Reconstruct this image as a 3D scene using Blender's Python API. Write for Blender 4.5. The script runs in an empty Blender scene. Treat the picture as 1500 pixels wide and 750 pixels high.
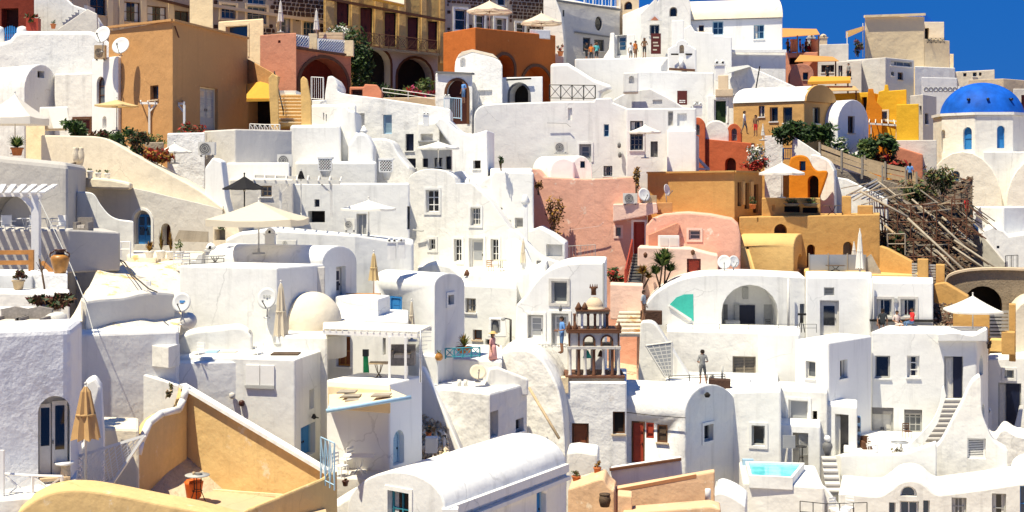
import bpy,bmesh,math,random
from mathutils import Vector,Matrix
R=math.radians
C=bpy.context.scene.collection
SC=bpy.context.scene
random.seed(7)
# ---------------------------------------------------------------- camera, sky, sun, exposure
F,HZ,CZ=2000.0,270.0,30.0          # focal length and horizon row of the photograph (1500 wide), eye height
cam=bpy.data.objects.new('camera',bpy.data.cameras.new('camera'))
C.objects.link(cam);SC.camera=cam
cam.location=(0,0,CZ);cam.rotation_euler=(R(90),0,0)
cam.data.sensor_width=36;cam.data.lens=36*F/1500
cam.data.shift_y=-(375-HZ)/1500
cam.data.clip_start=0.5;cam.data.clip_end=9000
SUN_EL,SUN_AZ=67.0,232.0             # azimuth clockwise from +Y (north): the sun stands behind the camera's left shoulder
wd=bpy.data.worlds.new('World');SC.world=wd;wd.use_nodes=True
wn=wd.node_tree;wn.nodes.clear()
sky=wn.nodes.new('ShaderNodeTexSky');sky.sky_type='NISHITA';sky.sun_disc=False
sky.sun_elevation=R(SUN_EL);sky.sun_rotation=R(SUN_AZ)
sky.altitude=1500;sky.air_density=0.8;sky.dust_density=0.0;sky.ozone_density=5.0
tint=wn.nodes.new('ShaderNodeMix');tint.data_type='RGBA';tint.blend_type='MIX'
tint.inputs[0].default_value=0.975;tint.inputs[7].default_value=(0.01,0.53,2.12,1)
wb=wn.nodes.new('ShaderNodeBackground');wb.inputs[1].default_value=0.12
wo=wn.nodes.new('ShaderNodeOutputWorld')
wn.links.new(sky.outputs[0],tint.inputs[6]);wn.links.new(tint.outputs[2],wb.inputs[0]);wn.links.new(wb.outputs[0],wo.inputs[0])
sl=bpy.data.lights.new('sun','SUN');sl.energy=4.35;sl.angle=R(0.5);sl.color=(1.0,0.912,0.70)
so=bpy.data.objects.new('sun',sl);C.objects.link(so)
_a,_e=R(SUN_AZ),R(SUN_EL)
SUNV=Vector((math.sin(_a)*math.cos(_e),math.cos(_a)*math.cos(_e),math.sin(_e)))
so.rotation_euler=SUNV.to_track_quat('Z','Y').to_euler();so.location=SUNV*300
SC.view_settings.view_transform='Standard';SC.view_settings.look='None'
SC.view_settings.exposure=0.94;SC.view_settings.gamma=1.0
SC.cycles.max_bounces=9;SC.cycles.diffuse_bounces=8
# ---------------------------------------------------------------- places
def P(px,py,Y):return Vector(((px-750)/F*Y,Y,CZ+(HZ-py)/F*Y))
def PX(px,Y):return Vector(((px-750)/F*Y,Y))
def ZZ(py,Y):return CZ+(HZ-py)/F*Y
def lerp_tab(tab,v):
    if v <= tab[0][0]:return tab[0][1]
    for (a,x),(b,y) in zip(tab,tab[1:]):
        if v <= b:return x+(y-x)*(v-a)/(b-a)
    return tab[-1][1]
GR=[(10,-21),(25,-19.5),(40,-19),(60,-19),(70,-18),(80,-15),(90,-11),(100,-7.5),(110,-4),(120,-1),(135,3),(150,4),(200,4),(400,-10),(3000,-40)]
GL=[(10,-18),(30,-15),(38,-13),(45,-11),(50,-9.5),(60,-7.5),(70,-5.5),(80,-2.5),(90,1),(110,5),(135,9),(150,10),(200,8),(400,-10),(3000,-40)]
def ground_z(x,Y):
    px=750+F*x/max(Y,5)
    s=min(1,max(0,(px-330)/300));s=s*s*(3-2*s)
    return CZ+lerp_tab(GL,Y)*(1-s)+lerp_tab(GR,Y)*s
# ---------------------------------------------------------------- materials
M={}
def nodes_of(name,rough=0.85,metal=0.0,spec=0.3):
    m=bpy.data.materials.new(name);m.use_nodes=True
    n=m.node_tree.nodes;b=n['Principled BSDF']
    b.inputs['Roughness'].default_value=rough;b.inputs['Metallic'].default_value=metal
    b.inputs['Specular IOR Level'].default_value=spec
    return m,n,m.node_tree.links,b
def noise(n,l,src,scale,detail=4,rough=.55):
    t=n.new('ShaderNodeTexNoise');t.inputs['Scale'].default_value=scale
    t.inputs['Detail'].default_value=detail;t.inputs['Roughness'].default_value=rough
    l.new(src,t.inputs['Vector']);return t.outputs['Fac']
def ramp(n,l,src,a,b,ca=(0,0,0,1),cb=(1,1,1,1)):
    r=n.new('ShaderNodeValToRGB');r.color_ramp.elements[0].position=a;r.color_ramp.elements[1].position=b
    r.color_ramp.elements[0].color=ca;r.color_ramp.elements[1].color=cb
    l.new(src,r.inputs[0]);return r.outputs[0]
def mix(n,l,fac,a,b,mode='MIX'):
    x=n.new('ShaderNodeMix');x.data_type='RGBA';x.blend_type=mode
    for i,v in ((0,fac),(6,a),(7,b)):
        if isinstance(v,(int,float,tuple)):x.inputs[i].default_value=v if i == 0 else (*v[:3],1)
        else:l.new(v,x.inputs[i])
    return x.outputs[2]
def posn(n,l,scale=(1,1,1),obj=False):
    if obj:src=n.new('ShaderNodeTexCoord').outputs['Object']
    else:src=n.new('ShaderNodeNewGeometry').outputs['Position']
    mp=n.new('ShaderNodeMapping');mp.inputs['Scale'].default_value=scale
    l.new(src,mp.inputs['Vector']);return mp.outputs[0]
def sc(c,k):return tuple(min(1,v*k) for v in c[:3])
def plaster(key,col,var=.10,streak=.22,patch=None,patch_at=.66,bump=.25,dark=None,lumps=.5):
    """limewashed render: mottled, rain-streaked, patched, with trowel relief"""
    m,n,l,b=nodes_of(key,.9,0,.15)
    p=posn(n,l);ps=posn(n,l,(1.6,1.6,.16))
    big=noise(n,l,p,.35,5);fine=noise(n,l,p,5,6,.65)
    c=mix(n,l,ramp(n,l,big,.3,.7),sc(col,1-var),col)
    c=mix(n,l,ramp(n,l,fine,.35,.62),sc(col,1-var*.8),c)
    st=ramp(n,l,noise(n,l,ps,1.3,5,.6),.54,.74)
    k=n.new('ShaderNodeMath');k.operation='MULTIPLY';k.inputs[1].default_value=streak;l.new(st,k.inputs[0])
    c=mix(n,l,k.outputs[0],c,dark or sc(col,.55))
    if patch:
        q=noise(n,l,p,.9,8,.7)
        c=mix(n,l,ramp(n,l,q,patch_at,patch_at+.05),c,patch)
    vo=n.new('ShaderNodeTexVoronoi');vo.feature='DISTANCE_TO_EDGE';vo.inputs['Scale'].default_value=.55
    wp=n.new('ShaderNodeMix');wp.data_type='VECTOR';wp.inputs[0].default_value=.30;tn=n.new('ShaderNodeTexNoise');tn.inputs['Scale'].default_value=2.2;tn.inputs['Detail'].default_value=6
    l.new(p,tn.inputs['Vector']);l.new(p,wp.inputs[4]);l.new(tn.outputs['Color'],wp.inputs[5]);l.new(wp.outputs[1],vo.inputs['Vector'])
    ck=n.new('ShaderNodeMath');ck.operation='MULTIPLY'
    l.new(ramp(n,l,vo.outputs['Distance'],.004,.012,(1,1,1,1),(0,0,0,1)),ck.inputs[0]);l.new(ramp(n,l,noise(n,l,p,.28,3),.56,.64,(0,0,0,1),(.38,.38,.38,1)),ck.inputs[1])
    c=mix(n,l,ck.outputs[0],c,sc(col,.45))
    oi=n.new('ShaderNodeObjectInfo');mr=n.new('ShaderNodeMapRange')
    mr.inputs[3].default_value=.90;mr.inputs[4].default_value=1.0;l.new(oi.outputs['Random'],mr.inputs[0])
    c=mix(n,l,1.0,c,mr.outputs[0],'MULTIPLY')
    l.new(c,b.inputs['Base Color'])
    bp=n.new('ShaderNodeBump');bp.inputs['Strength'].default_value=bump;bp.inputs['Distance'].default_value=.05
    l.new(noise(n,l,p,9,6,.6),bp.inputs['Height'])
    b2=n.new('ShaderNodeBump');b2.inputs['Strength'].default_value=lumps;b2.inputs['Distance'].default_value=.16
    l.new(noise(n,l,p,1.1,3,.5),b2.inputs['Height']);l.new(bp.outputs[0],b2.inputs['Normal'])
    l.new(b2.outputs[0],b.inputs['Normal'])
    M[key]=m;return m
def paint(key,col,rough=.6,metal=0,var=.12,scale=6,spec=.3,bump=0,trans=0):
    m,n,l,b=nodes_of(key,rough,metal,spec)
    p=posn(n,l,obj=True)
    f=ramp(n,l,noise(n,l,p,scale,5,.6),.3,.7)
    l.new(mix(n,l,f,sc(col,1-var),sc(col,1+var*.4)),b.inputs['Base Color'])
    if bump:
        bp=n.new('ShaderNodeBump');bp.inputs['Strength'].default_value=bump;bp.inputs['Distance'].default_value=.03
        l.new(noise(n,l,p,scale*3,5),bp.inputs['Height']);l.new(bp.outputs[0],b.inputs['Normal'])
    if trans:                                            # thin cloth and leaves let light through
        tr=n.new('ShaderNodeBsdfTranslucent');tr.inputs[0].default_value=(*sc(col,1),1)
        ms=n.new('ShaderNodeMixShader');ms.inputs[0].default_value=trans
        l.new(b.outputs[0],ms.inputs[1]);l.new(tr.outputs[0],ms.inputs[2])
        l.new(ms.outputs[0],n['Material Output'].inputs['Surface'])
    M[key]=m;return m
plaster('white',(.83,.825,.79),.08,.45,(.68,.65,.60),.70,bump=.14,lumps=.32)
plaster('white_warm',(.82,.80,.745),.09,.55,(.66,.56,.44),.69,bump=.2,lumps=.5)
plaster('white_grey',(.79,.79,.775),.10,.6,(.62,.61,.59),.66,bump=.16,lumps=.35)
plaster('white_chalk',(.84,.835,.81),.05,.30,bump=.1,lumps=.22)
plaster('white_worn',(.82,.80,.755),.10,.5,(.60,.47,.32),.68,lumps=.9)
plaster('white_rough',(.82,.81,.78),.11,.5,(.64,.61,.57),.63,bump=.38,lumps=.6)
plaster('white_blue',(.81,.81,.81),.08,.35,bump=.6,lumps=.8)
plaster('cream',(.78,.69,.54),.09,.2,(.70,.58,.42),.68)
plaster('cream_slope',(.79,.71,.58),.10,.30,(.66,.42,.20),.555,bump=.5)
plaster('cream_pale',(.82,.77,.67),.07,.2)
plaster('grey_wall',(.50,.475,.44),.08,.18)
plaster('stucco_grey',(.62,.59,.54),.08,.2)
plaster('beige',(.62,.49,.34),.08,.2)
plaster('sand',(.84,.67,.42),.06,.12)
plaster('ochre',(.53,.29,.12),.12,.22,(.60,.38,.17),.66)
plaster('gold',(.56,.325,.11),.12,.26,(.60,.40,.15),.66)
plaster('gold_light',(.70,.46,.18),.10,.18,(.70,.50,.24),.68)
plaster('mustard',(.74,.42,.03),.10,.2)
plaster('yellow_wall',(.79,.55,.25),.2,.4,(.74,.60,.40),.60)
plaster('yellow_house',(.70,.47,.16),.10,.2)
plaster('tan_house',(.62,.36,.13),.10,.2,(.50,.36,.2),.66)
plaster('orange',(.56,.16,.035),.12,.24,(.56,.22,.08),.66)
plaster('orange_bright',(.66,.22,.015),.08,.1)
plaster('terracotta',(.55,.21,.12),.08,.16)
plaster('brick_red',(.50,.12,.05),.1,.14)
plaster('dark_red',(.20,.035,.02),.2,.3)
plaster('salmon',(.62,.28,.18),.08,.1)
plaster('pink',(.80,.44,.32),.10,.25,(.80,.62,.50),.60)
plaster('pink_pale',(.82,.57,.46),.09,.2)
plaster('apricot',(.76,.50,.30),.14,.4,(.78,.62,.44),.58)
plaster('floor_tan',(.55,.40,.25),.1,.1)
plaster('stone_wall',(.36,.30,.23),.25,.3,(.22,.18,.13),.58,bump=1.0,lumps=1.2)
plaster('stone_dark',(.10,.055,.04),.4,.3,bump=1.0)
plaster('stone_arch',(.31,.245,.17),.25,.35,bump=.9)
plaster('mortar',(.55,.47,.36),.1,.1)
plaster('earth',(.60,.49,.35),.2,.3,(.40,.30,.20),.60,bump=1.0,lumps=1.2)
plaster('rubble',(.19,.145,.105),.4,.3,(.06,.05,.04),.54,bump=1.0,lumps=1.2)
paint('dome_blue',(.008,.10,.50),.62,var=.34,scale=1.1,bump=.3,spec=.12)
paint('blue',(.03,.20,.50),.5);paint('blue_pale',(.34,.52,.66),.5);paint('teal',(.04,.24,.30),.5)
paint('navy',(.008,.012,.035),.4);paint('turquoise',(.05,.47,.37),.7)
paint('white_paint',(.78,.77,.74),.5,var=.05);paint('grey_paint',(.42,.42,.40),.55);paint('grey_dark',(.14,.14,.14),.6)
paint('offwhite_paint',(.62,.60,.55),.6)
paint('black',(.015,.014,.013),.5);paint('iron',(.03,.028,.026),.5,.4);paint('rust',(.13,.055,.03),.8)
paint('interior',(.018,.015,.013),.9);paint('interior_red',(.05,.012,.008),.9);paint('shade_grey',(.20,.19,.18),.9)  # interior tones: dark colours that paint the shade inside openings
paint('brown',(.12,.05,.022),.6);paint('door_brown',(.24,.075,.03),.6);paint('stain',(.40,.18,.08),.9);paint('red_door',(.36,.05,.025),.5);paint('maroon',(.10,.018,.015),.6)
paint('wood',(.45,.20,.055),.55,scale=3,var=.3);paint('wood_pale',(.48,.36,.22),.7,scale=4,var=.25);paint('wood_grey',(.36,.31,.24),.8,scale=4,var=.25)
paint('wood_old',(.10,.065,.04),.85,scale=5,var=.4)
paint('canvas',(.78,.70,.55),.9,var=.05,trans=.35);paint('canvas_white',(.80,.78,.72),.9,var=.04,trans=.3)
paint('canvas_yellow',(.76,.60,.32),.9,var=.05,trans=.4);paint('canvas_tan',(.62,.40,.18),.9,var=.08,trans=.25)
paint('canvas_black',(.012,.011,.012),.9,var=.1);paint('canvas_orange',(.70,.38,.12),.9,var=.08,trans=.4);paint('awning_yellow',(.80,.48,.07),.8,trans=.4)
paint('steel',(.45,.45,.45),.4,.6);paint('dish_white',(.66,.66,.64),.45,var=.06);paint('ac_white',(.66,.64,.58),.5,var=.06)
paint('terracotta_pot',(.46,.15,.05),.75,var=.2);paint('amber_pot',(.50,.22,.04),.4,var=.5,scale=2.5,spec=.5);paint('pot_dark',(.06,.02,.012),.4)
paint('orange_pot',(.62,.12,.02),.5)
paint('leaf_dark',(.025,.055,.014),.6,var=.5,scale=3,trans=.25);paint('leaf',(.06,.11,.022),.6,var=.45,scale=3,trans=.3)
paint('leaf_pale',(.16,.19,.05),.6,var=.4,scale=3,trans=.3);paint('leaf_brown',(.12,.06,.022),.8,var=.5,scale=4);paint('leaf_gold',(.38,.20,.03),.7,var=.4,scale=4,trans=.2)
paint('flower_red',(.40,.03,.02),.7,var=.4,trans=.25);paint('flower_pink',(.55,.06,.18),.7,var=.3,trans=.25);paint('flower_white',(.8,.78,.72),.7,var=.1,trans=.25)
paint('twig',(.10,.06,.035),.9);paint('cable',(.06,.055,.05),.8);paint('rope',(.55,.48,.36),.9)
paint('cushion',(.55,.50,.44),.9);paint('rattan',(.28,.25,.22),.9,var=.3,scale=12)
paint('skin',(.46,.25,.16),.6,var=.08);paint('skin_tan',(.30,.15,.085),.6,var=.08)
for k,c in dict(hair=(.02,.013,.009),grey_shirt=(.26,.26,.25),grey_short=(.16,.16,.155),blue_shirt=(.12,.28,.60),red_shirt=(.62,.03,.03),jeans=(.10,.18,.32),dark_shirt=(.03,.035,.04),
                 pale_shirt=(.62,.50,.44),pink_dress=(.72,.36,.32),straw=(.62,.42,.16),stripe=(.45,.52,.56),brown_short=(.22,.12,.07),teal_shirt=(.10,.42,.42),white_shirt=(.72,.72,.70),
                 brown_coat=(.16,.09,.05),orange_shirt=(.6,.18,.03),green_cloth=(.02,.28,.10)).items():paint(k,c,.9,var=.15)
def glass(key,col,rough=.08,spec=.6):
    m,n,l,b=nodes_of(key,rough,0,spec);b.inputs['Base Color'].default_value=(*col,1);M[key]=m
glass('glass',(.012,.014,.018));glass('glass_grey',(.10,.11,.12),.15);glass('glass_blue',(.02,.06,.12),.1);glass('glass_pale',(.30,.31,.32),.2)
glass('pool_water',(.05,.62,.72),.05,.5)
m,n,l,b=nodes_of('pool_water2',.05,0,.5)
l.new(mix(n,l,ramp(n,l,noise(n,l,posn(n,l),1.5,3),.35,.65),(.10,.50,.55),(.22,.68,.70)),b.inputs['Base Color'])
bp=n.new('ShaderNodeBump');bp.inputs['Strength'].default_value=.15;l.new(noise(n,l,posn(n,l),7,3),bp.inputs['Height']);l.new(bp.outputs[0],b.inputs['Normal'])
M['pool_water']=m
# slubby striped shirt
m,n,l,b=nodes_of('stripe_shirt',.9);w=n.new('ShaderNodeTexWave');w.bands_direction='Z';w.inputs['Scale'].default_value=5
l.new(posn(n,l,obj=True),w.inputs[0]);l.new(ramp(n,l,w.outputs[1],.4,.6,(.62,.64,.64,1),(.10,.16,.22,1)),b.inputs['Base Color']);M['stripe_shirt']=m
# ---------------------------------------------------------------- mesh builder (world or local coordinates)
UP=Vector((0,0,1))
class MB:
    def __init__(s):s.v,s.f,s.m,s.sm,s.mats=[],[],[],[],[]
    def mi(s,mat):
        if mat not in s.mats:s.mats.append(mat)
        return s.mats.index(mat)
    def add(s,vs,fs,mat='white',smooth=False):
        b=len(s.v);s.v += [tuple(v) for v in vs];k=s.mi(mat)
        for f in fs:s.f.append([b+i for i in f]);s.m.append(k);s.sm.append(smooth)
        return s
    def hexa(s,p,mat):return s.add(p,[(3,2,1,0),(4,5,6,7),(0,1,5,4),(1,2,6,5),(2,3,7,6),(3,0,4,7)],mat)
    def box(s,lo,hi,mat='white'):
        (a,b,c),(d,e,f)=lo,hi
        return s.hexa([(a,b,c),(d,b,c),(d,e,c),(a,e,c),(a,b,f),(d,b,f),(d,e,f),(a,e,f)],mat)
    def fbox(s,fr,u0,u1,v0,v1,w0,w1,mat):
        g=lambda u,v,w:fr[0]+fr[1]*u+UP*v+fr[2]*w
        return s.hexa([g(u0,v0,w0),g(u1,v0,w0),g(u1,v0,w1),g(u0,v0,w1),g(u0,v1,w0),g(u1,v1,w0),g(u1,v1,w1),g(u0,v1,w1)],mat)
    def bar(s,p,q,r,mat,n=5,r2=None):
        p,q=Vector(p),Vector(q);d=q-p
        if d.length <1e-5:return s
        a=d.orthogonal().normalized();b=d.normalized().cross(a);r2=r if r2 is None else r2
        vs=[p+(a*math.cos(t)+b*math.sin(t))*r for t in [2*math.pi*i/n for i in range(n)]]
        vs += [q+(a*math.cos(t)+b*math.sin(t))*r2 for t in [2*math.pi*i/n for i in range(n)]]
        return s.add(vs,[(i,(i+1) % n,n+(i+1) % n,n+i) for i in range(n)]+[tuple(range(n))[::-1],tuple(range(n,2*n))],mat,n >5)
    def beam(s,p,q,w,h,mat):
        p,q=Vector(p),Vector(q);d=(q-p).normalized()
        a=d.cross(UP);a=a.normalized() if a.length >1e-3 else Vector((1,0,0));b=a.cross(d).normalized()
        k=[(-w/2,-h/2),(w/2,-h/2),(w/2,h/2),(-w/2,h/2)]
        vs=[p+a*x+b*y for x,y in k]+[q+a*x+b*y for x,y in k]
        return s.hexa(vs,mat)
    def path(s,pts,r,mat,n=5):
        for p,q in zip(pts,pts[1:]):s.bar(p,q,r,mat,n)
        return s
    def lathe(s,c,prof,mat,n=14,smooth=True):
        c=Vector(c);vs=[]
        for r,z in prof:vs += [c+Vector((r*math.cos(2*math.pi*i/n),r*math.sin(2*math.pi*i/n),z)) for i in range(n)]
        fs=[]
        for k in range(len(prof)-1):
            fs += [(k*n+i,k*n+(i+1) % n,(k+1)*n+(i+1) % n,(k+1)*n+i) for i in range(n)]
        fs += [tuple(range(n))[::-1],tuple(range((len(prof)-1)*n,len(prof)*n))]
        return s.add(vs,fs,mat,smooth)
    def ball(s,c,r,mat,n=8,k=5,sz=1):
        return s.lathe(c,[(max(r*math.sin(math.pi*i/k),r*.02),-r*sz*math.cos(math.pi*i/k)) for i in range(k+1)],mat,n)
    def prism(s,poly,vec,mat):
        n=len(poly);vec=Vector(vec);p=[Vector(q) for q in poly]
        return s.add(p+[q+vec for q in p],[tuple(range(n)),tuple(range(2*n-1,n-1,-1))]+[(i,n+i,n+(i+1) % n,(i+1) % n) for i in range(n)],mat)
WO={}                                   # world origin of every object made here
def link(o,parent=None,org=None):
    C.objects.link(o);org=Vector(org)
    WO[o.name]=org
    if parent is not None:o.parent=parent;o.location=org-WO[parent.name]
    else:o.location=org
    return o
def mesh_of(name,mb,org):
    me=bpy.data.meshes.new(name);org=Vector(org)
    me.from_pydata([Vector(v)-org for v in mb.v],[],mb.f)
    for k in mb.mats:me.materials.append(M[k])
    me.polygons.foreach_set('material_index',mb.m);me.polygons.foreach_set('use_smooth',mb.sm)
    return me
def centre(vs):
    lo=[min(v[i] for v in vs) for i in range(3)];hi=[max(v[i] for v in vs) for i in range(3)]
    return Vector(((lo[0]+hi[0])/2,(lo[1]+hi[1])/2,lo[2]))
def mk(name,mb,parent=None,org=None,label=None,cat=None,group=None,kind=None,fix=True):
    org=centre(mb.v) if org is None else Vector(org)
    me=mesh_of(name,mb,org)
    if fix:
        bm=bmesh.new();bm.from_mesh(me);bmesh.ops.recalc_face_normals(bm,faces=bm.faces);bm.to_mesh(me);bm.free()
    o=bpy.data.objects.new(name,me)
    link(o,parent,org);return tag(o,label,cat,group,kind)
def tag(o,label=None,cat=None,group=None,kind=None):
    for k,v in (('label',label),('category',cat),('group',group),('kind',kind)):
        if v:o[k]=v
    return o
def thing(name,label,cat,loc,group=None):
    o=bpy.data.objects.new(name,None);o.empty_display_size=.2
    link(o,None,loc);return tag(o,label,cat,group)
def dup(root,loc,rotz=0,label=None,s=1):
    def cp(o,par):
        c=o.copy();C.objects.link(c);c.parent=par
        for k in kids.get(o.name,[]):cp(k,c)
        return c
    kids={}
    for o in root.children_recursive:kids.setdefault(o.parent.name,[]).append(o)
    c=cp(root,None);c.location=loc;c.rotation_euler=(0,0,rotz);c.scale=(s,s,s)
    if label:c['label']=label
    WO[c.name]=Vector(loc)
    return c
# ---------------------------------------------------------------- masonry volumes with real openings
BODIES=[]                               # (object, cutter MB, planes)
def frame_on(A,B,x0,y0,x1,y1):
    """pixel rectangle seen on the vertical wall A-B -> (origin bottom-left on the wall, tangent, outward normal, width, height)"""
    a,b=Vector(A),Vector(B);d=b-a
    def hit(px):
        k=(px-750)/F                # x = k*y ; a.x+u*d.x = k*(a.y+u*d.y)
        u=(k*a.y-a.x)/(d.x-k*d.y);return a+d*u
    p,q=hit(x0),hit(x1);ym=(p.y+q.y)/2
    z1,z0=ZZ(y0,ym),ZZ(y1,ym)
    t=(q-p);w=t.length;t=t.normalized();nrm=Vector((t.y,-t.x))
    if nrm.dot(-p) <0:nrm=-nrm
    return (Vector((p.x,p.y,z0)),Vector((t.x,t.y,0)),Vector((nrm.x,nrm.y,0))),w,z1-z0
def arch_poly(w,h,rise=None,n=10):
    rise=min(w/2,h*.8) if rise is None else rise
    return [(0,0),(w,0)]+[(w/2+w/2*math.cos(math.pi*i/n),h-rise+rise*math.sin(math.pi*i/n)) for i in range(n+1)]
def oval_poly(w,h,n=16):return [(w/2+w/2*math.cos(2*math.pi*i/n),h/2+h/2*math.sin(2*math.pi*i/n)) for i in range(n)]
def fpoly(mb,fr,poly,w0,w1,mat):return mb.prism([fr[0]+fr[1]*u+UP*v+fr[2]*w0 for u,v in poly],fr[2]*(w1-w0),mat)
def ring(mb,fr,w,h,t,w0,w1,mat,bottom=True):
    mb.fbox(fr,0,t,0,h,w0,w1,mat);mb.fbox(fr,w-t,w,0,h,w0,w1,mat)
    mb.fbox(fr,t,w-t,h-t,h,w0,w1,mat)
    if bottom:mb.fbox(fr,t,w-t,0,t,w0,w1,mat)
def arch_ring(mb,fr,w,h,t,w0,w1,mat,n=10):
    o,i=arch_poly(w,h,n=n)[2:],[(min(max(u,t),w-t),v) for u,v in arch_poly(w,h,n=n)[2:]]
    r=min(w/2,h*.8);c=(w/2,h-r);k=(w/2-t)/(w/2)
    inn=[(c[0]+(u-c[0])*k,c[1]+(v-c[1])*k) for u,v in o]
    for (a,b),(p,q) in zip(zip(o,o[1:]),zip(inn,inn[1:])):fpoly(mb,fr,[a,b,q,p],w0,w1,mat)
    mb.fbox(fr,0,t,0,h-r,w0,w1,mat);mb.fbox(fr,w-t,w,0,h-r,w0,w1,mat)
def opening(body,cut,plane,o,shallow=False):
    k,x0,y0,x1,y1=o[:5];a=list(o[5:])
    fr,w,h=frame_on(*plane,x0,y0,x1,y1)
    arch=k.startswith('a') and len(k) >1;kk=k[1:] if arch else k
    D=dict(w=.3,l=.3,d=.34,h=1.4,n=.35,o=.3).get(kk,.3)
    if shallow and kk in 'wd':D=.13
    if kk == 'h' and len(a) >1:D=a[1]
    if kk == 'n' and a:D=a[0]
    e=0 if kk in 'wlon' else .0
    if kk == 'o':fpoly(cut,fr,oval_poly(w,h),-D,.4,'white')
    elif arch:fpoly(cut,fr,arch_poly(w,h),-D,.4,'white')
    else:cut.fbox(fr,0,w,0,h,-D,.4,'white')
    g=.012
    F2=(fr[0]+fr[1]*g+UP*g,fr[1],fr[2]);W,H=w-2*g,h-2*g
    if kk in ('w','o','l'):
        fm=a[0] if a else 'white_paint';nx=a[1] if len(a) >1 else 2;ny=a[2] if len(a) >2 else 2
        gm=a[3] if len(a) >3 else 'glass';t=min(.07,W*.11)
        mb=MB()
        if kk == 'o':fpoly(mb,F2,oval_poly(W,H),-D+.03,-D+.07,fm)
        elif arch:arch_ring(mb,F2,W,H,t,-D+.04,-D+.12,fm)
        else:ring(mb,F2,W,H,t,-D+.04,-D+.12,fm)
        if kk == 'l':
            ns=max(4,int(H/.09))
            for i in range(ns):
                z=t+(H-2*t)*(i+.5)/ns;mb.fbox(F2,t,W-t,z-.014,z+.022,-D+.05,-D+.10,fm)
            for i in range(1,nx):mb.fbox(F2,W*i/nx-t/2,W*i/nx+t/2,t,H-t,-D+.045,-D+.125,fm)
            gm=a[3] if len(a) >3 else 'grey_dark'
        elif kk == 'w':
            hh=H-(W*.15 if arch else 0)
            for i in range(1,nx):mb.fbox(F2,W*i/nx-t*.4,W*i/nx+t*.4,t,hh-t,-D+.045,-D+.105,fm)
            for j in range(1,ny):mb.fbox(F2,t,W-t,H*j/ny-t*.35,H*j/ny+t*.35,-D+.047,-D+.10,fm)
        ob=mk('window',mb,body)
        gl=MB()
        if kk == 'o':fpoly(gl,(F2[0]+fr[1]*W*.12+UP*H*.1,fr[1],fr[2]),oval_poly(W*.76,H*.8),-D+.06,-D+.08,gm)
        elif arch:fpoly(gl,(F2[0]+fr[1]*t*.5,fr[1],fr[2]),arch_poly(W-t,H-t),-D+.02,-D+.05,gm)
        else:gl.fbox(F2,t*.6,W-t*.6,t*.6,H-t*.6,-D+.02,-D+.06,gm)
        mk('pane',gl,ob)
        sur=a[4] if len(a) >4 else None
        if sur and kk != 'o':surround(body,fr,w,h,sur,arch)
        elif kk == 'w' and not arch and W >.4:mk('sill',MB().fbox(fr,-.06,w+.06,-.07,.0,-.10,.08,'white_paint' if fm != 'brown' else 'beige'),ob)
        if kk == 'w' and not arch and W >.42 and int(x0*3+y0) % 3 == 0:
            mk('curtain',MB().fbox(F2,t,t+W*(.16+.02*(int(x0) % 7)),t,H-t,-D+.061,-D+.068,'canvas_white'),ob)
            if int(y0) % 2:mk('curtain',MB().fbox(F2,W*.74,W-t,t,H-t,-D+.061,-D+.068,'canvas_white'),ob)
    elif kk == 'd':
        lm=a[0] if a else 'brown';fm=a[1] if len(a) >1 and a[1] else lm;st=a[2] if len(a) >2 else 'panel';sur=a[3] if len(a) >3 else None
        t=min(.08,W*.1);mb=MB()
        if arch:arch_ring(mb,F2,W,H,t,-D+.03,-D+.14,fm)
        else:ring(mb,F2,W,H,t,-D+.03,-D+.14,fm,False)
        df=mk('door_frame',mb,body)
        nl=2 if W >1.05 else 1
        for i in range(nl):
            u0,u1=t+(W-2*t)*i/nl+.01,t+(W-2*t)*(i+1)/nl-.01
            hh=H-t-.02-(W*.1 if arch else 0)
            mb=MB()
            if arch and nl == 1:
                fpoly(mb,(F2[0]+fr[1]*t,fr[1],fr[2]),arch_poly(W-2*t,H-t),-D+.03,-D+.08,lm)
            else:mb.fbox(F2,u0,u1,.01,hh,-D+.03,-D+.09,lm)
            ww=u1-u0;pt=-D+.105
            if st == 'panel':
                for v0,v1 in ((.08,.42),(.48,.72),(.76,.95)):mb.fbox(F2,u0+ww*.16,u1-ww*.16,hh*v0,hh*v1,-D+.085,pt,lm)
            elif st == 'plank':
                for j in range(5):mb.fbox(F2,u0+ww*(j+.06)/5,u0+ww*(j+.94)/5,.03,hh-.03,-D+.085,pt,lm)
            elif st == 'slat':
                for j in range(int(hh/.1)):mb.fbox(F2,u0+.06,u1-.06,.05+j*.1,.11+j*.1,-D+.085,pt,lm)
            dd=mk('door',mb,body)
            if st == 'glass':
                gm=a[4] if len(a) >4 else 'glass'
                q=MB();nn=a[5] if len(a) >5 else 3
                for j in range(nn):q.fbox(F2,u0+ww*.14,u1-ww*.14,hh*(.30+.66*j/nn),hh*(.30+.66*(j+.88)/nn),-D+.085,-D+.10,gm)
                mk('pane',q,dd)
            q=MB();uu=u1-ww*.1 if i == 0 else u0+ww*.1
            q.fbox(F2,uu-.015,uu+.015,hh*.45,hh*.52,-D+.10,-D+.14,'iron');mk('handle',q,dd)
        if sur:surround(body,fr,w,h,sur,arch,False)
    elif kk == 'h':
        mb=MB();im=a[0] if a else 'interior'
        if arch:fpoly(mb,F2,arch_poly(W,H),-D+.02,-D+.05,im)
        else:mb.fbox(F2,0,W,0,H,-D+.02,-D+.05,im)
        mk('recess_back_panel',mb,body)  # panel closing the recess; dark colours stand in for its shade
        if len(a) >2 and a[2]:surround(body,fr,w,h,a[2],arch,False)
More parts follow.
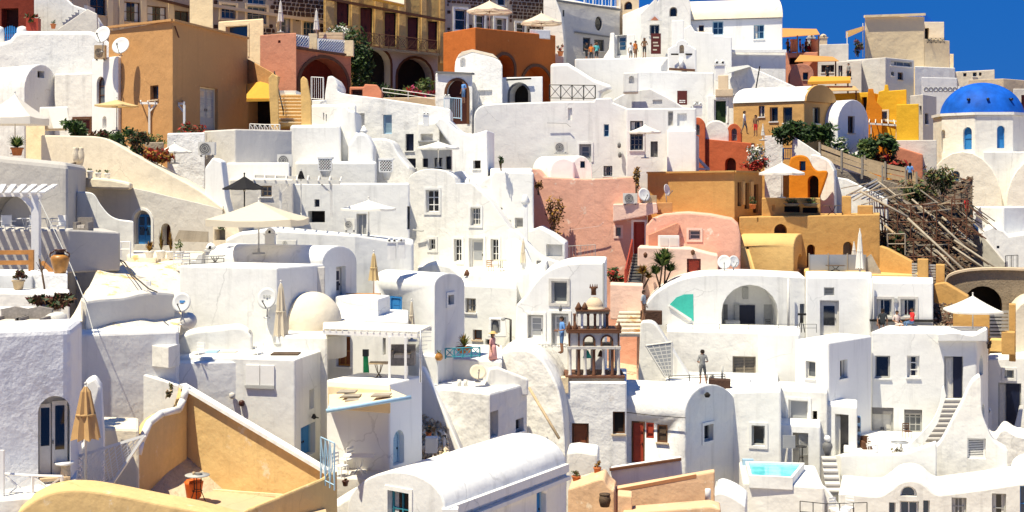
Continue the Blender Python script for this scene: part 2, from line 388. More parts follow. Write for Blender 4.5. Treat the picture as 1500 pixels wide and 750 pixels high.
def surround(body,fr,w,h,mat,arch=False,bottom=True,t=.14,d=.05):
    mb=MB();F3=(fr[0]-fr[1]*t-(UP*t if bottom else UP*0),fr[1],fr[2])
    if arch:arch_ring(mb,(fr[0]-fr[1]*t,fr[1],fr[2]),w+2*t,h+t,t,-.02,d,mat)
    else:ring(mb,F3,w+2*t,h+t+(t if bottom else 0),t,-.02,d,mat,bottom)
    mk('surround',mb,body)
def finish_body(name,label,cat,bm,r,mat,org,planes,ops,group,kind,extra):
    if mat == 'white':mat=('white','white_warm','white_chalk','white','white_grey')[int(abs(org[0])*7.3+org[1]*3.1) % 5]
    bmesh.ops.recalc_face_normals(bm,faces=bm.faces)
    es=[e for e in bm.edges if len(e.link_faces) == 2 and e.calc_face_angle(0) >R(38)]
    if r >0:bmesh.ops.bevel(bm,geom=es,offset=r,offset_type='OFFSET',segments=3 if r >.12 else 2,profile=.5,affect='EDGES',clamp_overlap=True)
    bmesh.ops.remove_doubles(bm,verts=bm.verts,dist=.0005)
    bmesh.ops.translate(bm,verts=bm.verts,vec=-Vector(org))
    me=bpy.data.meshes.new(name);bm.to_mesh(me);bm.free();me.materials.append(M[mat])
    o=bpy.data.objects.new(name,me);link(o,extra,org);tag(o,label,cat,group,kind)
    cut=MB()
    for q in ops:opening(o,cut,planes[q[0]],q[1:],q[0] == 2)
    if cut.v:BODIES.append((o,cut))
    return o
def house(name,label,cat,mat,plan,top,bot=None,back=None,ops=(),r=.09,group=None,kind=None,parent=None):
    """plan: visible front corners (column, distance) from left to right; top: row of the roof edge at the nearest corner, or one row per corner"""
    pts=[PX(*p) for p in plan];ys=[p[1] for p in plan];n=len(plan)
    if isinstance(top,(list,tuple)):tz=[ZZ(t,y) for t,y in zip(top,ys)]
    else:tz=[ZZ(top,min(ys))]*n
    if n == 3 and back is None:
        q=pts[:]+[pts[0]+pts[2]-pts[1]];tz=tz+[max(tz[0],tz[2])]
    else:
        back=6 if back is None else back
        if isinstance(back,(int,float)):
            bl,br=pts[0].normalized()*back,pts[-1].normalized()*back
        else:bl=br=Vector(back)
        q=pts[:]+[pts[-1]+br,pts[0]+bl];tz=tz+[tz[n-1],tz[0]]
    if bot is None:bz=min(min(ground_z(p.x,p.y) for p in q)-.6,min(tz)-2)
    else:bz=ZZ(bot,min(ys))
    bm=bmesh.new()
    lo=[bm.verts.new((p.x,p.y,bz)) for p in q];hi=[bm.verts.new((p.x,p.y,z)) for p,z in zip(q,tz)]
    k=len(q)
    bm.faces.new(lo[::-1])
    if max(tz)-min(tz) <.01:bm.faces.new(hi)
    else:
        for i in range(1,k-1):bm.faces.new((hi[0],hi[i],hi[i+1]))
    for i in range(k):bm.faces.new((lo[i],lo[(i+1) % k],hi[(i+1) % k],hi[i]))
    c=sum(q,Vector((0,0)))/k
    planes=[(pts[i],pts[i+1]) for i in range(n-1)]
    return finish_body(name,label,cat,bm,r,mat,(c.x,c.y,bz),planes,ops,group,kind,parent)
def arc(x0,x1,ys,yt,n=12):
    """arched top from (x1,ys) over to (x0,ys): rows ys at the springing, yt at the crown"""
    return [((x0+x1)/2+(x1-x0)/2*math.cos(math.pi*i/n),ys+(yt-ys)*math.sin(math.pi*i/n)) for i in range(n+1)]
def curve(pts,n=6):
    """smooth open curve through points (Catmull-Rom)"""
    out=[];p=[pts[0]]+list(pts)+[pts[-1]]
    for i in range(1,len(p)-2):
        for j in range(n):
            t=j/n
            out.append(tuple(.5*(2*p[i][a]+(p[i+1][a]-p[i-1][a])*t+(2*p[i-1][a]-5*p[i][a]+4*p[i+1][a]-p[i+2][a])*t*t+(3*p[i][a]-p[i-1][a]-3*p[i+1][a]+p[i+2][a])*t ** 3) for a in (0,1)))
    return out+[tuple(pts[-1])]
def slab(name,label,cat,mat,A,B,outline,back=5,ops=(),r=.09,group=None,kind=None,parent=None,ground=True):
    """upright volume: outline (pixels) on the vertical plane A-B, carried back by metres or a plan vector"""
    a,b=PX(*A),PX(*B);d=b-a;pts=[]
    for px,py in outline:
        k=(px-750)/F;u=(k*a.y-a.x)/(d.x-k*d.y);p=a+d*u
        pts.append(Vector((p.x,p.y,ZZ(py,p.y))))
    if ground:
        lowest=max(q[1] for q in outline)
        for q,p in zip(outline,pts):
            if q[1] >lowest-1.5:p.z=min(p.z,ground_z(p.x,p.y)-.8)
    n2=Vector((d.y,-d.x)).normalized()
    if n2.dot(-a) <0:n2=-n2
    rd=((a+b)/2).normalized();pv=(rd*.8-n2*.2).normalized()*back if isinstance(back,(int,float)) else None
    bv=Vector((pv.x,pv.y,0)) if isinstance(back,(int,float)) else Vector((back[0],back[1],back[2] if len(back) >2 else 0))
    bm=bmesh.new();n=len(pts)
    f=[bm.verts.new(p) for p in pts];g=[bm.verts.new(p+bv) for p in pts]
    bm.faces.new(f);bm.faces.new(g[::-1])
    ang=[]
    for i in range(n):
        v1=pts[i]-pts[i-1];v2=pts[(i+1) % n]-pts[i];ang.append(v1.angle(v2,0))
    for i in range(n):
        fc=bm.faces.new((f[(i+1) % n],f[i],g[i],g[(i+1) % n]))
        fc.smooth=(0.01 <ang[i] <R(38)) or (0.01 <ang[(i+1) % n] <R(38))
    c=sum((p for p in pts),Vector())/n+bv/2;c.z=min(p.z for p in pts)
    planes=[(a,b),(b,b+Vector((bv.x,bv.y))),(a,a+Vector((bv.x,bv.y)))]
    return finish_body(name,label,cat,bm,r,mat,c,planes,ops,group,kind,parent)
def vault(name,label,cat,mat,A,B,spring,crown,bot,back,ops=(),r=.05,**k):
    """barrel-vaulted house: arched gable on plane A-B, springing row, crown row, bottom row"""
    return slab(name,label,cat,mat,A,B,[(A[0],bot),(B[0],bot)]+arc(A[0],B[0],spring,crown),back,ops,r,**k)
def box_part(name,parent,mat,lo,hi,**k):return mk(name,MB().box(lo,hi,mat),parent,**k)
def steps(name,label,cat,mat,p0,p1,width,n,mat_side=None,ground=1.2):
    """flight from p0 (bottom) to p1 (top), every step a part; width vector across"""
    p0,p1,wv=Vector(p0),Vector(p1),Vector(width)
    t=thing(name,label,cat,p0);d=(p1-p0);run=Vector((d.x,d.y,0))/n;rise=d.z/n
    for i in range(n):
        q=p0+run*i;z1=p0.z+rise*(i+1);z0=min(p0.z,z1-rise)-.05
        b=[q,q+wv,q+wv+run*1.0,q+run*1.0]
        mb=MB();mb.hexa([(v.x,v.y,z0) for v in b]+[(v.x,v.y,z1-.07) for v in b],mat);o=run.normalized()*.06
        b=[b[0]-o,b[1]-o,b[2],b[3]];mb.hexa([(v.x,v.y,z1-.07) for v in b]+[(v.x,v.y,z1) for v in b],mat_side or mat)
        mk('step',mb,t)
    return t
def settle():
    """cut all openings in one evaluation"""
    tmp=[]
    for o,cut in BODIES:
        me=mesh_of('cut',cut,WO[o.name] if o.parent is None else WO[o.name]);me.materials.clear()
        bm=bmesh.new();bm.from_mesh(me);bmesh.ops.recalc_face_normals(bm,faces=bm.faces);bm.to_mesh(me);bm.free()
        c=bpy.data.objects.new('cut',me);C.objects.link(c);c.location=WO[o.name]
        md=o.modifiers.new('cut','BOOLEAN');md.operation='DIFFERENCE';md.object=c;md.solver='MANIFOLD'
        tmp.append((o,c,md))
    for p in PEOPLE:pass
    dg=bpy.context.evaluated_depsgraph_get();bad=[]
    for o,c,md in tmp:
        me=bpy.data.meshes.new_from_object(o.evaluated_get(dg))
        if len(me.polygons) <= len(o.data.polygons):bad.append((o,c,md));continue
        o['_m']=1;old=o.data;nm=old.name;o.modifiers.clear();o.data=me;del o['_m']
    if bad:
        for o,c,md in bad:md.solver='EXACT'
        dg=bpy.context.evaluated_depsgraph_get();dg.update()
        for o,c,md in bad:
            me=bpy.data.meshes.new_from_object(o.evaluated_get(dg));o.modifiers.clear()
            print('exact',o.name,o.get('label'),len(o.data.polygons),len(me.polygons));o.data=me
    for p in PEOPLE:p(dg)
    for o,c,md in tmp:
        bpy.data.objects.remove(c)
PEOPLE=[]
# ---------------------------------------------------------------- umbrellas
def umbrella(px,py,Y,wpx,label,mat='canvas_white',sides=8,drop=None,foot=None,rot=.3,val=.16,group='open parasols on the terraces',wood='offwhite_paint',rib='wood_grey'):
    """px,py: tip of the canopy; wpx: width on the photograph; drop: rows from tip to rim; foot: row of the pole's foot"""
    top=P(px,py,Y);s=Y/F;rad=wpx*s/2;h=(drop or wpx*.2)*s;L=(foot-py)*s if foot else h+2.1
    root=thing('parasol',label,'parasol',top-UP*L,group);o=top-UP*L
    rim=[o+Vector((rad*math.cos(rot+2*math.pi*i/sides),rad*math.sin(rot+2*math.pi*i/sides),L-h)) for i in range(sides)]
    mb=MB();tip=o+UP*L;rows=4;rings=[]
    for k in range(1,rows+1):
        ring_=[]
        for i in range(sides):
            for j in range(3):
                a,b=rim[i],rim[(i+1) % sides];q=a.lerp(b,j/3);t=k/rows
                p=tip.lerp(q,t);p.z +=-.06*h*math.sin(math.pi*t)-(.05*rad*t*t if j else 0)*.6
                ring_.append(p)
        rings.append(ring_)
    n=sides*3;vs=[tip]+[p for r_ in rings for p in r_]
    fs=[(0,1+i,1+(i+1) % n) for i in range(n)]
    for k in range(rows-1):fs += [(1+k*n+i,1+(k+1)*n+i,1+(k+1)*n+(i+1) % n,1+k*n+(i+1) % n) for i in range(n)]
    mb.add(vs,fs,mat,False);can=mk('canopy',mb,root,fix=False)
    if val:
        mb=MB();r_=rings[-1]
        vs=[p+UP*.0 for p in r_]+[p-UP*val*(1 if i % 3 == 0 else .86) for i,p in enumerate(r_)]
        mb.add(vs,[(i,(i+1) % n,n+(i+1) % n,n+i) for i in range(n)],mat);mk('valance',mb,can,fix=False)
    mb=MB();mb.bar(o,tip+UP*.12,.035,wood,8);mb.ball(tip+UP*.13,.05,wood);mk('pole',mb,root)
    mk('base',MB().lathe(o,[(.28,0),(.28,.06),(.06,.09),(.05,.25)],'grey_paint',12),root)
    hub=o+UP*(L-h*1.05-.05);mk('hub',MB().lathe(hub,[(.06,-.06),(.06,.06)],rib,8),root)
    for p in rim:mk('rib',MB().bar(hub+UP*.02,p.lerp(tip,.02)-UP*.035,.016,rib,4),root)
    return root
def folded(px,py,Y,canopy_py,foot,wpx,label,mat='canvas_white',group='folded parasols'):
    top=P(px,py,Y);s=Y/F;L=(foot-py)*s;h=(canopy_py-py)*s;r=wpx*s/2;o=top-UP*L
    root=thing('folded_parasol',label,'parasol',o,group)
    mb=MB();n=16;prof=[(.10,0),(.34,.10),(.42,.22),(.62,.5),(.85,.8),(1.0,1.0)];vs=[tip_ for tip_ in [top]]
    for a,b in prof:
        for i in range(n):
            k=(1.0 if i % 2 else .66);t=2*math.pi*i/n+.15*b;rr=max(r*a*k,.035)
            vs.append(top+Vector((rr*math.cos(t),rr*math.sin(t),-h*b-(.04*h if b == 1 and i % 2 else 0))))
    fs=[(0,1+i,1+(i+1) % n) for i in range(n)]
    for k in range(len(prof)-1):fs += [(1+k*n+i,1+(k+1)*n+i,1+(k+1)*n+(i+1) % n,1+k*n+(i+1) % n) for i in range(n)]
    mb.add(vs,fs,mat);mk('canopy',mb,root)
    mk('tie_strap',MB().lathe(top-UP*h*.55,[(r*.64,-.03),(r*.66,.03)],mat,12),root)
    mb=MB().bar(o,top+UP*.08,.03,'offwhite_paint',8);mb.ball(top+UP*.09,.045,'offwhite_paint');mk('pole',mb,root)
    mk('base',MB().lathe(o,[(.26,0),(.26,.07),(.05,.1),(.05,.22)],'grey_paint',12),root)
    return root
# ---------------------------------------------------------------- satellite dishes and air conditioners
def dish(px,py,Y,dpx,label,az=-20,tilt=25,foot=None,mat='dish_white',logo=None):
    """az: degrees the dish turns to the photograph's right (0 faces the camera)"""
    c=P(px,py,Y);r=dpx*Y/F/2;L=((foot-py)*Y/F if foot else r*1.5)
    a,t=R(az),R(tilt);fwd=Vector((math.sin(a)*math.cos(t),-math.cos(a)*math.cos(t),math.sin(t)));sd=fwd.cross(UP).normalized();up=sd.cross(fwd)
    root=thing('satellite_dish',label,'satellite dish',c-UP*L,'satellite dishes on the roofs')
    mb=MB();n=24;vs=[];rows=[(.02,0),(.4,.03),(.75,.1),(1,.19)]
    for k,d in rows:vs += [c+(sd*math.cos(2*math.pi*i/n)+up*math.sin(2*math.pi*i/n)*1.05)*r*k+fwd*r*(d-.1) for i in range(n)]
    for k,d in rows[::-1]:vs += [c+(sd*math.cos(2*math.pi*i/n)+up*math.sin(2*math.pi*i/n)*1.05)*r*k+fwd*(r*(d-.1)-.03) for i in range(n)]
    fs=[]
    for k in range(7):fs += [(k*n+i,k*n+(i+1) % n,(k+1)*n+(i+1) % n,(k+1)*n+i) for i in range(n)]
    fs += [tuple(range(n))[::-1]];mb.add(vs,fs,mat,True);rf=mk('reflector',mb,root)
    if logo:
        mb=MB()
        for u,v,ww,hh in logo: 
            q=c+sd*(u*r)+up*(v*r)+fwd*(r*-.02)
            mb.add([q-sd*ww*r-up*hh*r,q+sd*ww*r-up*hh*r,q+sd*ww*r+up*hh*r,q-sd*ww*r+up*hh*r],[(0,1,2,3)],logo_mat(label))
        mk('printed_mark',mb,rf,fix=False)
    e=c+fwd*r*1.1-up*r*.35
    mb=MB().bar(c-up*r*.98-fwd*r*.02,e,r*.035+.01,'grey_dark',5);mk('feed_arm',mb,root)
    mk('receiver_head',MB().bar(e-fwd*.02,e-fwd*.2*r-UP*0,r*.09,'grey_dark',8),root)
    mb=MB().bar(c-UP*L,c-fwd*r*.3-UP*r*.1,.035,'steel',6).bar(c-fwd*r*.3-UP*r*.1,c-fwd*r*.1,.05,'steel',6);mk('mast',mb,root)
    mk('foot_plate',MB().lathe(c-UP*L,[(.14,0),(.14,.04)],'steel',8),root)
    return root
def logo_mat(label):return 'blue' if 'blue' in label else 'grey_paint'
def aircon(px0,py0,px1,py1,Y,label,turn=0,mat='ac_white',bare=False):
    a,b=P(px0,py1,Y),P(px1,py0,Y);w,h=b.x-a.x,b.z-a.z;t=R(turn)
    fr=(a,Vector((math.cos(t),math.sin(t),0)),Vector((math.sin(t),-math.cos(t),0)))
    root=thing('air_conditioner',label,'air conditioner',a,'air conditioners on walls and roofs')
    mk('casing',MB().fbox(fr,0,w,.03,h,-.32,0,mat),root)
    mb=MB();c=fr[0]+fr[1]*(w*.40)+UP*(h*.52);r=min(w*.34,h*.42)
    q=[c+(fr[1]*math.cos(2*math.pi*i/16)+UP*math.sin(2*math.pi*i/16))*r for i in range(16)]
    mb.prism([v+fr[2]*.004 for v in q],fr[2]*.02,'grey_dark');g=mk('fan_grille',mb,root)
    mb=MB()
    for k in range(3):
        rr=r*(.35+.3*k)
        z=[c+fr[2]*.03+(fr[1]*math.cos(2*math.pi*i/14)+UP*math.sin(2*math.pi*i/14))*rr for i in range(15)]
        mb.path(z,.012,mat,4)
    mk('guard_ring',mb,g)
    for u in (.12,.82):mk('foot',MB().fbox(fr,w*u,w*u+.06,-.06,.03,-.3,-.02,'grey_dark'),root)
    mk('side_panel',MB().fbox(fr,w*.80,w*.98,h*.1,h*.92,.002,.018,mat),root)
    return root
# ---------------------------------------------------------------- plants
def leaves(mb,c,rad,n,mats,size=.12,seed=1,lumps=7):
    rnd=random.Random(seed);c=Vector(c);rad=Vector(rad)
    cs=[Vector((rnd.uniform(-.62,.62),rnd.uniform(-.62,.62),rnd.uniform(-.6,.6))) for _ in range(lumps)]
    for i in range(n):
        q=rnd.choice(cs);d=Vector((rnd.gauss(0,1),rnd.gauss(0,1),rnd.gauss(0,1))).normalized()*rnd.uniform(.12,.46)
        p=c+Vector(((q.x+d.x)*rad.x,(q.y+d.y)*rad.y,(q.z+d.z)*rad.z))
        a=Vector((rnd.gauss(0,1),rnd.gauss(0,1),rnd.gauss(0,1))).normalized();b=a.orthogonal().normalized();s=size*rnd.uniform(.6,1.4)
        mb.add([p-a*s,p+b*s*.42,p+a*s,p-b*s*.42],[(0,1,2,3)],rnd.choice(mats))
    return mb
def bush(px0,py0,px1,py1,Y,label,mats=('leaf_dark','leaf'),n=420,depth=1.0,name='bush',cat='bush',group=None,size=.13,lumps=8):
    a,b=P(px0,py1,Y),P(px1,py0,Y);c=(a+b)/2;rad=1.22*Vector(((b.x-a.x)/2,depth*min(b.x-a.x,b.z-a.z)/2+.15,(b.z-a.z)/2))
    root=thing(name,label,cat,Vector((c.x,Y,a.z)),group)
    mk('foliage',leaves(MB(),c,rad,n,mats,size,int(px0*7+py0),lumps),root,fix=False)
    mb=MB();rnd=random.Random(int(px0))
    for i in range(6):mb.bar((c.x+rnd.uniform(-.3,.3)*rad.x,Y+rnd.uniform(-.2,.2),a.z-.25),c+Vector((rnd.uniform(-.7,.7)*rad.x,rnd.uniform(-.5,.5)*rad.y,rnd.uniform(-.2,.6)*rad.z)),.03,'twig',4,.012)
    mk('stem',mb,root);return root
def pot(px,py,Y,wpx,hpx,label,potmat='terracotta_pot',plant='bush',pw=None,ph=None,mats=('leaf','leaf_dark'),cat='potted plant',name='potted_plant',n=140,group=None,shape=None):
    """py: row of the pot's foot"""
    o=P(px,py,Y);s=Y/F;r,h=wpx*s/2,hpx*s
    root=thing(name,label,cat,o,group)
    prof=shape or [(.62,0),(.7,.05),(.92,.8),(1.06,.82),(1.06,1),(.9,1),(.86,.9)]
    mk('pot',MB().lathe(o,[(a*r,b*h) for a,b in prof],potmat,14),root)
    pw=(pw or wpx*1.3)*s/2;ph=(ph or hpx)*s;top=o+UP*h
    sd=int(px*3+py)
    if plant == 'bush':
        mk('foliage',leaves(MB(),top+UP*ph*.5,(pw,pw,ph*.62),n,mats,max(.045,pw*.24),sd,6),root,fix=False)
        mk('stem',MB().bar(top-UP*.1,top+UP*ph*.5,.025,'twig',4),root)
    elif plant in ('spiky','yucca'):
        rosette(root,top if plant == 'spiky' else top,pw,ph,mats,sd,n)
    return root
def rosette(root,c,w,h,mats,seed,n=40,trunk=0):
    rnd=random.Random(seed);mb=MB()
    for i in range(n):
        t=rnd.uniform(0,2*math.pi);e=rnd.uniform(.15,1.25);L=rnd.uniform(.75,1.0)
        d=Vector((math.cos(t)*math.cos(e)*w,math.sin(t)*math.cos(e)*w,math.sin(e)*h))*L
        sd=Vector((-math.sin(t),math.cos(t),0))*w*.065;c=Vector(c);m1=c+d*.55+UP*h*.08
        mb.add([c-sd*.6,c+sd*.6,m1+sd,m1-sd,c+d-UP*h*.05],[(0,1,2,3),(3,2,4)],rnd.choice(mats))
    return mk('foliage',mb,root,fix=False)
def yucca(px,py,Y,label,heads,mats=('leaf','leaf_dark','leaf_pale')):
    o=P(px,py,Y);root=thing('yucca_plant',label,'yucca',o)
    for i,(hx,hy,wpx) in enumerate(heads):
        c=P(hx,hy,Y+.2*(i-1));r=wpx*Y/F/2
        mk('trunk',MB().bar(o+Vector((.1*i-.1,0,-.2)),c,.06,'twig',7,.045),root)
        rosette(root,c,r*1.5,r*1.5,mats,i+int(px),90)
    return root
def flowers_on(root,c,rad,n,mat,size,seed):mk('blossom',leaves(MB(),c,rad,n,(mat,),size,seed),root,fix=False)
# ---------------------------------------------------------------- rails, fences, pergolas
def rail(name,label,cat,pts,h,mat='iron',style='bar',r=.022,gap=1.2,fill=None,group=None):
    """pts: (column, row of the foot, distance); posts, rails and infill are parts"""
    w=[P(*p) for p in pts];root=thing(name,label,cat,w[0],group)
    for p,q in zip(w,w[1:]):
        L=(q-p).length;k=max(1,round(L/gap))
        for i in range(k+(1 if q == w[-1] else 0)): 
            a=p.lerp(q,i/k);mk('post',MB().bar(a-UP*.05,a+UP*h,r*1.2,mat,5),root)
        for t in ((1,.55,.1) if style == 'three' else (1,.08) if style in ('baluster','cross','scroll') else (1,.5)):
            mk('handrail' if t == 1 else 'rail',MB().bar(p+UP*h*t,q+UP*h*t,r,mat,5),root)
        if style == 'baluster':
            nb=int(L/(fill or .16))
            for i in range(nb):a=p.lerp(q,(i+.5)/nb);mk('baluster',MB().bar(a+UP*h*.08,a+UP*h,r*.6,mat,4),root)
        if style in ('cross','scroll'):
            for i in range(k):
                a,b=p.lerp(q,i/k),p.lerp(q,(i+1)/k)
                mb=MB().bar(a+UP*h*.08,b+UP*h,r*.8,mat,4).bar(a+UP*h,b+UP*h*.08,r*.8,mat,4)
                if style == 'scroll':
                    c=(a+b)/2+UP*h*.54;d=(b-a).normalized()
                    for rr in (.16,.30):mb.path([c+(d*math.cos(2*math.pi*j/10)+UP*math.sin(2*math.pi*j/10))*h*rr for j in range(11)],r*.8,mat,4)
                mk('cross_brace',mb,root)
    return root
def lattice(name,label,cat,corners,mat,n=12,r=.02,frame=.04,parent=None):
    """diagonal lattice in the quad of four world corners bl, br, tr, tl"""
    bl,br,tr,tl=[Vector(c) for c in corners];g=lambda u,v:bl.lerp(br,u).lerp(tl.lerp(tr,u),v)
    root=thing(name,label,cat,bl) if parent is None else parent
    asp=(br-bl).length/max(.01,(tl-bl).length);mb=MB();nv=max(2,int(n/asp));nn=n
    k=-nv
    while k <= nn:
        for sgn in (1,-1):
            pts=[]
            for t in (0,1):
                u,v=((k+nv*t)/nn,t) if sgn == 1 else ((k+nv*(1-t))/nn,t)
                pts.append([u,v])
            (u0,v0),(u1,v1)=pts
            def clip(u0,v0,u1,v1):
                ts=[0,1]
                if abs(u1-u0) >1e-9:
                    for lim in (0,1):ts.append((lim-u0)/(u1-u0))
                ts=sorted(t for t in ts if-1e-6 <= t <= 1+1e-6)
                ok=[t for t in ts if-1e-4 <= u0+(u1-u0)*t <= 1+1e-4]
                return (min(ok),max(ok)) if len(ok) >1 else None
            c=clip(u0,v0,u1,v1)
            if c and c[1]-c[0] >.01:
                p,q=[g(u0+(u1-u0)*t,v0+(v1-v0)*t) for t in c];off=(br-bl).cross(UP).normalized()*r*sgn
                mb.bar(p+off,q+off,r,mat,4)
        k += 1
    mk('lattice',mb,root,kind='stuff')
    if frame:
        for p,q in ((bl,br),(br,tr),(tr,tl),(tl,bl)):mk('frame_bar',MB().beam(p,q,frame,frame,mat),root)
    return root
def pergola(label,corners,posts,z_drop,mat='white_paint',nslat=10,over=.25,post=.11,cover=None,brace=True,slat=.07,slat_h=.05,name='pergola'):
    """corners: roof corners fl, fr, br, bl as world points; posts: list of (world foot)"""
    fl,fr_,br,bl=[Vector(c) for c in corners]
    root=thing(name,label,'pergola',Vector((fl.x,fl.y,fl.z-z_drop)))
    mk('beam',MB().beam(fl,fr_,.1,.14,mat),root);mk('beam',MB().beam(bl,br,.1,.14,mat),root)
    for i in range(nslat):
        t=i/max(1,nslat-1);a,b=fl.lerp(fr_,t),bl.lerp(br,t);d=(b-a).normalized()*over
        mk('slat',MB().beam(a-d+UP*(.07+slat_h/2),b+d+UP*(.07+slat_h/2),slat,slat_h,mat),root)
    for f in posts:
        f=Vector(f);q=min(((fl.lerp(fr_,k/20)) for k in range(21)),key=lambda v:(v.xy-f.xy).length);q2=min(((bl.lerp(br,k/20)) for k in range(21)),key=lambda v:(v.xy-f.xy).length)
        tz=(q if (q.xy-f.xy).length <(q2.xy-f.xy).length else q2).z
        mk('post',MB().beam(f,Vector((f.x,f.y,tz-.07)),post,post,mat) if True else None,root)
        if brace:
            d=(fr_-fl).normalized();sg=1 if (f-fl).length <(f-fr_).length else-1
            mk('brace',MB().beam(Vector((f.x,f.y,tz-.55)),Vector((f.x,f.y,tz-.08))+d*sg*.5,post*.7,post*.7,mat),root)
    if cover:
        mb=MB();up=UP*(.07+slat_h+.02);p=[fl+up,fr_+up,br+up,bl+up];mb.hexa(p+[v+UP*.03 for v in p],cover);mk('cover',mb,root)
    return root
# ---------------------------------------------------------------- furniture
def table(px,py,Y,wpx,label,hgt=.74,mat='white_paint',leg='white_paint',rnd_=True,group='terrace tables',style='x'):
    o=P(px,py,Y);r=wpx*Y/F/2;root=thing('terrace_table',label,'table',o,group)
    if rnd_:mk('table_top',MB().lathe(o+UP*hgt,[(r,-.03),(r,0)],mat,18),root)
    else:mk('table_top',MB().box(o+Vector((-r,-.35,hgt-.03)),o+Vector((r,.35,hgt)),mat),root)
    for i in range(3 if rnd_ else 4):
        t=2*math.pi*i/(3 if rnd_ else 4)+.6;d=Vector((math.cos(t),math.sin(t),0))
        if style == 'x' and not rnd_:a,b=o+d*r*.7,o-d*r*.5+UP*(hgt-.03)
        else:a,b=o+d*r*.75,o+d*r*.35+UP*(hgt-.03)
        mk('leg',MB().path([a,a.lerp(b,.5)-d*r*.28,b],.016,leg,5),root)
    if rnd_:mk('ring',MB().path([o+Vector((r*.4*math.cos(2*math.pi*i/12),r*.4*math.sin(2*math.pi*i/12),hgt*.45)) for i in range(13)],.012,leg,4),root)
    return root
def chair(px,py,Y,label,turn=0,mat='white_paint',s=1.0,arms=False,group='terrace chairs',solid=False):
    o=P(px,py,Y);root=thing('terrace_chair',label,'chair',o,group);t=R(turn);c,sn=math.cos(t),math.sin(t)
    T=lambda x,y,z:o+Vector((x*c-y*sn,x*sn+y*c,z))*s
    def bx(lo,hi):return MB().hexa([T(*v) for v in ((lo[0],lo[1],lo[2]),(hi[0],lo[1],lo[2]),(hi[0],hi[1],lo[2]),(lo[0],hi[1],lo[2]),(lo[0],lo[1],hi[2]),(hi[0],lo[1],hi[2]),(hi[0],hi[1],hi[2]),(lo[0],hi[1],hi[2]))],mat)
    mk('seat',bx((-.22,-.22,.42),(.22,.22,.46)),root)
    for x,y,h in ((-.2,-.2,.42),(.2,-.2,.42),(-.2,.2,.9),(.2,.2,.9)):mk('leg',MB().bar(T(x,y,0),T(x*1.03,y*1.1,h),.018,mat,5),root)
    if solid:mk('backrest',bx((-.22,.2,.48),(.22,.24,.88)),root)
    else:
        for z in (.56,.70,.84):mk('back_slat',bx((-.2,.2,z),(.2,.225,z+.07)),root)
    if arms:
        for x in (-.24,.24):mk('armrest',bx((x-.025,-.2,.62),(x+.025,.2,.65)),root)
    return root
def sofa(px,py,Y,wpx,label,mat='rattan',turn=0):
    o=P(px,py,Y);w=wpx*Y/F/2;root=thing('outdoor_sofa',label,'sofa',o)
    bx=lambda lo,hi,m:MB().box(o+Vector(lo),o+Vector(hi),m)
    mk('frame',bx((-w,-.38,0),(w,.38,.3),mat),root);mk('backrest',bx((-w,.24,.301),(w,.40,.75),mat),root)
    for x in (-1,1):mk('armrest',bx((min(x*w,x*(w-.14)),-.38,.301),(max(x*w,x*(w-.14)),.239,.55),mat),root)
    for i in range(2):mk('seat_cushion',bx((-w+.16+i*(w-.16),-.37,.301),(-w+.15+(i+1)*(w-.16),.2,.43),'cushion'),root)
    return root
def chimney(px,py,Y,wpx,hpx,label,style='pots',mat='white'):
    o=P(px,py,Y);s=Y/F;w,h=wpx*s/2,hpx*s;root=thing('chimney',label,'chimney',o,'whitewashed chimneys')
    mb=MB().box(o+Vector((-w*.8,-w*.6,-.4)),o+Vector((w*.8,w*.6,h*.62)),mat);mk('stack',mb,root)
    mk('cap',MB().box(o+Vector((-w,-w*.75,h*.6201)),o+Vector((w,w*.75,h*.70)),mat),root)
    if style == 'pots':
        for i in (-.5,.5):
            mk('chimney_pot',MB().lathe(o+Vector((w*i,0,h*.701)),[(w*.36,0),(w*.3,h*.2),(w*.05,h*.3)],mat,8),root)
            mk('smoke_hole',MB().box(o+Vector((w*i-w*.14,-w*.45,h*.74)),o+Vector((w*i+w*.14,-w*.2,h*.86)),'interior'),root)
    else:
        mk('hood',MB().lathe(o+UP*h*.701,[(w*.8,0),(w*.85,h*.12),(w*.5,h*.26),(w*.1,h*.32)],mat,12),root)
        mk('smoke_hole',MB().lathe(o+Vector((0,-w*.62,h*.80)),[(w*.05,-h*.09),(w*.26,-h*.05),(w*.26,h*.05),(w*.05,h*.09)],'interior',8),root)
    return root
def wire(name,label,pts,r=.018,mat='cable',cat='cable',sag=0):
    w=[P(*p) for p in pts];out=[]
    for p,q in zip(w,w[1:]):
        for i in range(6):t=i/6;out.append(p.lerp(q,t)-UP*sag*4*t*(1-t))
    out.append(w[-1]);mb=MB().path(out,r,mat,4);o=mk(name,mb);return tag(o,label,cat)
def sign_board(px0,py0,px1,py1,Y,label,mat,rows=(),ink='white_paint',name='sign_board'):
    a,b=P(px0,py1,Y),P(px1,py0,Y);root=thing(name,label,'sign',a)
    mk('board',MB().box(a+Vector((0,-.05,0)),b,mat),root)
    for i,(v,segs) in enumerate(rows):
        mb=MB()
        for u0,u1 in segs:mb.box((a.x+(b.x-a.x)*u0,a.y-.056,a.z+(b.z-a.z)*(v-.035)),(a.x+(b.x-a.x)*u1,a.y-.051,a.z+(b.z-a.z)*(v+.035)),ink)
        mk('lettering',mb,root)
    return root
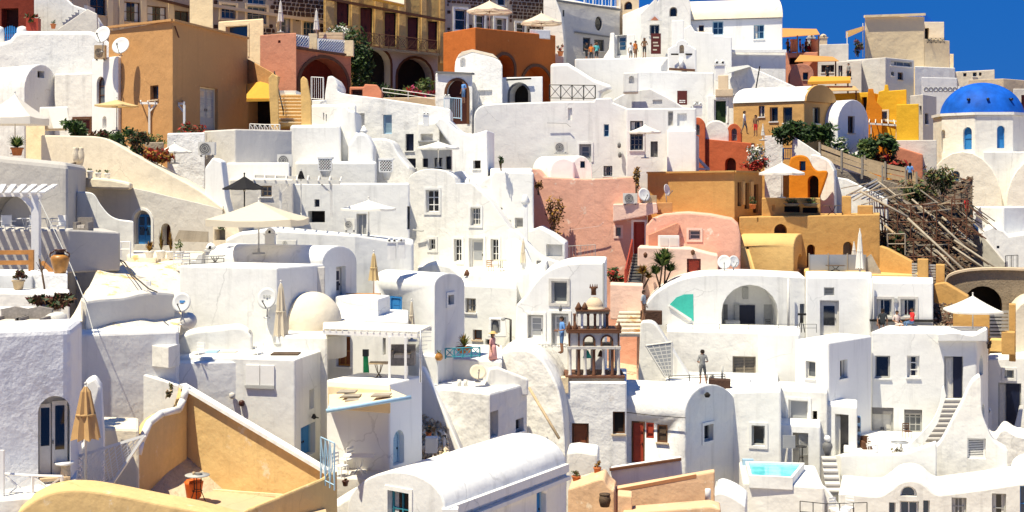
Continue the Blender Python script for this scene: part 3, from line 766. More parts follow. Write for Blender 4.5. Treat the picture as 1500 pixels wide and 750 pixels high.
# ---------------------------------------------------------------- people
def person(px,py,Y,h,label,heading=0,pose='stand',shirt='grey_shirt',legs='grey_short',skin='skin',hair='hair',sleeve=.45,leglen=.5,hat=None,skirt=None,arms=None,long_hair=False,group='people on the terraces',bag=None):
    """px,py: between the feet (or under the seat); heading 0 faces the camera, 90 faces the photograph's right"""
    o=P(px,py,Y);s=h/1.75;a=R(heading)
    T=lambda x,y,z:Vector((x*math.cos(a)-y*math.sin(a),x*math.sin(a)+y*math.cos(a),z))*s      # local forward is -y
    dz=0.0;lean=0.0
    if pose == 'sit':dz=-.50
    J={'pel':(0,0,.95+dz),'sp':(0,0,1.14+dz),'ch':(0,.01,1.33+dz),'nk':(0,.01,1.475+dz),'hd':(0,-.015,1.60+dz),'tp':(0,-.005,1.71+dz)}
    for sd,x in (('L',1),('R',-1)):
        J['s' +sd]=(x*.175,.01,1.41+dz);J['h' +sd]=(x*.09,0,.90+dz)
        if pose == 'sit':J['k' +sd]=(x*.12,-.42,.92+dz);J['a' +sd]=(x*.11,-.40,.50+dz);J['t' +sd]=(x*.12,-.56,.45+dz)
        elif pose == 'walk':J['k' +sd]=(x*.1,-.12*x-.03,.50);J['a' +sd]=(x*.09,-.22*x+.05,.09 if x >0 else .13);J['t' +sd]=(x*.1,-.22*x-.10,.035)
        elif pose == 'contra' and x <0:J['k' +sd]=(-.15,-.04,.48);J['a' +sd]=(-.19,.02,.085);J['t' +sd]=(-.23,-.13,.03)
        else:J['k' +sd]=(x*.1,-.015,.49);J['a' +sd]=(x*.105,.02,.085);J['t' +sd]=(x*.13,-.14,.03)
        ar=(arms or {}).get(sd,'down')
        E=dict(down=((x*.24,.03,1.12),(x*.25,-.05,.88)),bend=((x*.26,.06,1.13),(x*.14,-.2,1.08)),up=((x*.30,-.12,1.32),(x*.12,-.22,1.55)),
                 hip=((x*.36,.08,1.17),(x*.17,-.03,1.0)),fwd=((x*.22,-.16,1.17),(x*.14,-.40,1.12)),prop=((x*.30,.14,1.14),(x*.33,.24,.90)))[ar]
        J['e' +sd],J['w' +sd]=[(q[0],q[1],q[2]+dz) for q in E]
    rad=dict(pel=.135,sp=.115,ch=.14,nk=.055,hd=.098,tp=.075,sL=.065,sR=.065,hL=.095,hR=.095,kL=.058,kR=.058,aL=.040,aR=.040,tL=.032,tR=.032,eL=.040,eR=.040,wL=.028,wR=.028)
    B=[('pel','sp'),('sp','ch'),('ch','nk'),('nk','hd'),('hd','tp')]+[(p+d,q+d) for d in 'LR' for p,q in (('s','e'),('e','w'),('h','k'),('k','a'),('a','t'))]+[('ch','sL'),('ch','sR'),('pel','hL'),('pel','hR')]
    keys=list(J);vs=[T(*J[k]) for k in keys]
    me=bpy.data.meshes.new('person');me.from_pydata(vs,[(keys.index(p),keys.index(q)) for p,q in B],[])
    ob=bpy.data.objects.new('person',me);C.objects.link(ob);ob.location=o;WO[ob.name]=o;tag(ob,label,'person',group)
    sk=ob.modifiers.new('skin','SKIN');sk.use_smooth_shade=True
    for i,k in enumerate(keys):sv=me.skin_vertices[0].data[i];sv.radius=(rad[k]*s*(1.25 if k in ('ch','pel') else 1),rad[k]*s*(.85 if k in ('ch','pel','sp') else 1));sv.use_root=(k == 'pel'); 
    ss=ob.modifiers.new('sub','SUBSURF');ss.levels=1;ss.render_levels=1
    mats=[shirt,legs,skin,hair,'interior','brown']
    def done(dg):
        new=bpy.data.meshes.new_from_object(ob.evaluated_get(dg));ob.modifiers.clear()
        new.materials.clear()
        for k in mats:new.materials.append(M[k])
        seg=[(p,q,T(*J[p]),T(*J[q])) for p,q in B]
        for f in new.polygons:
            c=f.center;best=None
            for p,q,u,v in seg:
                d=v-u;t=max(0,min(1,(c-u).dot(d)/d.length_squared));e=(c-u-d*t).length/(rad[p]*(1-t)+rad[q]*t)
                if best is None or e <best[0]:best=(e,p,q,t)
            _,p,q,t=best;k=0
            if p in ('nk','hd') :k=2
            elif p == 'ch' and q == 'nk':k=0 if t <.75 else 2
            elif p[0] == 's' and len(p) == 2 and p != 'sp':k=0 if t <sleeve*2 else 2
            elif p[0] == 'e':k=0 if sleeve >.5+t*.5 else 2
            elif p == 'pel' or (p[0] == 'h' and p != 'hd'):k=1 if (p != 'pel' or q[0] == 'h' or t <.25) else 0
            elif p[0] == 'k':k=1 if leglen >.5+t*.5 else 2
            elif p[0] == 'a':k=5
            f.material_index=k;f.use_smooth=True
        bm=bmesh.new();bm.from_mesh(new)
        hc=T(*J['hd'])
        def lump(c,rx,ry,rz,mi,n=6,m=4):
            g=[]
            for i in range(m+1):
                th=math.pi*i/m;g.append([bm.verts.new(c+T(rx*math.sin(th)*math.cos(2*math.pi*j/n),ry*math.sin(th)*math.sin(2*math.pi*j/n),rz*math.cos(th))) for j in range(n)])
            for i in range(m):
                for j in range(n):
                    try:fc=bm.faces.new((g[i][j],g[i+1][j],g[i+1][(j+1) % n],g[i][(j+1) % n]));fc.material_index=mi;fc.smooth=True
                    except ValueError:pass
        L3=lambda x,y,z:T(J['hd'][0]+x,J['hd'][1]+y,J['hd'][2]+z)
        lump(L3(0,-.105,-.005),.016,.022,.026,2)                                           # nose
        for x in (-.034,.034):lump(L3(x,-.088,.025),.011,.009,.008,4)                     # eyes
        lump(L3(0,-.090,-.052),.026,.010,.008,5)                                            # mouth
        for x in (-.10,.10):lump(L3(x,.005,.005),.012,.022,.034,2)                        # ears
        for d in 'LR':                                                                           # palm, four fingers, thumb
            w_,e_=Vector(J['w' +d]),Vector(J['e' +d]);f=(w_-e_).normalized();sdv=f.cross(Vector((0,1,.3))).normalized();nv=f.cross(sdv)
            def tube(a_,b_,r0,r1):
                q=[bm.verts.new(T(*(a_+(sdv*math.cos(t)+nv*math.sin(t))*r0))) for t in (0,1.57,3.14,4.71)]+[bm.verts.new(T(*(b_+(sdv*math.cos(t)+nv*math.sin(t))*r1))) for t in (0,1.57,3.14,4.71)]
                for i in range(4):bm.faces.new((q[i],q[(i+1) % 4],q[4+(i+1) % 4],q[4+i])).material_index=2
                bm.faces.new(q[4:]).material_index=2
            pc=w_+f*.05
            lump(T(*pc),.040,.032,.055,2)
            for i,(off,ln) in enumerate(((-.030,.065),(-.010,.078),(.010,.072),(.029,.056))):
                k0=pc+f*.035+sdv*off;k1=k0+f*ln*.5+nv*.012;tube(k0,k1,.010,.009);tube(k1,k1+f*ln*.4+nv*.03,.009,.006)
            k0=pc-f*.015+sdv*.03;k1=k0+f*.03+sdv*.03+nv*.015;tube(k0,k1,.012,.010);tube(k1,k1+f*.03+nv*.012,.010,.007)
        bmesh.ops.recalc_face_normals(bm,faces=bm.faces);bm.to_mesh(new);bm.free()
        ob.data=new
    PEOPLE.append(done)
    hd=o+T(*J['hd'])
    mb=MB();n=12;g=[]
    prof=[(.0,.118),(.060,.108),(.098,.07),(.112,.02),(.108,-.03),(.09,-.075)]
    if long_hair:prof += [(.10,-.16),(.07,-.26)]
    for r_,z in prof:
        for i in range(n):
            t=2*math.pi*i/n;front=math.cos(t)                     # cos(t)=1 points to the face
            zz=z if z >.06 or front <.35 else max(z,.055);rr=r_ if z >.06 or front <.35 else r_*.9
            g.append(hd+T(math.sin(t)*rr,.012-front*rr*1.02,zz+.01))
    mb.add(g,[(k*n+i,k*n+(i+1) % n,(k+1)*n+(i+1) % n,(k+1)*n+i) for k in range(len(prof)-1) for i in range(n)],hair,True)
    mk('hair',mb,ob,fix=False)
    if hat:
        mb=MB().lathe(hd+UP*.075*s,[(.24*s,0),(.24*s,.012),(.125*s,.02),(.12*s,.09*s),(.08*s,.115*s)],hat,14);mk('sun_hat',mb,ob)
    if skirt:
        z0=.42+dz;mb=MB().lathe(o,[(.23*s,z0*s),(.20*s,(z0+.25)*s),(.175*s,(1.0+dz)*s),(.15*s,(1.12+dz)*s)],skirt,14);mk('skirt',mb,ob)
    if bag:mb=MB().box(o+T(-.14,.12,1.02+dz),o+T(.14,.26,1.40+dz),bag) if abs(math.sin(a)) <.3 else MB().ball(o+T(0,.19,1.2+dz),.16,bag);bag_=mk('backpack',mb);tag(bag_,'small backpack worn by ' +label[:60],'backpack')
    return ob
# ---------------------------------------------------------------- ground
def build_ground():
    xs=[-3000,-800,-250,-120]+[-80+4*i for i in range(41)]+[120,250,800,3000];ys=[4,15]+[22+3*i for i in range(48)]+[180,220,300,420,700,1400,3000]
    vs=[(x,y,ground_z(x,y)+(random.uniform(-.35,.35) if 25 <y <170 and abs(x) <90 else 0)) for y in ys for x in xs];n=len(xs)
    mb=MB();mb.add(vs,[(j*n+i,j*n+i+1,(j+1)*n+i+1,(j+1)*n+i) for j in range(len(ys)-1) for i in range(n-1)],'earth',True)
    mk('hillside',mb,None,(0,0,0),kind='structure',fix=False)
build_ground()
def barrel(parent,p0,p1,wv,rise,mat,name='vault_roof',over=0,n=10,th=.02,org=None):
    """barrel roof over the front eave p0-p1, spanning the plan vector wv"""
    p0,p1,wv=Vector(p0),Vector(p1),Vector(wv);mb=MB();vs=[]
    for e in (p0,p1):
        vs += [e+wv*(.5-.5*math.cos(math.pi*i/n))+UP*(rise*math.sin(math.pi*i/n)+th) for i in range(n+1)]
    mb.add(vs,[(i,i+1,n+2+i,n+1+i) for i in range(n)],mat,True)
    mb.add([v for v in vs[:n+1]],[tuple(range(n+1))],mat);mb.add([v for v in vs[n+1:]],[tuple(range(n+1))],mat)
    return mk(name,mb,parent)
def rails_on(*a,**k):return rail(*a,**k)
# ================================================================ skyline, right
tall=house('tall_house','tall blank sand coloured house standing against the blue sky','house','sand',[(1267,150),(1354,151)],23,back=9,r=.05)
mk('parapet_coping',MB().beam(P(1266,24,149.8),P(1355,21,150.8),.3,.25,'sand'),tall)
house('house_wing','stepped sand coloured wing with a balcony on the skyline','house','sand',[(1354.3,151),(1391,153)],57,back=8,r=.05)
house('house_wing','narrow lower step at the end of the sand coloured skyline house','house','sand',[(1391.3,153),(1397,153)],79,back=8,r=.05)
house('rooftop_room','small pale rooftop room behind the skyline balcony rail','house','cream',[(1352,157),(1383,157)],32,ops=[('d' and ('h'))and(0,'h',1354.8,41,1361,62,'interior',.6)],r=.04,back=5)
mk('roof_cover',MB().prism([P(1352,32,158),P(1352,20,158),P(1355,20.5,158),P(1369,31.5,158)],(0,2,0),'dome_blue'),bpy.data.objects['rooftop_room'])
rail('balcony_railing','dark scrolled iron balcony railing high on the skyline','railing',[(1358,63,150.6),(1384,63,151.2)],.55,style='scroll',gap=.55)
house('house','long low white base under the sand coloured skyline house','house','white',[(1340,147),(1399,149)],97,back=6,r=.06)
aw=thing('awning','grey brown cloth awning tilted beside the tall sand house','awning',P(1253,52,149))
mk('cloth',MB().add([P(1239,46,147),P(1266,38,149),P(1266,44,152),P(1239,56,151)],[(0,1,2,3)],'canvas_tan'),aw,fix=False)
for x,y,Y in ((1241,55,147),(1264,42,149)):mk('pole',MB().bar(P(x,84,Y),P(x,y-8,Y),.05,'white_paint'),aw)
house('house','pale house with a flat white roof edge behind the restaurant canopies','house','stucco_grey',[(1196,142),(1243,141)],64,r=.05,ops=[(0,'w',1203,95,1222,106,'grey_dark',3,1)])
mk('roof_slab',MB().beam(P(1195,65,141.6),P(1244,64,140.6),.5,.5,'white'),bpy.data.objects[[o.name for o in C.objects if o.name.startswith('house')][-1]] if False else None,label='flat white roof slab over the pale skyline house',cat='roof slab',name='roof_slab') if False else None
house('house','grey white house with a long grey window and a small brown one','house','stucco_grey',[(1240,140),(1297,137),(1339,140)],84,r=.06,
      ops=[(1,'w',1305,90,1336,97,'grey_paint',3,1,'glass_grey'),(1,'w',1305.5,105,1310,111,'grey_dark',1,1),(1,'w',1315,106,1323,117,'brown',1,2)])
house('house','small grey white house with two dark windows below the skyline awning','house','stucco_grey',[(1222,138),(1262,136)],88,r=.06,ops=[(0,'w',1228,96,1234,112,'grey_dark',1,2),(0,'w',1240,104,1247,113,'grey_dark',1,1)])
house('house','white wall house above the lattice frieze beside the blue dome','house','white',[(1350,136),(1402,137)],113,r=.05,back=5)
def frieze(x0,x1,py,Y,label):
    a,b=P(x0,py+4,Y),P(x1,py-4,Y);root=thing('parapet_frieze',label,'balustrade',a,'scrolled friezes behind the dome')
    mk('band',MB().box((a.x,Y,a.z),(b.x,Y+.15,b.z),'white_paint'),root);n=int((b.x-a.x)/.45);h=(b.z-a.z)/2
    for i in range(n):
        c=Vector((a.x+(i+.5)*(b.x-a.x)/n,Y-.02,a.z+h))
        mk('scroll_ring',MB().path([c+Vector((h*.75*math.cos(t*.7),0,h*.75*math.sin(t*.7))) for t in range(10)],.035,'grey_dark',4),root)
frieze(1353,1402,131,133,'white parapet frieze with dark scroll rings under the white wall')
frieze(1404,1424,130,134,'short scroll ring frieze just above the blue dome')
house('house','old cream house with small square windows on the skyline','house','cream',[(1399,150),(1457,150)],[105,102],r=.06,back=6,ops=[(0,'w',1411,107,1416,112,'brown',1,1),(0,'w',1425,106,1431,112,'wood_pale',1,1),(0,'w',1434,106,1438,111,'brown',1,1)])
house('house','long weathered beige house running out of frame beyond the dome','house','beige',[(1418,140),(1470,139),(1520,141)],[117,115,119],r=.06)
house('house','house corner with a dark red door behind the blue dome','house','stucco_grey',[(1484,132),(1530,132)],130,r=.06,ops=[(0,'d',1496,139,1512,166,'maroon')])
house('house','pale house side with a slim dark window between yellow house and dome','house','stucco_grey',[(1333,128),(1352,126),(1372,129)],138,r=.06,ops=[(1,'w',1355,166,1360,182,'navy',1,2),(0,'w',1346.5,155,1350,168,'grey_dark',1,2)])
# ================================================================ blue domed church
DC=P(1438,172,117);DR=59/F*117
church=thing('domed_church','white octagonal church with a bright blue dome','church',DC-UP*5.2)
prof=[(DR*1.0,0)]+[(DR*math.cos(t),DR*.86*math.sin(t)) for t in [math.pi/2*i/14 for i in range(1,14)]]+[(.02,DR*.86)]
mk('dome',MB().lathe(DC,prof,'dome_blue',48),church)
oct_r=DR*1.17;bm=bmesh.new();q=[Vector((DC.x+oct_r*math.cos(R(22.5+45*i-4)),DC.y+oct_r*math.sin(R(22.5+45*i-4)))) for i in range(8)]
lo=[bm.verts.new((v.x,v.y,DC.z-5.4)) for v in q];hi=[bm.verts.new((v.x,v.y,DC.z+.02)) for v in q]
bm.faces.new(lo[::-1]);bm.faces.new(hi)
for i in range(8):bm.faces.new((lo[i],lo[(i+1) % 8],hi[(i+1) % 8],hi[i]))
pl={i:(q[i],q[(i+1) % 8]) for i in range(8)}
def dface(px):                      # the drum face that a column meets, nearest first
    best=None
    for i in range(8):
        a,b=q[i],q[(i+1) % 8];k=(px-750)/F;d=b-a;den=d.x-k*d.y
        if abs(den) <1e-9:continue
        u=(k*a.y-a.x)/den
        if 0 <= u <= 1:
            y=a.y+d.y*u
            if best is None or y <best[1]:best=(i,y)
    return best[0]
finish_body('drum',None,None,bm,.06,'white',(DC.x,DC.y,DC.z-5.4),pl,[(dface(1417),'aw',1411,186,1423.5,219,'blue',1,2,'blue'),(dface(1466),'aw',1460.5,184,1472,217,'blue',1,2,'blue'),(dface(1382),'an',1378.5,190,1384.5,224,.3)],None,None,church)
mb=MB()
for i in range(8):
    a,b=q[i],q[(i+1) % 8];c=Vector((DC.x,DC.y));a2,b2=c+(a-c)*1.035,c+(b-c)*1.035;a3,b3=c+(a-c)*.80,c+(b-c)*.80
    mb.hexa([(v.x,v.y,DC.z+.03) for v in (a2,b2,b3,a3)]+[(v.x,v.y,DC.z+.26) for v in (a2,b2,b3,a3)],'white')
mk('cornice',mb,church)
for i,a in enumerate((-100,-62,-128)):
    d=Vector((math.cos(R(a)),math.sin(R(a)),0));p=DC+d*DR*.93+UP*DR*.40
    mk('vent_pipe',MB().bar(p-d*.3,p+d*.12,.12,'navy',7),church)
vault('church_vault','big cream barrel vault below the blue dome with a small arched window','church','cream_pale',(1352,113),(1468,111),300,222,345,7,ops=[(0,'aw',1394,250,1406,265,'grey_paint',1,1,'glass_blue')],r=.06)
vault('church_vault','second cream barrel vault running out of frame beside the domed church','church','cream_pale',(1474,110),(1590,109),300,226,345,7,r=.06)
house('church_apse','square white block tucked between the church vaults under the dome','church','white',[(1440,111.8),(1503,111.5)],222,None,back=2,r=.08)
house('terrace_wall','white terrace wall with stepped top below the church vaults','wall','white',[(1424,103),(1470,101),(1520,103)],303,r=.1)
slab('white_building','white building with a rounded lit roof below the church','house','white',(1432,98),(1520,97),[(1432,420),(1432,350),(1440,338),(1455,332),(1470,338),(1478,346),(1520,340),(1520,420)],6,r=.1,ops=[(0,'w',1460,360,1464,364,'grey_dark',1,1)])
slab('stair_wall','grey white sloping wall going down beside the scaffold','wall','stucco_grey',(1408,99),(1475,94),[(1408,400),(1408,318),(1420,322),(1472,384),(1475,400)],1.2,r=.06)
vault('white_vault','low rounded cream vault at the frame edge beside the stone arch','house','cream',(1484,80),(1560,80),470,437,520,5)
rail('stair_railing','short dark iron railing at the foot of the grey sloping wall','railing',[(1473,398,94),(1491,397,94)],1.1,style='baluster',gap=.5,fill=.2)
# ================================================================ restaurant terraces under canopies, right of the vault house
rest=thing('restaurant_canopy','tan cloth canopy on posts over the crowded upper restaurant terrace','canopy',P(1150,80,133),'restaurant canopies')
mk('cloth',MB().hexa([P(1146,55,131),P(1201,51,131),P(1196,43,137),P(1146,42,137)]+[v+UP*.05 for v in (P(1146,55,131),P(1201,51,131),P(1196,43,137),P(1146,42,137))],'canvas_orange'),rest)
for x in (1168,1199):mk('pole',MB().bar(P(x,84,131),P(x,52,131),.07,'brown'),rest)
rest=thing('restaurant_canopy','pointed orange tan canopy below the crowded terrace','canopy',P(1190,110,128),'restaurant canopies')
mk('cloth',MB().hexa([P(1164,91,126),P(1229,90,126),P(1220,84,131),P(1172,81,131)]+[v+UP*.06 for v in (P(1164,91,126),P(1229,90,126),P(1220,84,131),P(1172,81,131))],'canvas_orange'),rest)
for x in (1170,1224):mk('pole',MB().bar(P(x,125,126.4),P(x,90,126.4),.07,'brown'),rest)
rest=thing('restaurant_canopy','bright yellow awning strip above the tan house roof','canopy',P(1215,135,120),'restaurant canopies')
mk('cloth',MB().hexa([P(1183,124,118),P(1246,122,118),P(1246,116,122),P(1188,116,122)]+[v+UP*.25 for v in (P(1183,124,118),P(1246,122,118),P(1246,116,122),P(1188,116,122))],'awning_yellow'),rest)
for x in (1190,1242):mk('pole',MB().bar(P(x,140,119),P(x,121,119),.07,'brown'),rest)
rest=thing('restaurant_canopy','grey brown sagging canopy in front of the mustard house','canopy',P(1235,140,117),'restaurant canopies')
mk('cloth',MB().hexa([P(1206,134,115),P(1258,133,115),P(1252,127,120),P(1210,127,120)]+[v+UP*.06 for v in (P(1206,134,115),P(1258,133,115),P(1252,127,120),P(1210,127,120))],'canvas_tan'),rest)
for x in (1209,1254):mk('pole',MB().bar(P(x,150,115.5),P(x,132,115.5),.06,'brown'),rest)
house('restaurant','salmon pink restaurant terrace house with stout pink posts','restaurant','salmon',[(1150,132),(1198,131)],76,r=.06,ops=[(0,'h',1156,84,1176,94,'interior',.8)])
for x in (1163,1193):tag(mk('terrace_post',MB().lathe(P(x,76,132.2),[(.34,0),(.34,1.0),(.40,1.02),(.40,1.2)],'salmon',8)),'stout pink post at the %s end of the crowded restaurant terrace' % ('near the white house' if x <1170 else 'canopy corner'),'post')
vault('pink_vault','small pink vault roof with a dark door under the orange canopy','house','salmon',(1157,124),(1192,124),108,93,130,5,ops=[(0,'w',1176,106,1184,117,'brown',1,1)])
cl=['brown_coat','dark_shirt','orange_shirt','white_shirt','brown_coat','red_shirt','dark_shirt']
for i,x in enumerate((1154,1159,1172,1176,1181,1186,1190)):
    person(x,82,132.9+.25*(i % 2),1.7,['diner in a brown top by the white house wall','diner in a dark top next to the first pink post','diner in orange behind the terrace middle','diner in white at the crowded terrace','diner in brown beside the white shirted diner','diner in red near the outer pink post','dark dressed diner at the outer end of the crowded terrace'][i],heading=[40,-30,80,10,-60,30,-20][i],shirt=cl[i],legs='dark_shirt',skin='skin_tan',pose='sit' if i % 2 else 'stand',arms=dict(L='bend',R='bend'),group='people on the crowded restaurant terrace')
bush(1248,60,1264,80,147.5,'dark purple leaved shrub on the roof beside the tall house',('leaf_dark','maroon'),160,size=.2)
bush(1180,66,1192,78,133.5,'small green shrub between the diners on the restaurant terrace',('leaf_dark','leaf'),90,size=.2)
for x,Y,t in ((1206,145,'brown'),(1188,146,'grey')):
    chimney(x,66,Y,12,16,'squat %s rooftop chimney on the low skyline behind the restaurant' % t,'hood','beige' if t == 'brown' else 'stucco_grey')
person(1212,122,124.5,1.7,'waiter in dark clothes standing under the pointed orange canopy',heading=30,shirt='dark_shirt',legs='dark_shirt',arms=dict(L='bend'),skin='skin_tan',group='people on the crowded restaurant terrace')
person(1243,119,126,1.7,'person in grey standing beside the bright yellow awning',heading=-60,shirt='grey_shirt',legs='dark_shirt',group='people on the crowded restaurant terrace')
# ================================================================ mustard houses and white pointed vault
house('mustard_house','flat mustard house behind the white pointed vault','house','mustard',[(1215,117),(1275,115),(1292,118)],135,r=.06,ops=[(0,'h',1262,142,1270,166,'interior',.5)])
slab('mustard_house','bright mustard house with a stepped roof and small grey window','house','mustard',(1272,113),(1330,112),[(1272,250),(1272,158),(1284,152),(1287,134),(1295,132),(1296,124),(1301,124),(1302,133),(1328,131),(1330,250)],6,r=.06,ops=[(0,'w',1290,163,1299.5,175,'grey_paint',1,1,'glass_grey','cream')])
house('mustard_house','mustard house end with a rough low roof edge beside the pale house','house','mustard',[(1313,109),(1346,108)],152,r=.06,back=5)
slab('stair_parapet','orange curved parapet on top of the mustard house','wall','orange_bright',(1268,112.4),(1292,112),[(1268,168),(1272,130),(1279,130),(1283,148),(1292,158),(1292,170)],.4,r=.04)
pergola('thin white pergola against the mustard house',[P(1273,181,110),P(1320,184,109),P(1318,178,112),P(1274,175,113)],[P(1276,205,110),P(1313,205,109.3)],2.0,'offwhite_paint',6,.1,.07,brace=False)
vault('white_vault','bluish white pointed vault house with one brown window','house','white_blue',(1227,104),(1272.5,106.5),182,146,215,(-2.2,3.2),ops=[(0,'w',1242,170,1252,195,'brown',2,1,'glass')])
# ================================================================ tan house with the white barrel roof
tan=house('tan_house','tan house with three dark windows under a white barrel roof','house','tan_house',[(1074,106),(1178,103),(1222,106)],148,r=.05,
            ops=[(0,'w',1111.5,155,1120,171,'grey_dark',1,1),(0,'w',1127.5,157,1139.5,178,'grey_dark',1,1),(0,'w',1147,157,1160.5,180,'grey_dark',1,1),(1,'w',1190.5,157,1201,181,'grey_dark',1,1)])
p0,p1=P(1074,147,106),P(1178,147,103);p0.z=p1.z=ZZ(148,103)
wv=P(1222,148,106)-P(1178,148,103);wv.z=0
barrel(tan,p0-Vector((.05,.1,0)),p1-Vector((0,.1,0)),wv,1.25,'white',th=.01)
gab=MB();nn=12;gp=[p1+Vector((.14,-.10,0))+wv*(.5-.5*math.cos(math.pi*i/nn))+UP*1.32*math.sin(math.pi*i/nn) for i in range(nn+1)]
gab.prism(gp,(-.25,.12,0),'tan_house');mk('gable',gab,tan)
mk('shutter',MB().fbox(frame_on(PX(1074,106),PX(1178,103),1129,158,1131,177)[0],0,.1,0,1,0,.03,'brown'),tan)
# white sloped roof left behind the tan house and bits
slab('white_roof','sunlit white sloping roof behind the tan house','house','white_worn',(1068,111),(1180,109),[(1068,200),(1068,118),(1078,102),(1100,98),(1168,128),(1180,150),(1180,200)],5,r=.08)
aw=thing('sail_awning','dark grey shade sail beside the round chimney','awning',P(1066,110,112));mk('cloth',MB().hexa([P(1066,108,110),P(1100,98,110),P(1095,96,113),P(1064,100,113)]+[v+UP*.05 for v in (P(1066,108,110),P(1100,98,110),P(1095,96,113),P(1064,100,113))],'grey_paint'),aw)
tag(mk('mast',MB().bar(P(1106,137,107.5),P(1113,97,107.5),.05,'iron')),'thin leaning dark mast on the white sloping roof','mast')
# ================================================================ vault house top right of centre
vh=house('vault_house','large white house with two blue windows under a long cream barrel roof','house','white',[(1006,123),(1146,121)],26,back=9,r=.05,
           ops=[(0,'w',1043.5,31,1059.5,51,'blue_pale',2,2,'glass_blue'),(0,'w',1104,36,1119.5,57,'blue_pale',2,2,'glass_blue'),(0,'w',1023.5,37,1031,46,'brown',1,1)])
z=ZZ(26,121);a,b=P(1003,26,123),P(1146,26,121);a.z=b.z=z
barrel(vh,a-Vector((0,.2,0)),b-Vector((0,.2,0)),(0.3,9,0),2.15,'cream',n=16)
for x0,x1,y in ((1042,1061,52.5),(1102.5,1121,59)):mk('sill',MB().beam(P(x0,y,121.8),P(x1,y,121.6),.3,.12,'white'),vh)
house('house_extension','white extension with a projecting top edge below the blue windows','house','white',[(1064,118.5),(1151,117.5)],76,r=.05,back=5)
mk('cornice',MB().beam(P(1066,75,118.2),P(1152,75,117.2),.3,.25,'white'),bpy.data.objects['house_extension'])
slab('white_block','white stepped block left of the cream barrel roof','house','white',(1002,117),(1072,116),[(1002,130),(1002,42),(1012,36),(1018,46),(1045,48),(1046,52),(1072,54),(1072,130)],5,r=.07)
slab('arched_tower','tall white round topped block with a small arched window','house','white',(938,121),(1012,120),[(938,130),(938,20),(952,6),(962,-4)]+arc(962,1012,10,-14)[::-1][1:-1]+[(1012,10),(1012,130)],6,r=.06,ops=[(0,'aw',980.5,10,992,24,'wood_grey',1,1),(0,'w',951.5,36,966,52,'grey_paint',2,1)])
ped=bpy.data.objects['arched_tower']
mk('pediment',MB().prism([P(948,31,119.6),P(970,31,119.6),P(959,20,119.6)],(0,-.35,0),'white'),ped);mk('pediment_panel',MB().prism([P(953,29.8,119.2),P(965,29.8,119.2),P(959,24,119.2)],(0,-.06,0),'terracotta'),ped)
slab('shed_roof_house','white lean-to with a sloping white roof edge beside the arched tower','house','white',(912,124),(950,123),[(912,110),(912,22),(950,6),(950,110)],4,r=.05)
house('beige_house','narrow beige house with dark windows squeezed between white walls','house','beige',[(903,126),(936,125)],-14,r=.05,ops=[(0,'w',913,38,920,52,'navy',1,1),(0,'aw',914,2,926,14,'brown',1,1)])
house('white_block','white stair block in front of the beige house with a blue grey glazed door','house','white',[(897,119),(930,118)],50,r=.06,ops=[(0,'d',903,51.5,918,81,'grey_paint',None,'glass',None,'glass_blue',3)],back=4)
house('terrace_wall','white terrace wall under the seated crowd beside the maroon sign','wall','white',[(842,116),(930,115),(985,114)],83,back=4,r=.1)
sign_board(953.5,49,968,79,113.6,'tall maroon menu board at the terrace edge with pale lines','maroon',[(.8,((.2,.8),)),(.55,((.2,.7),)),(.4,((.25,.8),)),(.2,((.2,.6),))],'canvas','menu_board')
bg=slab('bell_gable','white bell gable with round top and two dark slots','bell gable','white',(978,112.5),(1020,112),[(978,112),(978,72),(988,66)]+arc(990,1008,66,58)[::-1]+[(1010,66),(1020,72),(1020,112)],1.2,r=.08,ops=[(0,'ah',995,65.5,1002,78,'beige',.5)])
for x0,x1 in ((983,994),(1004,1014)):mk('slot',MB().beam(P(x0,79.5,112.1),P(x1,79.5,112.1),.06,.13,'interior'),bg)
mk('ledge',MB().beam(P(980,101,112),P(1018,103,111.8),.35,.16,'brown'),bg);mk('column',MB().bar(P(998,101,112),P(998,84,112),.17,'white',8),bg)
house('white_pillar','plain white pillar rising behind the bell gable','chimney','white',[(984,114.5),(1002,114)],29,75,back=1.2,r=.06)
house('terrace_wall','long white terrace wall beneath the bell gable','wall','white',[(930,112),(1046,110.5)],[104,106],back=4,r=.1,ops=[(0,'n',1018,149,1023,156,.2)])
sign_board(992,133,1006.5,153.5,110.6,'dark red notice board with white lettering on the white wall','maroon',[(.30,((.2,.45),(.5,.8))),(.17,((.2,.6),(.65,.8)))])
chimney(1054,111,109,17,24,'round white chimney with two triangular smoke holes','pots'); 
house('stone_stack','rough tan stone stack under the round white chimney','chimney','beige',[(1052,108.6),(1067,108.2)],110,138,back=1.5,r=.05)
house('green_door_house','white house with a dark green door and stone lintel','house','white',[(1036,107.6),(1076,107)],139,r=.06,back=4,ops=[(0,'d',1046,146,1064.5,180,'leaf_dark','white_paint','plank','white')])
house('stone_lintel','rubble stone lintel above the dark green door','wall','beige',[(1048,107.1),(1074,106.7)],130,141,back=.8,r=.04)
chimney(1022,162,105,15,12,'low white double chimney beside the dark red notice board','pots')
# ================================================================ white gabled houses centre top
slab('gabled_house','white house with a sagging gabled roof line','house','white',(898,107),(1008,105),[(898,230),(898,146),(920,134),(952,129),(985,146),(1006,160),(1008,230)],6,r=.1,ops=[(0,'n',956,146,970,152,.2)])
house('lantern_niche','square white chimney block with a pale niche near the gabled roof','chimney','white',[(913,104),(935,103.6)],106,135,back=2,r=.07,ops=[(0,'an',921,111,929,122,.3)])
slab('ramp_wall','thick rounded white ramp wall below the balcony people','wall','white',(806,112),(900,110),[(806,145),(806,93),(832,92),(870,116),(893,124),(897,130),(880,137),(870,145)],3,r=.25)
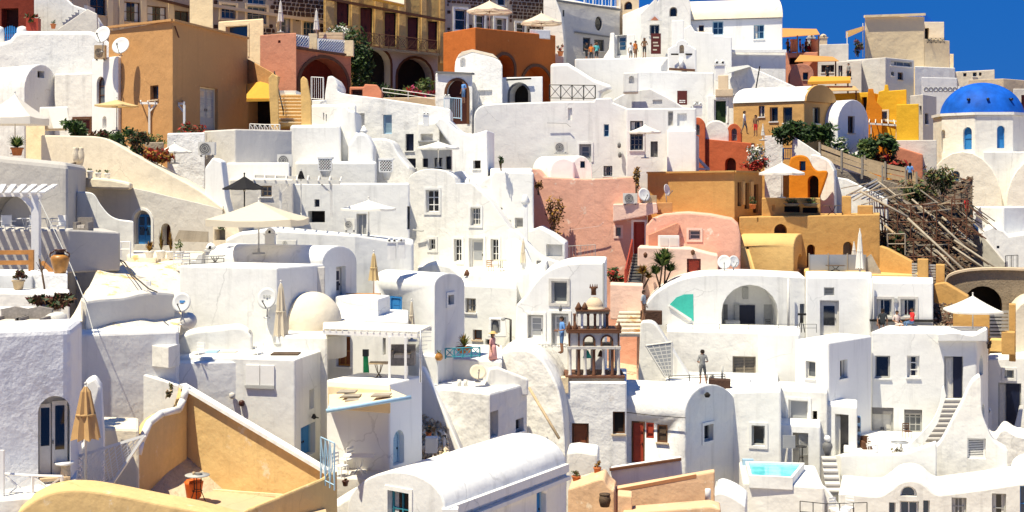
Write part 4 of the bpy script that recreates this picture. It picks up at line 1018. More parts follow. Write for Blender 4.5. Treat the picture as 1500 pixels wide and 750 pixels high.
# ================================================================ grey house with the oval window
gh=house('grey_house','pale grey house with an oval window and a balustrade on top','house','stucco_grey',[(800,124),(812,122),(908,125)],[-8,0,14],back=6,r=.05,
      ops=[(1,'o',871.5,24,882.5,45,'black',1,1),(1,'w',854,55,865,76,'grey_dark',1,2),(1,'w',870.5,58,885,75,'grey_dark',2,1),(0,'aw',803,50,807,62,'grey_dark',1,1)])
mk('cornice',MB().beam(P(810,0,121.7),P(909,14.5,124.7),.25,.16,'grey_dark'),gh);mk('string_course',MB().beam(P(842,47,122.8),P(893,54,124.2),.14,.12,'grey_dark'),gh)
rail('roof_balustrade','white balustrade along the roof of the grey house','balustrade',[(856,7,124.3),(908,12,125.6)],.95,'white_paint','baluster',.05,.9,.32)
slab('curved_wall','curved white buttress sweeping up at the end of the grey house','wall','white',(884,118.6),(900,118.2),[(884,84),(892,72),(894,48),(900,48),(900,86)],.8,r=.06)
person(859,91,117.4,1.72,'woman with long hair leaning on the parapet below the oval window',heading=60,shirt='dark_shirt',legs='dark_shirt',arms=dict(L='bend',R='bend'),long_hair=True,skin='skin_tan')
person(874,91,117.2,1.72,'person with a teal top and bag below the oval window',heading=200,shirt='teal_shirt',legs='dark_shirt',arms=dict(L='up'),hair='brown')
person(866,92,117.8,1.65,'person in an orange top between the two under the oval window',heading=-20,shirt='orange_shirt',legs='dark_shirt',skin='skin_tan')
person(944,85,116.2,1.75,'person in a brown jacket standing beside the maroon menu board',heading=-30,shirt='brown_coat',legs='dark_shirt',arms=dict(L='bend',R='hip'),skin='skin_tan')
person(931,88,116.4,1.68,'person in orange brown clothes next to the brown jacketed person',heading=40,shirt='orange_shirt',legs='brown_short',skin='skin_tan')
person(924,90,116.2,1.65,'person in white near the blue grey glazed door',heading=20,shirt='white_shirt',legs='grey_short',skin='skin_tan')
# ================================================================ top left: stone and neoclassical fronts
def stones(parent,A,B,x0,y0,x1,y1,mat,size=.42,seed=3,holes=()):
    """irregular field stones standing proud of the mortar, too small to pick apart singly: one joined part"""
    rnd=random.Random(seed);fr,w,h=frame_on(PX(*A),PX(*B),x0,y0,x1,y1);mb=MB();v=0
    hs=[]
    for hx0,hy0,hx1,hy1 in holes:
        g,gw,gh=frame_on(PX(*A),PX(*B),hx0,hy0,hx1,hy1);u0=(g[0]-fr[0]).dot(fr[1]);v0=g[0].z-fr[0].z;hs.append((u0-.03,v0-.03,u0+gw+.03,v0+gh+.03))
    while v <h-size*.4:
        rh=size*rnd.uniform(.7,1.05);u=rnd.uniform(-.2,0)*size
        while u <w:
            rw=size*rnd.uniform(.7,1.5);a0,a1=max(0,u+.03),min(w,u+rw-.03);b0,b1=v+.03,min(h,v+rh-.03)
            if a1-a0 >.08 and b1-b0 >.06 and not any(a0 <H[2] and a1 >H[0] and b0 <H[3] and b1 >H[1] for H in hs):
                j=lambda k:rnd.uniform(-k,k)*size;d=rnd.uniform(.02,.06)
                ou=[(a0+abs(j(.12)),b0),(a1-abs(j(.18)),b0+abs(j(.08))),(a1,(b0+b1)/2+j(.1)),(a1-abs(j(.15)),b1),(a0+abs(j(.15)),b1-abs(j(.06))),(a0,(b0+b1)/2+j(.1))]
                q=[fr[0]+fr[1]*p[0]+UP*p[1]+fr[2]*.005 for p in ou];cu=sum(p[0] for p in ou)/6;cv=sum(p[1] for p in ou)/6
                f=[fr[0]+fr[1]*(cu+(p[0]-cu)*.8)+UP*(cv+(p[1]-cv)*.8)+fr[2]*d for p in ou]
                mb.add(q+f,[tuple(range(6,12))]+[(i,(i+1) % 6,6+(i+1) % 6,6+i) for i in range(6)],mat)
            u += rw
        v += rh
    return mk('stone_facing',mb,parent,kind='stuff')
A_,B_=(311,122),(478,129)
W1=[(324,7,345,27),(362,10,390,34),(408,27,425,48),(444,32,462,52),(363,-8,389,6)]
sh=house('stone_house','dark red stone house with cream window bands and blue panes','house','mortar',[A_,B_],[-18,-12],r=.04,back=8,ops=[(0,'w',*q,'grey_paint',3,2,'glass_blue') for q in W1])
HB=[(x0-4,y0-4,x1+4,y1+4) for x0,y0,x1,y1 in W1]
stones(sh,A_,B_,313,-14,476,78,'stone_dark',.50,4,HB)
for x0,y0,x1,y1 in W1[:4]:surround(sh,*frame_on(PX(*A_),PX(*B_),x0,y0,x1,y1),'sand',t=.22,d=.08)
mk('cornice',MB().beam(P(311,8,121.7),P(478,33,128.7),.2,.28,'sand'),sh)
A2,B2=(655,124),(805,130)
W2=[(666,14,683,44),(697,22,709,45),(725,27,741,46),(756,34,768,50),(726,-12,741,8)]
s2=house('stone_house','small patterned dark red stone house behind two cream parasols','house','mortar',[(651,124),(812,130)],[-18,-12],r=.04,back=8,ops=[(0,'w',*q,'white_paint',1,2) for q in W2])
stones(s2,(651,124),(812,130),655,-14,801,60,'stone_dark',.40,9,[(x0-4,y0-5,x1+4,y1+6) for x0,y0,x1,y1 in W2])
for x0,y0,x1,y1 in W2[:4]:surround(s2,*frame_on(PX(651,124),PX(812,130),x0,y0,x1,y1),'white',t=.2,d=.1)
slab('white_wall','white wall stepping down beside the patterned stone house','wall','white',(796,121),(826,120),[(796,130),(796,-12),(812,-5),(822,20),(826,60),(826,130)],3,r=.06,ops=[(0,'w',822.5,14,825,24,'grey_dark',1,1)])
# yellow neoclassical house
A3,B3=(474,119),(652,124);YW=[(493.5,2,511.5,37),(528,11,546,66),(563.5,18,580.5,68),(597,25,613,75),(627,31,641,72)]
yh=house('yellow_house','tall yellow house with five dark shuttered doors and an iron balcony','house','yellow_house',[A3,B3],[-20,-12],r=.04,back=8,ops=[(0,'d',*q,'maroon','interior','panel') for q in YW])
fr,w,h=frame_on(PX(*A3),PX(*B3),476,-10,650,110)
for i,(x0,x1) in enumerate(((476,489),(515,525),(549,560),(584,594),(617,624),(644,650))):
    f,w,h=frame_on(PX(*A3),PX(*B3),x0,-18,x1,78+i*3);mk('pilaster',MB().fbox(f,0,w,0,h,-.02,.12,'gold_light'),yh)
for x0,x1,y in ((476,650,0),):
    mk('string_course',MB().beam(P(474,-3,118.7),P(652,30,123.6),.2,.22,'brown'),yh)
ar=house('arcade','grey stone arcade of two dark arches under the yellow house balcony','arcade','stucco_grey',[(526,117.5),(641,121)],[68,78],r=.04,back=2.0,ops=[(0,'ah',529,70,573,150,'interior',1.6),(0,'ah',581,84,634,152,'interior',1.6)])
for q in ((529,70,573,150),(581,84,634,152)):
    f,w,h=frame_on(PX(526,117.5),PX(641,121),*q);mb=MB();arch_ring(mb,(f[0]-f[1]*.12,f[1],f[2]),w+.24,h+.12,.2,0,.07,'brown');mk('arch_moulding',mb,ar)
mk('balcony_slab',MB().hexa([P(527,71,116.3),P(644,82,119.6),P(644,82,121.5),P(527,71,118)]+[v+UP*.22 for v in (P(527,71,116.3),P(644,82,119.6),P(644,82,121.5),P(527,71,118))],'stone_arch'),ar)
rail('balcony_railing','ornate rust red iron balcony railing on the yellow house','railing',[(529,67,116.6),(596,74,118.4),(640,79,119.8)],1.15,'rust','scroll',.03,.85)
aw=thing('awning','cream awning folded out above the yellow house doors','awning',P(560,20,119));mk('cloth',MB().hexa([P(534,-6,117),P(592,7,118.5),P(592,-3,121),P(534,-14,119.5)]+[v+UP*.06 for v in (P(534,-6,117),P(592,7,118.5),P(592,-3,121),P(534,-14,119.5))],'canvas'),aw)
mk('valance',MB().prism([P(534,-6,116.98),P(592,7,118.48),P(592,11,118.48),P(534,-2,116.98)],(0,-.03,0),'awning_yellow'),aw)
bush(498,38,546,138,113.5,'dark climbing plant tumbling down beside the yellow house',('leaf_dark','leaf_dark','leaf'),1600,name='climbing_plant',cat='climbing plant',size=.2,depth=.5,lumps=16)
bush(478,28,520,58,115.5,'dark green bush with pale flowers on the balustrade beside the yellow house',('leaf_dark','leaf','flower_white'),420,size=.17)
bush(584,112,634,140,115,'bright green potted mass of leaves under the second arch',('leaf','leaf_pale','leaf_dark'),380,size=.2)
bush(598,128,636,142,114,'pink flowering plant spilling over the wall under the arches',('flower_pink','leaf_dark','flower_red'),240,size=.15)
bush(500,120,582,144,115,'dark low hedge at the foot of the arcade',('leaf_dark','leaf_dark','leaf'),500,name='hedge',cat='hedge',size=.2,lumps=14)
house('garden_wall','rough tan garden wall below the arcade with plants above','wall','beige',[(556,113),(645,112)],142,r=.06,back=3)
rail('handrail','white painted handrail along the garden wall below the arcade','railing',[(560,140,112.4),(598,145,112),(638,151,111.6)],.62,'white_paint','bar',.03,2.2)
# brown windowed beige building, top left
A4,B4=(96,116.5),(300,126)
bh=house('beige_building','long beige building with brown framed windows running out of the top','house','beige',[A4,B4],[-16,-6],r=.04,back=8,ops=[(0,'w',132,-4,155,22,'brown',2,2),(0,'w',182,3,205,32,'brown',2,2),(0,'w',216,9,244,33,'brown',2,2),(0,'w',256,16,277,34,'brown',2,1)])
mk('cornice',MB().beam(P(205,-8,121.2),P(300,16,125.6),.3,.2,'brown'),bh)
for i,(x0,x1) in enumerate(((157,165),(174,181),(206,214),(246,254),(279,286))):
    f,w,h=frame_on(PX(*A4),PX(*B4),x0,-14,x1,44);mk('pilaster',MB().fbox(f,0,w,0,h,-.02,.10,'sand'),bh)
house('yellow_block','cream yellow block beside the brown windowed building','house','sand',[(278,117),(312,116)],-14,r=.05,back=6)
slab('stair_house','white house with a curved stair wall beneath the brown windows','house','white',(48,110),(150,107),[(48,80),(48,-10),(92,-8),(105,6),(122,12),(136,18),(146,34),(150,80)],4,r=.1)
slab('stair_wall','grey triangular stair side rising behind the white terrace wall','wall','stucco_grey',(84,106),(146,104),[(84,60),(84,43),(128,13),(142,20),(146,60)],.6,r=.06)
steps('stair_flight','flight of pale steps climbing behind the grey stair side','stairs','stucco_grey',P(92,36,107),P(128,8,108.5),(0,2.0,0),8)
house('red_house','dark shadowed red porch behind the blue gate','house','dark_red',[(-30,106),(50,105)],-8,r=.05,back=4,ops=[(0,'h',2,12,27,50,'interior_red',.8)])
for x,t in ((-2,'frame edge'),(33,'red flower box')):tag(mk('gate_post',MB().lathe(P(x,64,101),[(.42,0),(.42,1.0),(.34,1.2),(.1,1.3)],'white',10)),'round topped white gate post next to the %s' % t,'gate post')
gt=thing('garden_gate','small bright blue picket gate between white posts','gate',P(15,60,101))
for i in range(6):x=7+i*3.2;hh=.98+.15*math.sin(math.pi*i/5);mk('picket',MB().box(P(x,60,101),P(x+1.8,60,101)+Vector((0,.05,hh)),'blue'),gt)
for y in (47,56):mk('rail',MB().box(P(6,y,101.06),P(25.5,y-1.6,101.12),'blue'),gt)
fb=thing('flower_box','red flower box with dark plants beside the blue gate','planter',P(50,46,101));mk('box',MB().box(P(38,45,100.8),P(60,28,101.4),'red_door'),fb);mk('foliage',leaves(MB(),P(46,28,101),(.6,.4,.45),160,('leaf_dark','flower_red','leaf'),.12,5),fb,fix=False)
pot(78,42,100.5,8,7,'small terracotta pot with a spiky green plant on the white wall',plant='spiky',pw=16,ph=10,mats=('leaf','leaf_dark'),n=26)
# ================================================================ white retaining walls, ochre house
slab('retaining_wall','long thick white retaining wall with a soft rounded top','wall','white_rough',(-60,99),(172,96),[(-60,140),(-60,62),(0,62),(14,58),(22,48),(30,45),(132,45),(146,50),(160,62),(172,68),(172,140)],4,r=.3)
vault('vault_house','small white vault house with one dark square window above the palm','house','white_rough',(36,91),(84,94),130,94,200,(-4.2,3.2),ops=[(0,'h',55,104,65,114,'interior',.5),(0,'ah',84-3.5,124,84-.5,156,'interior',.4)],r=.08)
house('white_house','low white house front between the vault and the two storey block','house','white',[(80,93),(136,92)],106,r=.12,ops=[(0,'d',109,174,132,196,'maroon','brown','panel','brown')],back=5)
house('white_house','two storey white house with a brown arched window and flat top','house','white',[(134,90.5),(173,88.5),(219,91.5)],82,r=.1,
      ops=[(0,'aw',141.5,112,153.5,153,'brown',1,3,'glass_grey'),(1,'h',196,96,204,109,'grey_dark',.4),(1,'h',201,120,204.5,143,'grey_paint',.3),(0,'an',150,170,156,188,.25),(1,'w',189,170,214,197,'brown',3,1)])
dish(150,51,88,26,'tilted white satellite dish above a rooftop air conditioner',-18,22,76)
dish(177,67,86.6,26,'white satellite dish with dark stains beside the ochre house',-8,25,82)
aircon(138,66,154,87,89,'old rust stained air conditioner below the tilted dish',0,'wood_pale'); 
oc=house('ochre_house','big blank ochre house turned corner on with a glazed door','house','ochre',[(159,90),(253,84),(363,94.5)],30,r=.06,
      ops=[(0,'w',220,125,232,146,'brown',1,1),(1,'d',293,128,319,190,'grey_paint','sand','glass',None,'glass_pale',4)])
mk('coping',MB().beam(P(159,40,89.9),P(253,29.4,83.85),.25,.14,'ochre').beam(P(253,29.4,83.85),P(363,56,94.4),.25,.14,'ochre'),oc)
mk('rust_streak',MB().beam(P(256,38,84.1),P(262,55,84.45),.10,.03,'rust'),oc)
# pergola, parasols and planting under the ochre house
g=[P(206,151,86),P(270,152,84.5),P(262,146,88.5),P(206,145,89.5)]
pergola('white timber pergola with curved braces in front of the ochre house',g,[P(219,196,85.8),P(270,193,84.5)],1.9,'white_paint',7,.15,.13)
umbrella(171,146,84,64,'flat cream parasol with a yellow underside before the two storey house','canvas_yellow',4,8,192,.5,.1)
umbrella(22,138,78,104,'large white parasol cut by the frame edge above the potted palm','canvas_white',4,34,226,.75,.42)
house('yellow_pillar','yellow stepped wall end behind the potted palm','wall','sand',[(38,83),(66,82)],172,r=.05,back=2)
house('white_block','small white terrace block with a blue cloth beside the yellow wall end','wall','white',[(58,84),(100,83.5)],156,190,r=.08,back=1.5)
bl=thing('hanging_towel','white towel hanging over the terrace edge near the dark brown doorway','towel',P(90,186,82));mk('cloth',MB().hexa([P(78,188,82),P(102,186,82),P(102,186,82.1),P(78,188,82.1),P(70,158,82.6),P(98,157,82.6),P(98,157,82.7),P(70,158,82.7)],'canvas_white'),bl)
q=pot(25,228,73,18,12,'terracotta pot with a big spiky palm at the terrace edge',plant='spiky',pw=46,ph=22,mats=('leaf_dark','leaf','leaf_pale'),n=70,name='potted_palm')
for i,(x0,y0,x1,y1,mats,t) in enumerate(((98,183,132,203,('leaf','leaf_dark'),'low green succulent clump starting the hedge row'),(132,190,164,210,('leaf_brown','leaf_dark','leaf_brown','maroon'),'reddish brown shrub in the hedge row'),(158,191,194,222,('leaf_dark','leaf_dark','leaf'),'round dark green shrub, biggest of the hedge row'),(188,196,214,228,('leaf_dark','leaf_brown'),'dark brownish shrub closing the hedge row'),(208,222,250,240,('flower_red','leaf_brown','leaf_gold'),'red flowered ground plant spilling down the cream wall'))):
    bush(x0,y0-4,x1,y1+2,79-i*.85,t,mats,620,group='shrubs along the cream curved wall',size=.14)
bush(212,196,240,212,81,'grey green herb bed under the pergola',('leaf_pale','leaf'),160,size=.12)
bush(262,180,300,200,82,'dark clipped planting at the foot of the ochre house',('leaf_dark','flower_red','leaf_brown'),260,size=.12)
house('white_wall','pale low white wall under the dark clipped planting','wall','white_blue',[(245,81),(300,80)],194,r=.08,back=2)
umbrella(256,210,77,50,'small low white parasol below the pergola','canvas_white',8,12,240,.2,.08)
aircon(290,208,315,228,76,'air conditioner standing beside the small low white parasol')
house('planter_wall','low rubble planter wall under the pergola','wall','stone_wall',[(212,80.5),(240,80)],208,222,r=.06,back=.8)
# cream swooping wall and shaded house front
slab('swoop_wall','sunlit cream wall swooping down from the hedge to the terrace','wall','cream',(60,78),(330,71),[(60,300)]+curve([(60,198),(110,199),(152,202),(190,222),(240,250),(290,278),(328,306)])+[(328,310),(200,302)],4,r=.2,ground=False)
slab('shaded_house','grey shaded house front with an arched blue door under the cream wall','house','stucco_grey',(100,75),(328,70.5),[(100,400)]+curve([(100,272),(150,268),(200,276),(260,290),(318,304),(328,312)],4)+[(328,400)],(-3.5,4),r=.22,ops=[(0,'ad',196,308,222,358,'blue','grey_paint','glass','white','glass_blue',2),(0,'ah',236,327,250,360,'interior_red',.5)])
slab('plaster_shelf','cream plaster shelf with pots set in the swooping wall','wall','cream',(104,74),(190,72),[(104,276)]+curve([(104,262),(130,260),(160,262),(190,268)],4)+[(190,278)],1.4,r=.12,ground=False)
for x,y,t in ((132,262,'tall'),(144,262,'middle'),(157,263,'short')):pot(x,y,73.4,9,12 if t == 'tall' else 9,'%s white pot on the cream plaster shelf' % t,'white_paint','bush',8,5,('leaf','leaf_dark'),n=40)
lattice('wooden_trellis','small brown wooden trellis beside the plaster shelf','trellis',(P(101,272,73.8),P(111,272,73.8),P(111,238,74),P(101,240,74)),'wood_old',6,.03)
for x in (112,120):tag(mk('plaster_urn',MB().lathe(P(x,238,76.4),[(.14,0),(.2,.2),(.26,.5),(.16,.75),(.2,.85)],'cream',12)),'cream plaster urn on the swoop wall, the %s one' % ('first beside the red plants' if x <115 else 'second one further from the red plants'),'urn')
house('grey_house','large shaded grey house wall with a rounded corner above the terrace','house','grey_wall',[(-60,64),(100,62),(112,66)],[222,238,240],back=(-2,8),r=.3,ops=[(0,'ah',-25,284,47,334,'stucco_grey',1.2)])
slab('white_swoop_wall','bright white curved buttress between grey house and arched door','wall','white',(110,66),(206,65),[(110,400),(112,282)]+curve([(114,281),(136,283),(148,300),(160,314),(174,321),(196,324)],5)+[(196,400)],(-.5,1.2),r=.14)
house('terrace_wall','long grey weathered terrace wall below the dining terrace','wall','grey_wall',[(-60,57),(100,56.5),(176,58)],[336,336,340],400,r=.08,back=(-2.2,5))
# dining terrace with a white pergola
pergola('white slatted pergola over the dining terrace cut by the frame edge',[P(-40,286,55),P(62,285,55),P(80,274,60),P(-40,274,60)],[P(53,402,55.1)],3.1,'white_paint',9,.25,.3,slat=.22)
for x,t in ((12,40),(85,-30),(50,10)):chair(x,346,57.6,'white armchair on the dining terrace %s' % {12:'nearest the frame edge',85:'beyond the pergola post',50:'behind the pergola post'}[x],t,'white_paint',solid=True,arms=True,group='white armchairs on the dining terrace')
table(38,345,58.2,22,'square white table between the dining terrace armchairs',mat='white_paint',rnd_=False);table(72,345,58.4,20,'grey topped table beyond the pergola post',mat='grey_paint',rnd_=False)
sofa(122,344,58.6,22,'low tan sofa on the dining terrace beside the white buttress','rattan')
rail('hand_loop','white looped tubular handrail at the end of the terrace wall','railing',[(177,376,58),(191,376,57.6)],.62,'white_paint','bar',.03,.5)
# pots beside the arched door
for i,(x,y,w,hh,k,mats,pw,ph,t) in enumerate(((219,378,14,10,'spiky',('leaf_gold','leaf_brown'),26,20,'golden spiky plant in a white pot beside the arched door'),(236,379,16,12,'spiky',('leaf_gold','leaf_pale','leaf_brown'),16,42,'tall orange cactus like plant in a wide white pot'),(250,379,14,11,'spiky',('leaf_gold','leaf_brown'),14,36,'tall thin orange plant in the second white pot'),(264,378,12,10,'bush',('leaf_pale','leaf'),16,16,'yellow green bushy plant in a white pot'))):
    pot(x,y,63-i*.2,w,hh,t,'white_paint',k,pw,ph,mats,n=60,group='potted plants beside the arched door')
house('terrace_ledge','cream worn terrace ledge carrying the potted plants','wall','cream_slope',[(186,64),(300,62.5)],376,r=.12,back=5)
wp=thing('timber_stack','stack of grey weathered boards leaning against the shaded wall','timber stack',P(280,352,66))
for i in range(7):mk('board',MB().beam(P(256+i,352-i*2.2,66+.03*i),P(305,353-i*2.0,65.6+.04*i),.05,.12,'wood_grey'),wp)
# ================================================================ terracotta and orange blocks, yellow stair
house('yellow_porch','cream yellow porch block with a tall dark doorway','house','sand',[(320,106),(386,104)],27,r=.08,back=3,ops=[(0,'h',331,38,363,84,'glass_blue',.5,'sand')])
house('salmon_block','tall blank salmon block with one tiny hole','house','salmon',[(381,99),(434,97.5)],48,r=.05,back=4,ops=[(0,'h',407,59,411,63,'interior',.3)])
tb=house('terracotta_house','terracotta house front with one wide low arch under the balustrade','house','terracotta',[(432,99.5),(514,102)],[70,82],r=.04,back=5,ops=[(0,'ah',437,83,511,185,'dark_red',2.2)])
f,w,h=frame_on(PX(432,99.5),PX(514,102),437,83,511,185);mb=MB();arch_ring(mb,(f[0]-f[1]*.1,f[1],f[2]),w+.2,h+.1,.22,0,.08,'brown',16);mk('arch_moulding',mb,tb)
mk('cornice',MB().beam(P(433,70,99.3),P(514,81.5,101.8),.25,.16,'brown'),tb)
bl_=thing('balustrade','cream posts with blue white pierced panels above the terracotta arch','balustrade',P(475,78,99.5))
for x0,x1,t,b in ((431,452,51,69),(466,505,57,77)):
    Y0=99.5+(x0-432)*.03;Y1=99.5+(x1-432)*.03
    pn=mk('panel',MB().hexa([P(x0,b-3,Y0),P(x1,b,Y1),P(x1,b,Y1+.12),P(x0,b-3,Y0+.12),P(x0,t,Y0),P(x1,t+3,Y1),P(x1,t+3,Y1+.12),P(x0,t,Y0+.12)],'blue'),bl_)
    lattice('x',None,None,(P(x0,b-3,Y0-.05),P(x1,b,Y1-.05),P(x1,t+3,Y1-.05),P(x0,t,Y0-.05)),'white_paint',6 if x0 <440 else 11,.035,.10,parent=pn)
for x0,x1,t,b in ((452,464,49,73),(505,517,59,82)):mk('post',MB().box(P(x0,b,100.4+(x0-452)*.02),P(x1,t,100.4+(x0-452)*.02)+Vector((0,.7,0)),'sand'),bl_)
fp=thing('planter_box','cream wavy planter box on the balustrade beside the yellow house','planter',P(485,60,103))
for i in range(3):mk('box_band',MB().box(P(467,60-i*4.4,103),P(502,56.2-i*4.4,103)+Vector((0,1,0)),'sand'),fp)
folded(411,2,104,31,48,10,'folded white parasol at the front of the stone house between its windows',group='folded parasols by the stone house')
folded(463.5,15,102.5,43,60,10,'folded white parasol on the cream balustrade post',group='folded parasols by the stone house')
# yellow stair and awning
slab('ochre_wall','ochre wall sloping down above the yellow awning','wall','ochre',(358,95),(405,92),[(358,200),(358,84),(366,88),(402,108),(408,112),(405,125),(362,126),(362,200)],.8,r=.05)
house('ochre_house','shadowed ochre doorway wall beneath the yellow awning','house','ochre',[(360,96),(406,95)],120,r=.05,back=3,ops=[(0,'h',364,145,402,186,'interior',1.2)])
aw=thing('awning','bright yellow cloth awning beside the yellow stair','awning',P(380,150,92));c4=[P(361,145,90.5),P(403,145,90.5),P(398,117,93.5),P(362,124,93.5)]
mk('cloth',MB().hexa(c4+[v+UP*.04 for v in c4],'awning_yellow'),aw);mk('valance',MB().hexa([P(361,149,90.48),P(403,148,90.48),P(403,145,90.48),P(361,145,90.48)]+[P(361,149,90.5),P(403,148,90.5),P(403,145,90.5),P(361,145,90.5)],'awning_yellow'),aw)
mk('cable',MB().bar(P(398,117,93.5),P(403,145,90.5),.03,'iron').bar(P(362,124,93.5),P(361,145,90.5),.03,'iron'),aw)
st=steps('yellow_stair','flight of yellow painted steps between ochre parapets','stairs','gold_light',P(405,184,88),P(405,139,92.2),P(446,184,88)-P(405,184,88),9,'sand')
mk('landing',MB().box(P(405,140.5,92.2),P(446,138,96)),st)
slab('stair_parapet','yellow curved stair parapet on the white gate side','wall','gold_light',(443,87.5),(460,87.2),[(446,186),(440,116),(444,111),(450,116),(456,150),(459,186)],.35,r=.08)
slab('stair_parapet','tan stair parapet on the awning side with a steel handrail','wall','gold_light',(394,87.6),(412,87.4),[(404,186),(393,114),(399,107),(407,112),(412,186)],.35,r=.06)
rail('handrail','dark metal handrail falling along the yellow stair','railing',[(415,168,88.2),(402,112,91)],.35,'iron','bar',.03,4)
house('white_gate_wall','short white wall with slim white gate bars above the yellow stair','wall','white',[(457,94),(478,93.6)],146,r=.05,back=1)
rail('white_gate','white barred gate at the head of the yellow stair','gate',[(456,147,93.3),(474,148,93.1)],1.6,'white_paint','baluster',.025,.9,.13)
slab('apricot_wall','apricot wall pieces with a dark grille below the terracotta arch','wall','terracotta',(512,100),(560,99),[(512,160),(512,127),(533,127),(534,123),(552,124),(559,134),(560,160)],1.5,r=.08,ops=[(0,'w',514,131,531,142,'interior_red',5,2,'interior')])
# ================================================================ big white rough masses under the arcade
slab('white_mass','large rough white wall stepping down beneath the arcade and terrace rail','wall','white_rough',(476,95),(660,92),[(476,300),(476,138)]+curve([(480,112),(488,112),(495,124),(500,136),(560,144),(640,156),(660,160)],4)+[(660,300)],5,r=.12,
     ops=[(0,'l',561,168,574,196,'blue_pale',1,1,'grey_paint'),(0,'n',523,166,534,190,.3),(0,'w',594,196,606,221,'navy',1,2,'navy'),(0,'w',594,232,609,246,'navy',1,1,'navy'),(0,'w',619,232,627,245,'navy',1,1,'navy'),(0,'w',636,231,648,248,'navy',1,1,'navy'),(0,'w',653,229,659.5,248,'navy',1,1,'navy')])
house('white_wall','white block with two small dark vents under the yellow stair','house','white',[(455,89),(522,88)],152,r=.16,back=6,ops=[(0,'n',473,165,475,176,.15),(0,'n',477,167,479,178,.15)])
slab('white_steps','white stepped house side beside the small lantern top','house','white',(500,87.5),(534,87),[(500,300),(500,156),(506,154),(512,162),(520,162),(522,194),(534,198),(534,300)],5,r=.12)
slab('white_buttress','rounded rough white buttress leaning below the lantern top','house','white_rough',(540,87),(602,85.5),[(540,300)]+curve([(540,204),(556,202),(572,206),(584,226),(600,246)],4)+[(602,300)],4,r=.15)
ln=thing('roof_lantern','tiny white pointed lantern top between white walls','chimney',P(533,200,86));mk('stack',MB().lathe(P(533,204,86),[(.16,0),(.16,.5)],'white',8),ln);mk('cap',MB().lathe(P(533,193,86),[(.26,0),(.2,.1),(.03,.4)],'white',8),ln)
slab('white_lump','low smooth white mound of plaster below the stepped house side','house','white',(510,85),(548,84.5),[(510,320)]+curve([(510,212),(522,196),(536,196),(547,214),(548,226)],4)+[(548,320)],3,r=.2)
house('white_house','white house with a dark lattice chimney basket','house','white',[(432,84),(552,83)],236,r=.18,back=6)
house('white_house','bright white upper block beneath the yellow stair','house','white',[(425,87),(500,86)],182,r=.2,back=5)
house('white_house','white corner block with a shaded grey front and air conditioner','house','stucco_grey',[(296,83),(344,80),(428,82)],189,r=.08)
house('white_house','flat white roof block below the corner block','house','white',[(332,77),(424,76)],238,r=.08,back=5)
aircon(406,226,428,245,77.5,'air conditioner on the roof edge of the shaded grey front',8)
for x,y,t,Y in ((566,259,'beside the rough buttress',81),(477,257,'above the timber pergola',82)):
    root=thing('lattice_chimney','small white chimney basket with lattice sides %s' % t,'chimney',P(x,y,Y));o=P(x,y,Y)
    mk('stack',MB().lathe(o,[(.16,-.2),(.34,.25),(.36,.3)],'white',8),root)
    a,b=o+Vector((-.38,-.30,.3)),o+Vector((.38,-.30,.3));mk('core',MB().box(o+Vector((-.36,-.25,.3)),o+Vector((.36,.3,1.0)),'interior'),root)
    lattice('x',None,None,(a,b,b+UP*.7,a+UP*.7),'white_paint',5,.022,.07,parent=root);mk('cap',MB().box(o+Vector((-.44,-.36,1.0)),o+Vector((.44,.36,1.1)),'white'),root)
rail('white_lattice_rail','low white lattice railing at the foot of the yellow stair','railing',[(366,194,88),(388,195,87.6),(410,195,87.2)],.55,'white_paint','cross',.03,.35)
# parasol terrace, rooms below
umbrella(642,207,84,66,'flat white parasol over the terrace with navy doors','canvas_white',8,9,246,.4,.1)
house('white_terrace','white stepped terrace walls above the flat white parasol','house','white',[(612,91.2),(644,90.8)],180,208,r=.08,back=2,ops=[(0,'n',616,196,634,206,.5)])
for x,t in ((624,'nearer the buttress'),(655,'nearer the ramp')):chimney(x,150 if x >650 else 176,90,10,12,'little white chimney on the stepped terrace %s' % t,'pots')
slab('white_ramp','white stair ramp curving down under the blue white gate','wall','white',(634,90),(716,87),[(664,290),(662,216)]+curve([(636,180),(648,172),(668,190),(690,196),(714,190)],4)+[(716,290)],4,r=.2,ops=[(0,'w',693,235,704,247,'interior',1,1,'interior')])
bush(729,228,738,244,83.2,'tiny green plant growing from the white wall foot',('leaf','leaf_dark'),70,size=.1)
# ================================================================ orange terrace block with parasols
ob=house('orange_house','burnt orange terrace block with two arches and cream parasols above','house','orange',[(649,114),(696,110),(814,116)],40,r=.06,ops=[(1,'ah',724,79,754,170,'orange',1.6),(1,'ah',764,96,808,170,'orange',1.6)])
for q in ((724,79,754,170),(764,96,808,170)):
    f,w,h=frame_on(PX(696,110),PX(814,116),*q);mb=MB();arch_ring(mb,(f[0]-f[1]*.15,f[1],f[2]),w+.3,h+.15,.25,0,.08,'brown',16);mk('arch_moulding',mb,ob)
house('white_parapet','small white parapet corner at the end of the orange terrace','wall','white',[(776,114.5),(806,115)],43,56,r=.04,back=.8)
umbrella(717,1,116,68,'cream parasol with dark ribs standing over the orange terrace corner','canvas',8,15,46,.2,.14,group='cream parasols on the orange terrace',rib='brown')
umbrella(793,19,118,62,'cream parasol further along the orange terrace near the white parapet','canvas',8,14,54,.5,.14,group='cream parasols on the orange terrace',rib='brown')
pot(821,82,114,9,7,'terracotta pot with red flowers by the end of the orange block',plant='bush',pw=12,ph=10,mats=('flower_red','leaf_dark'),n=120)
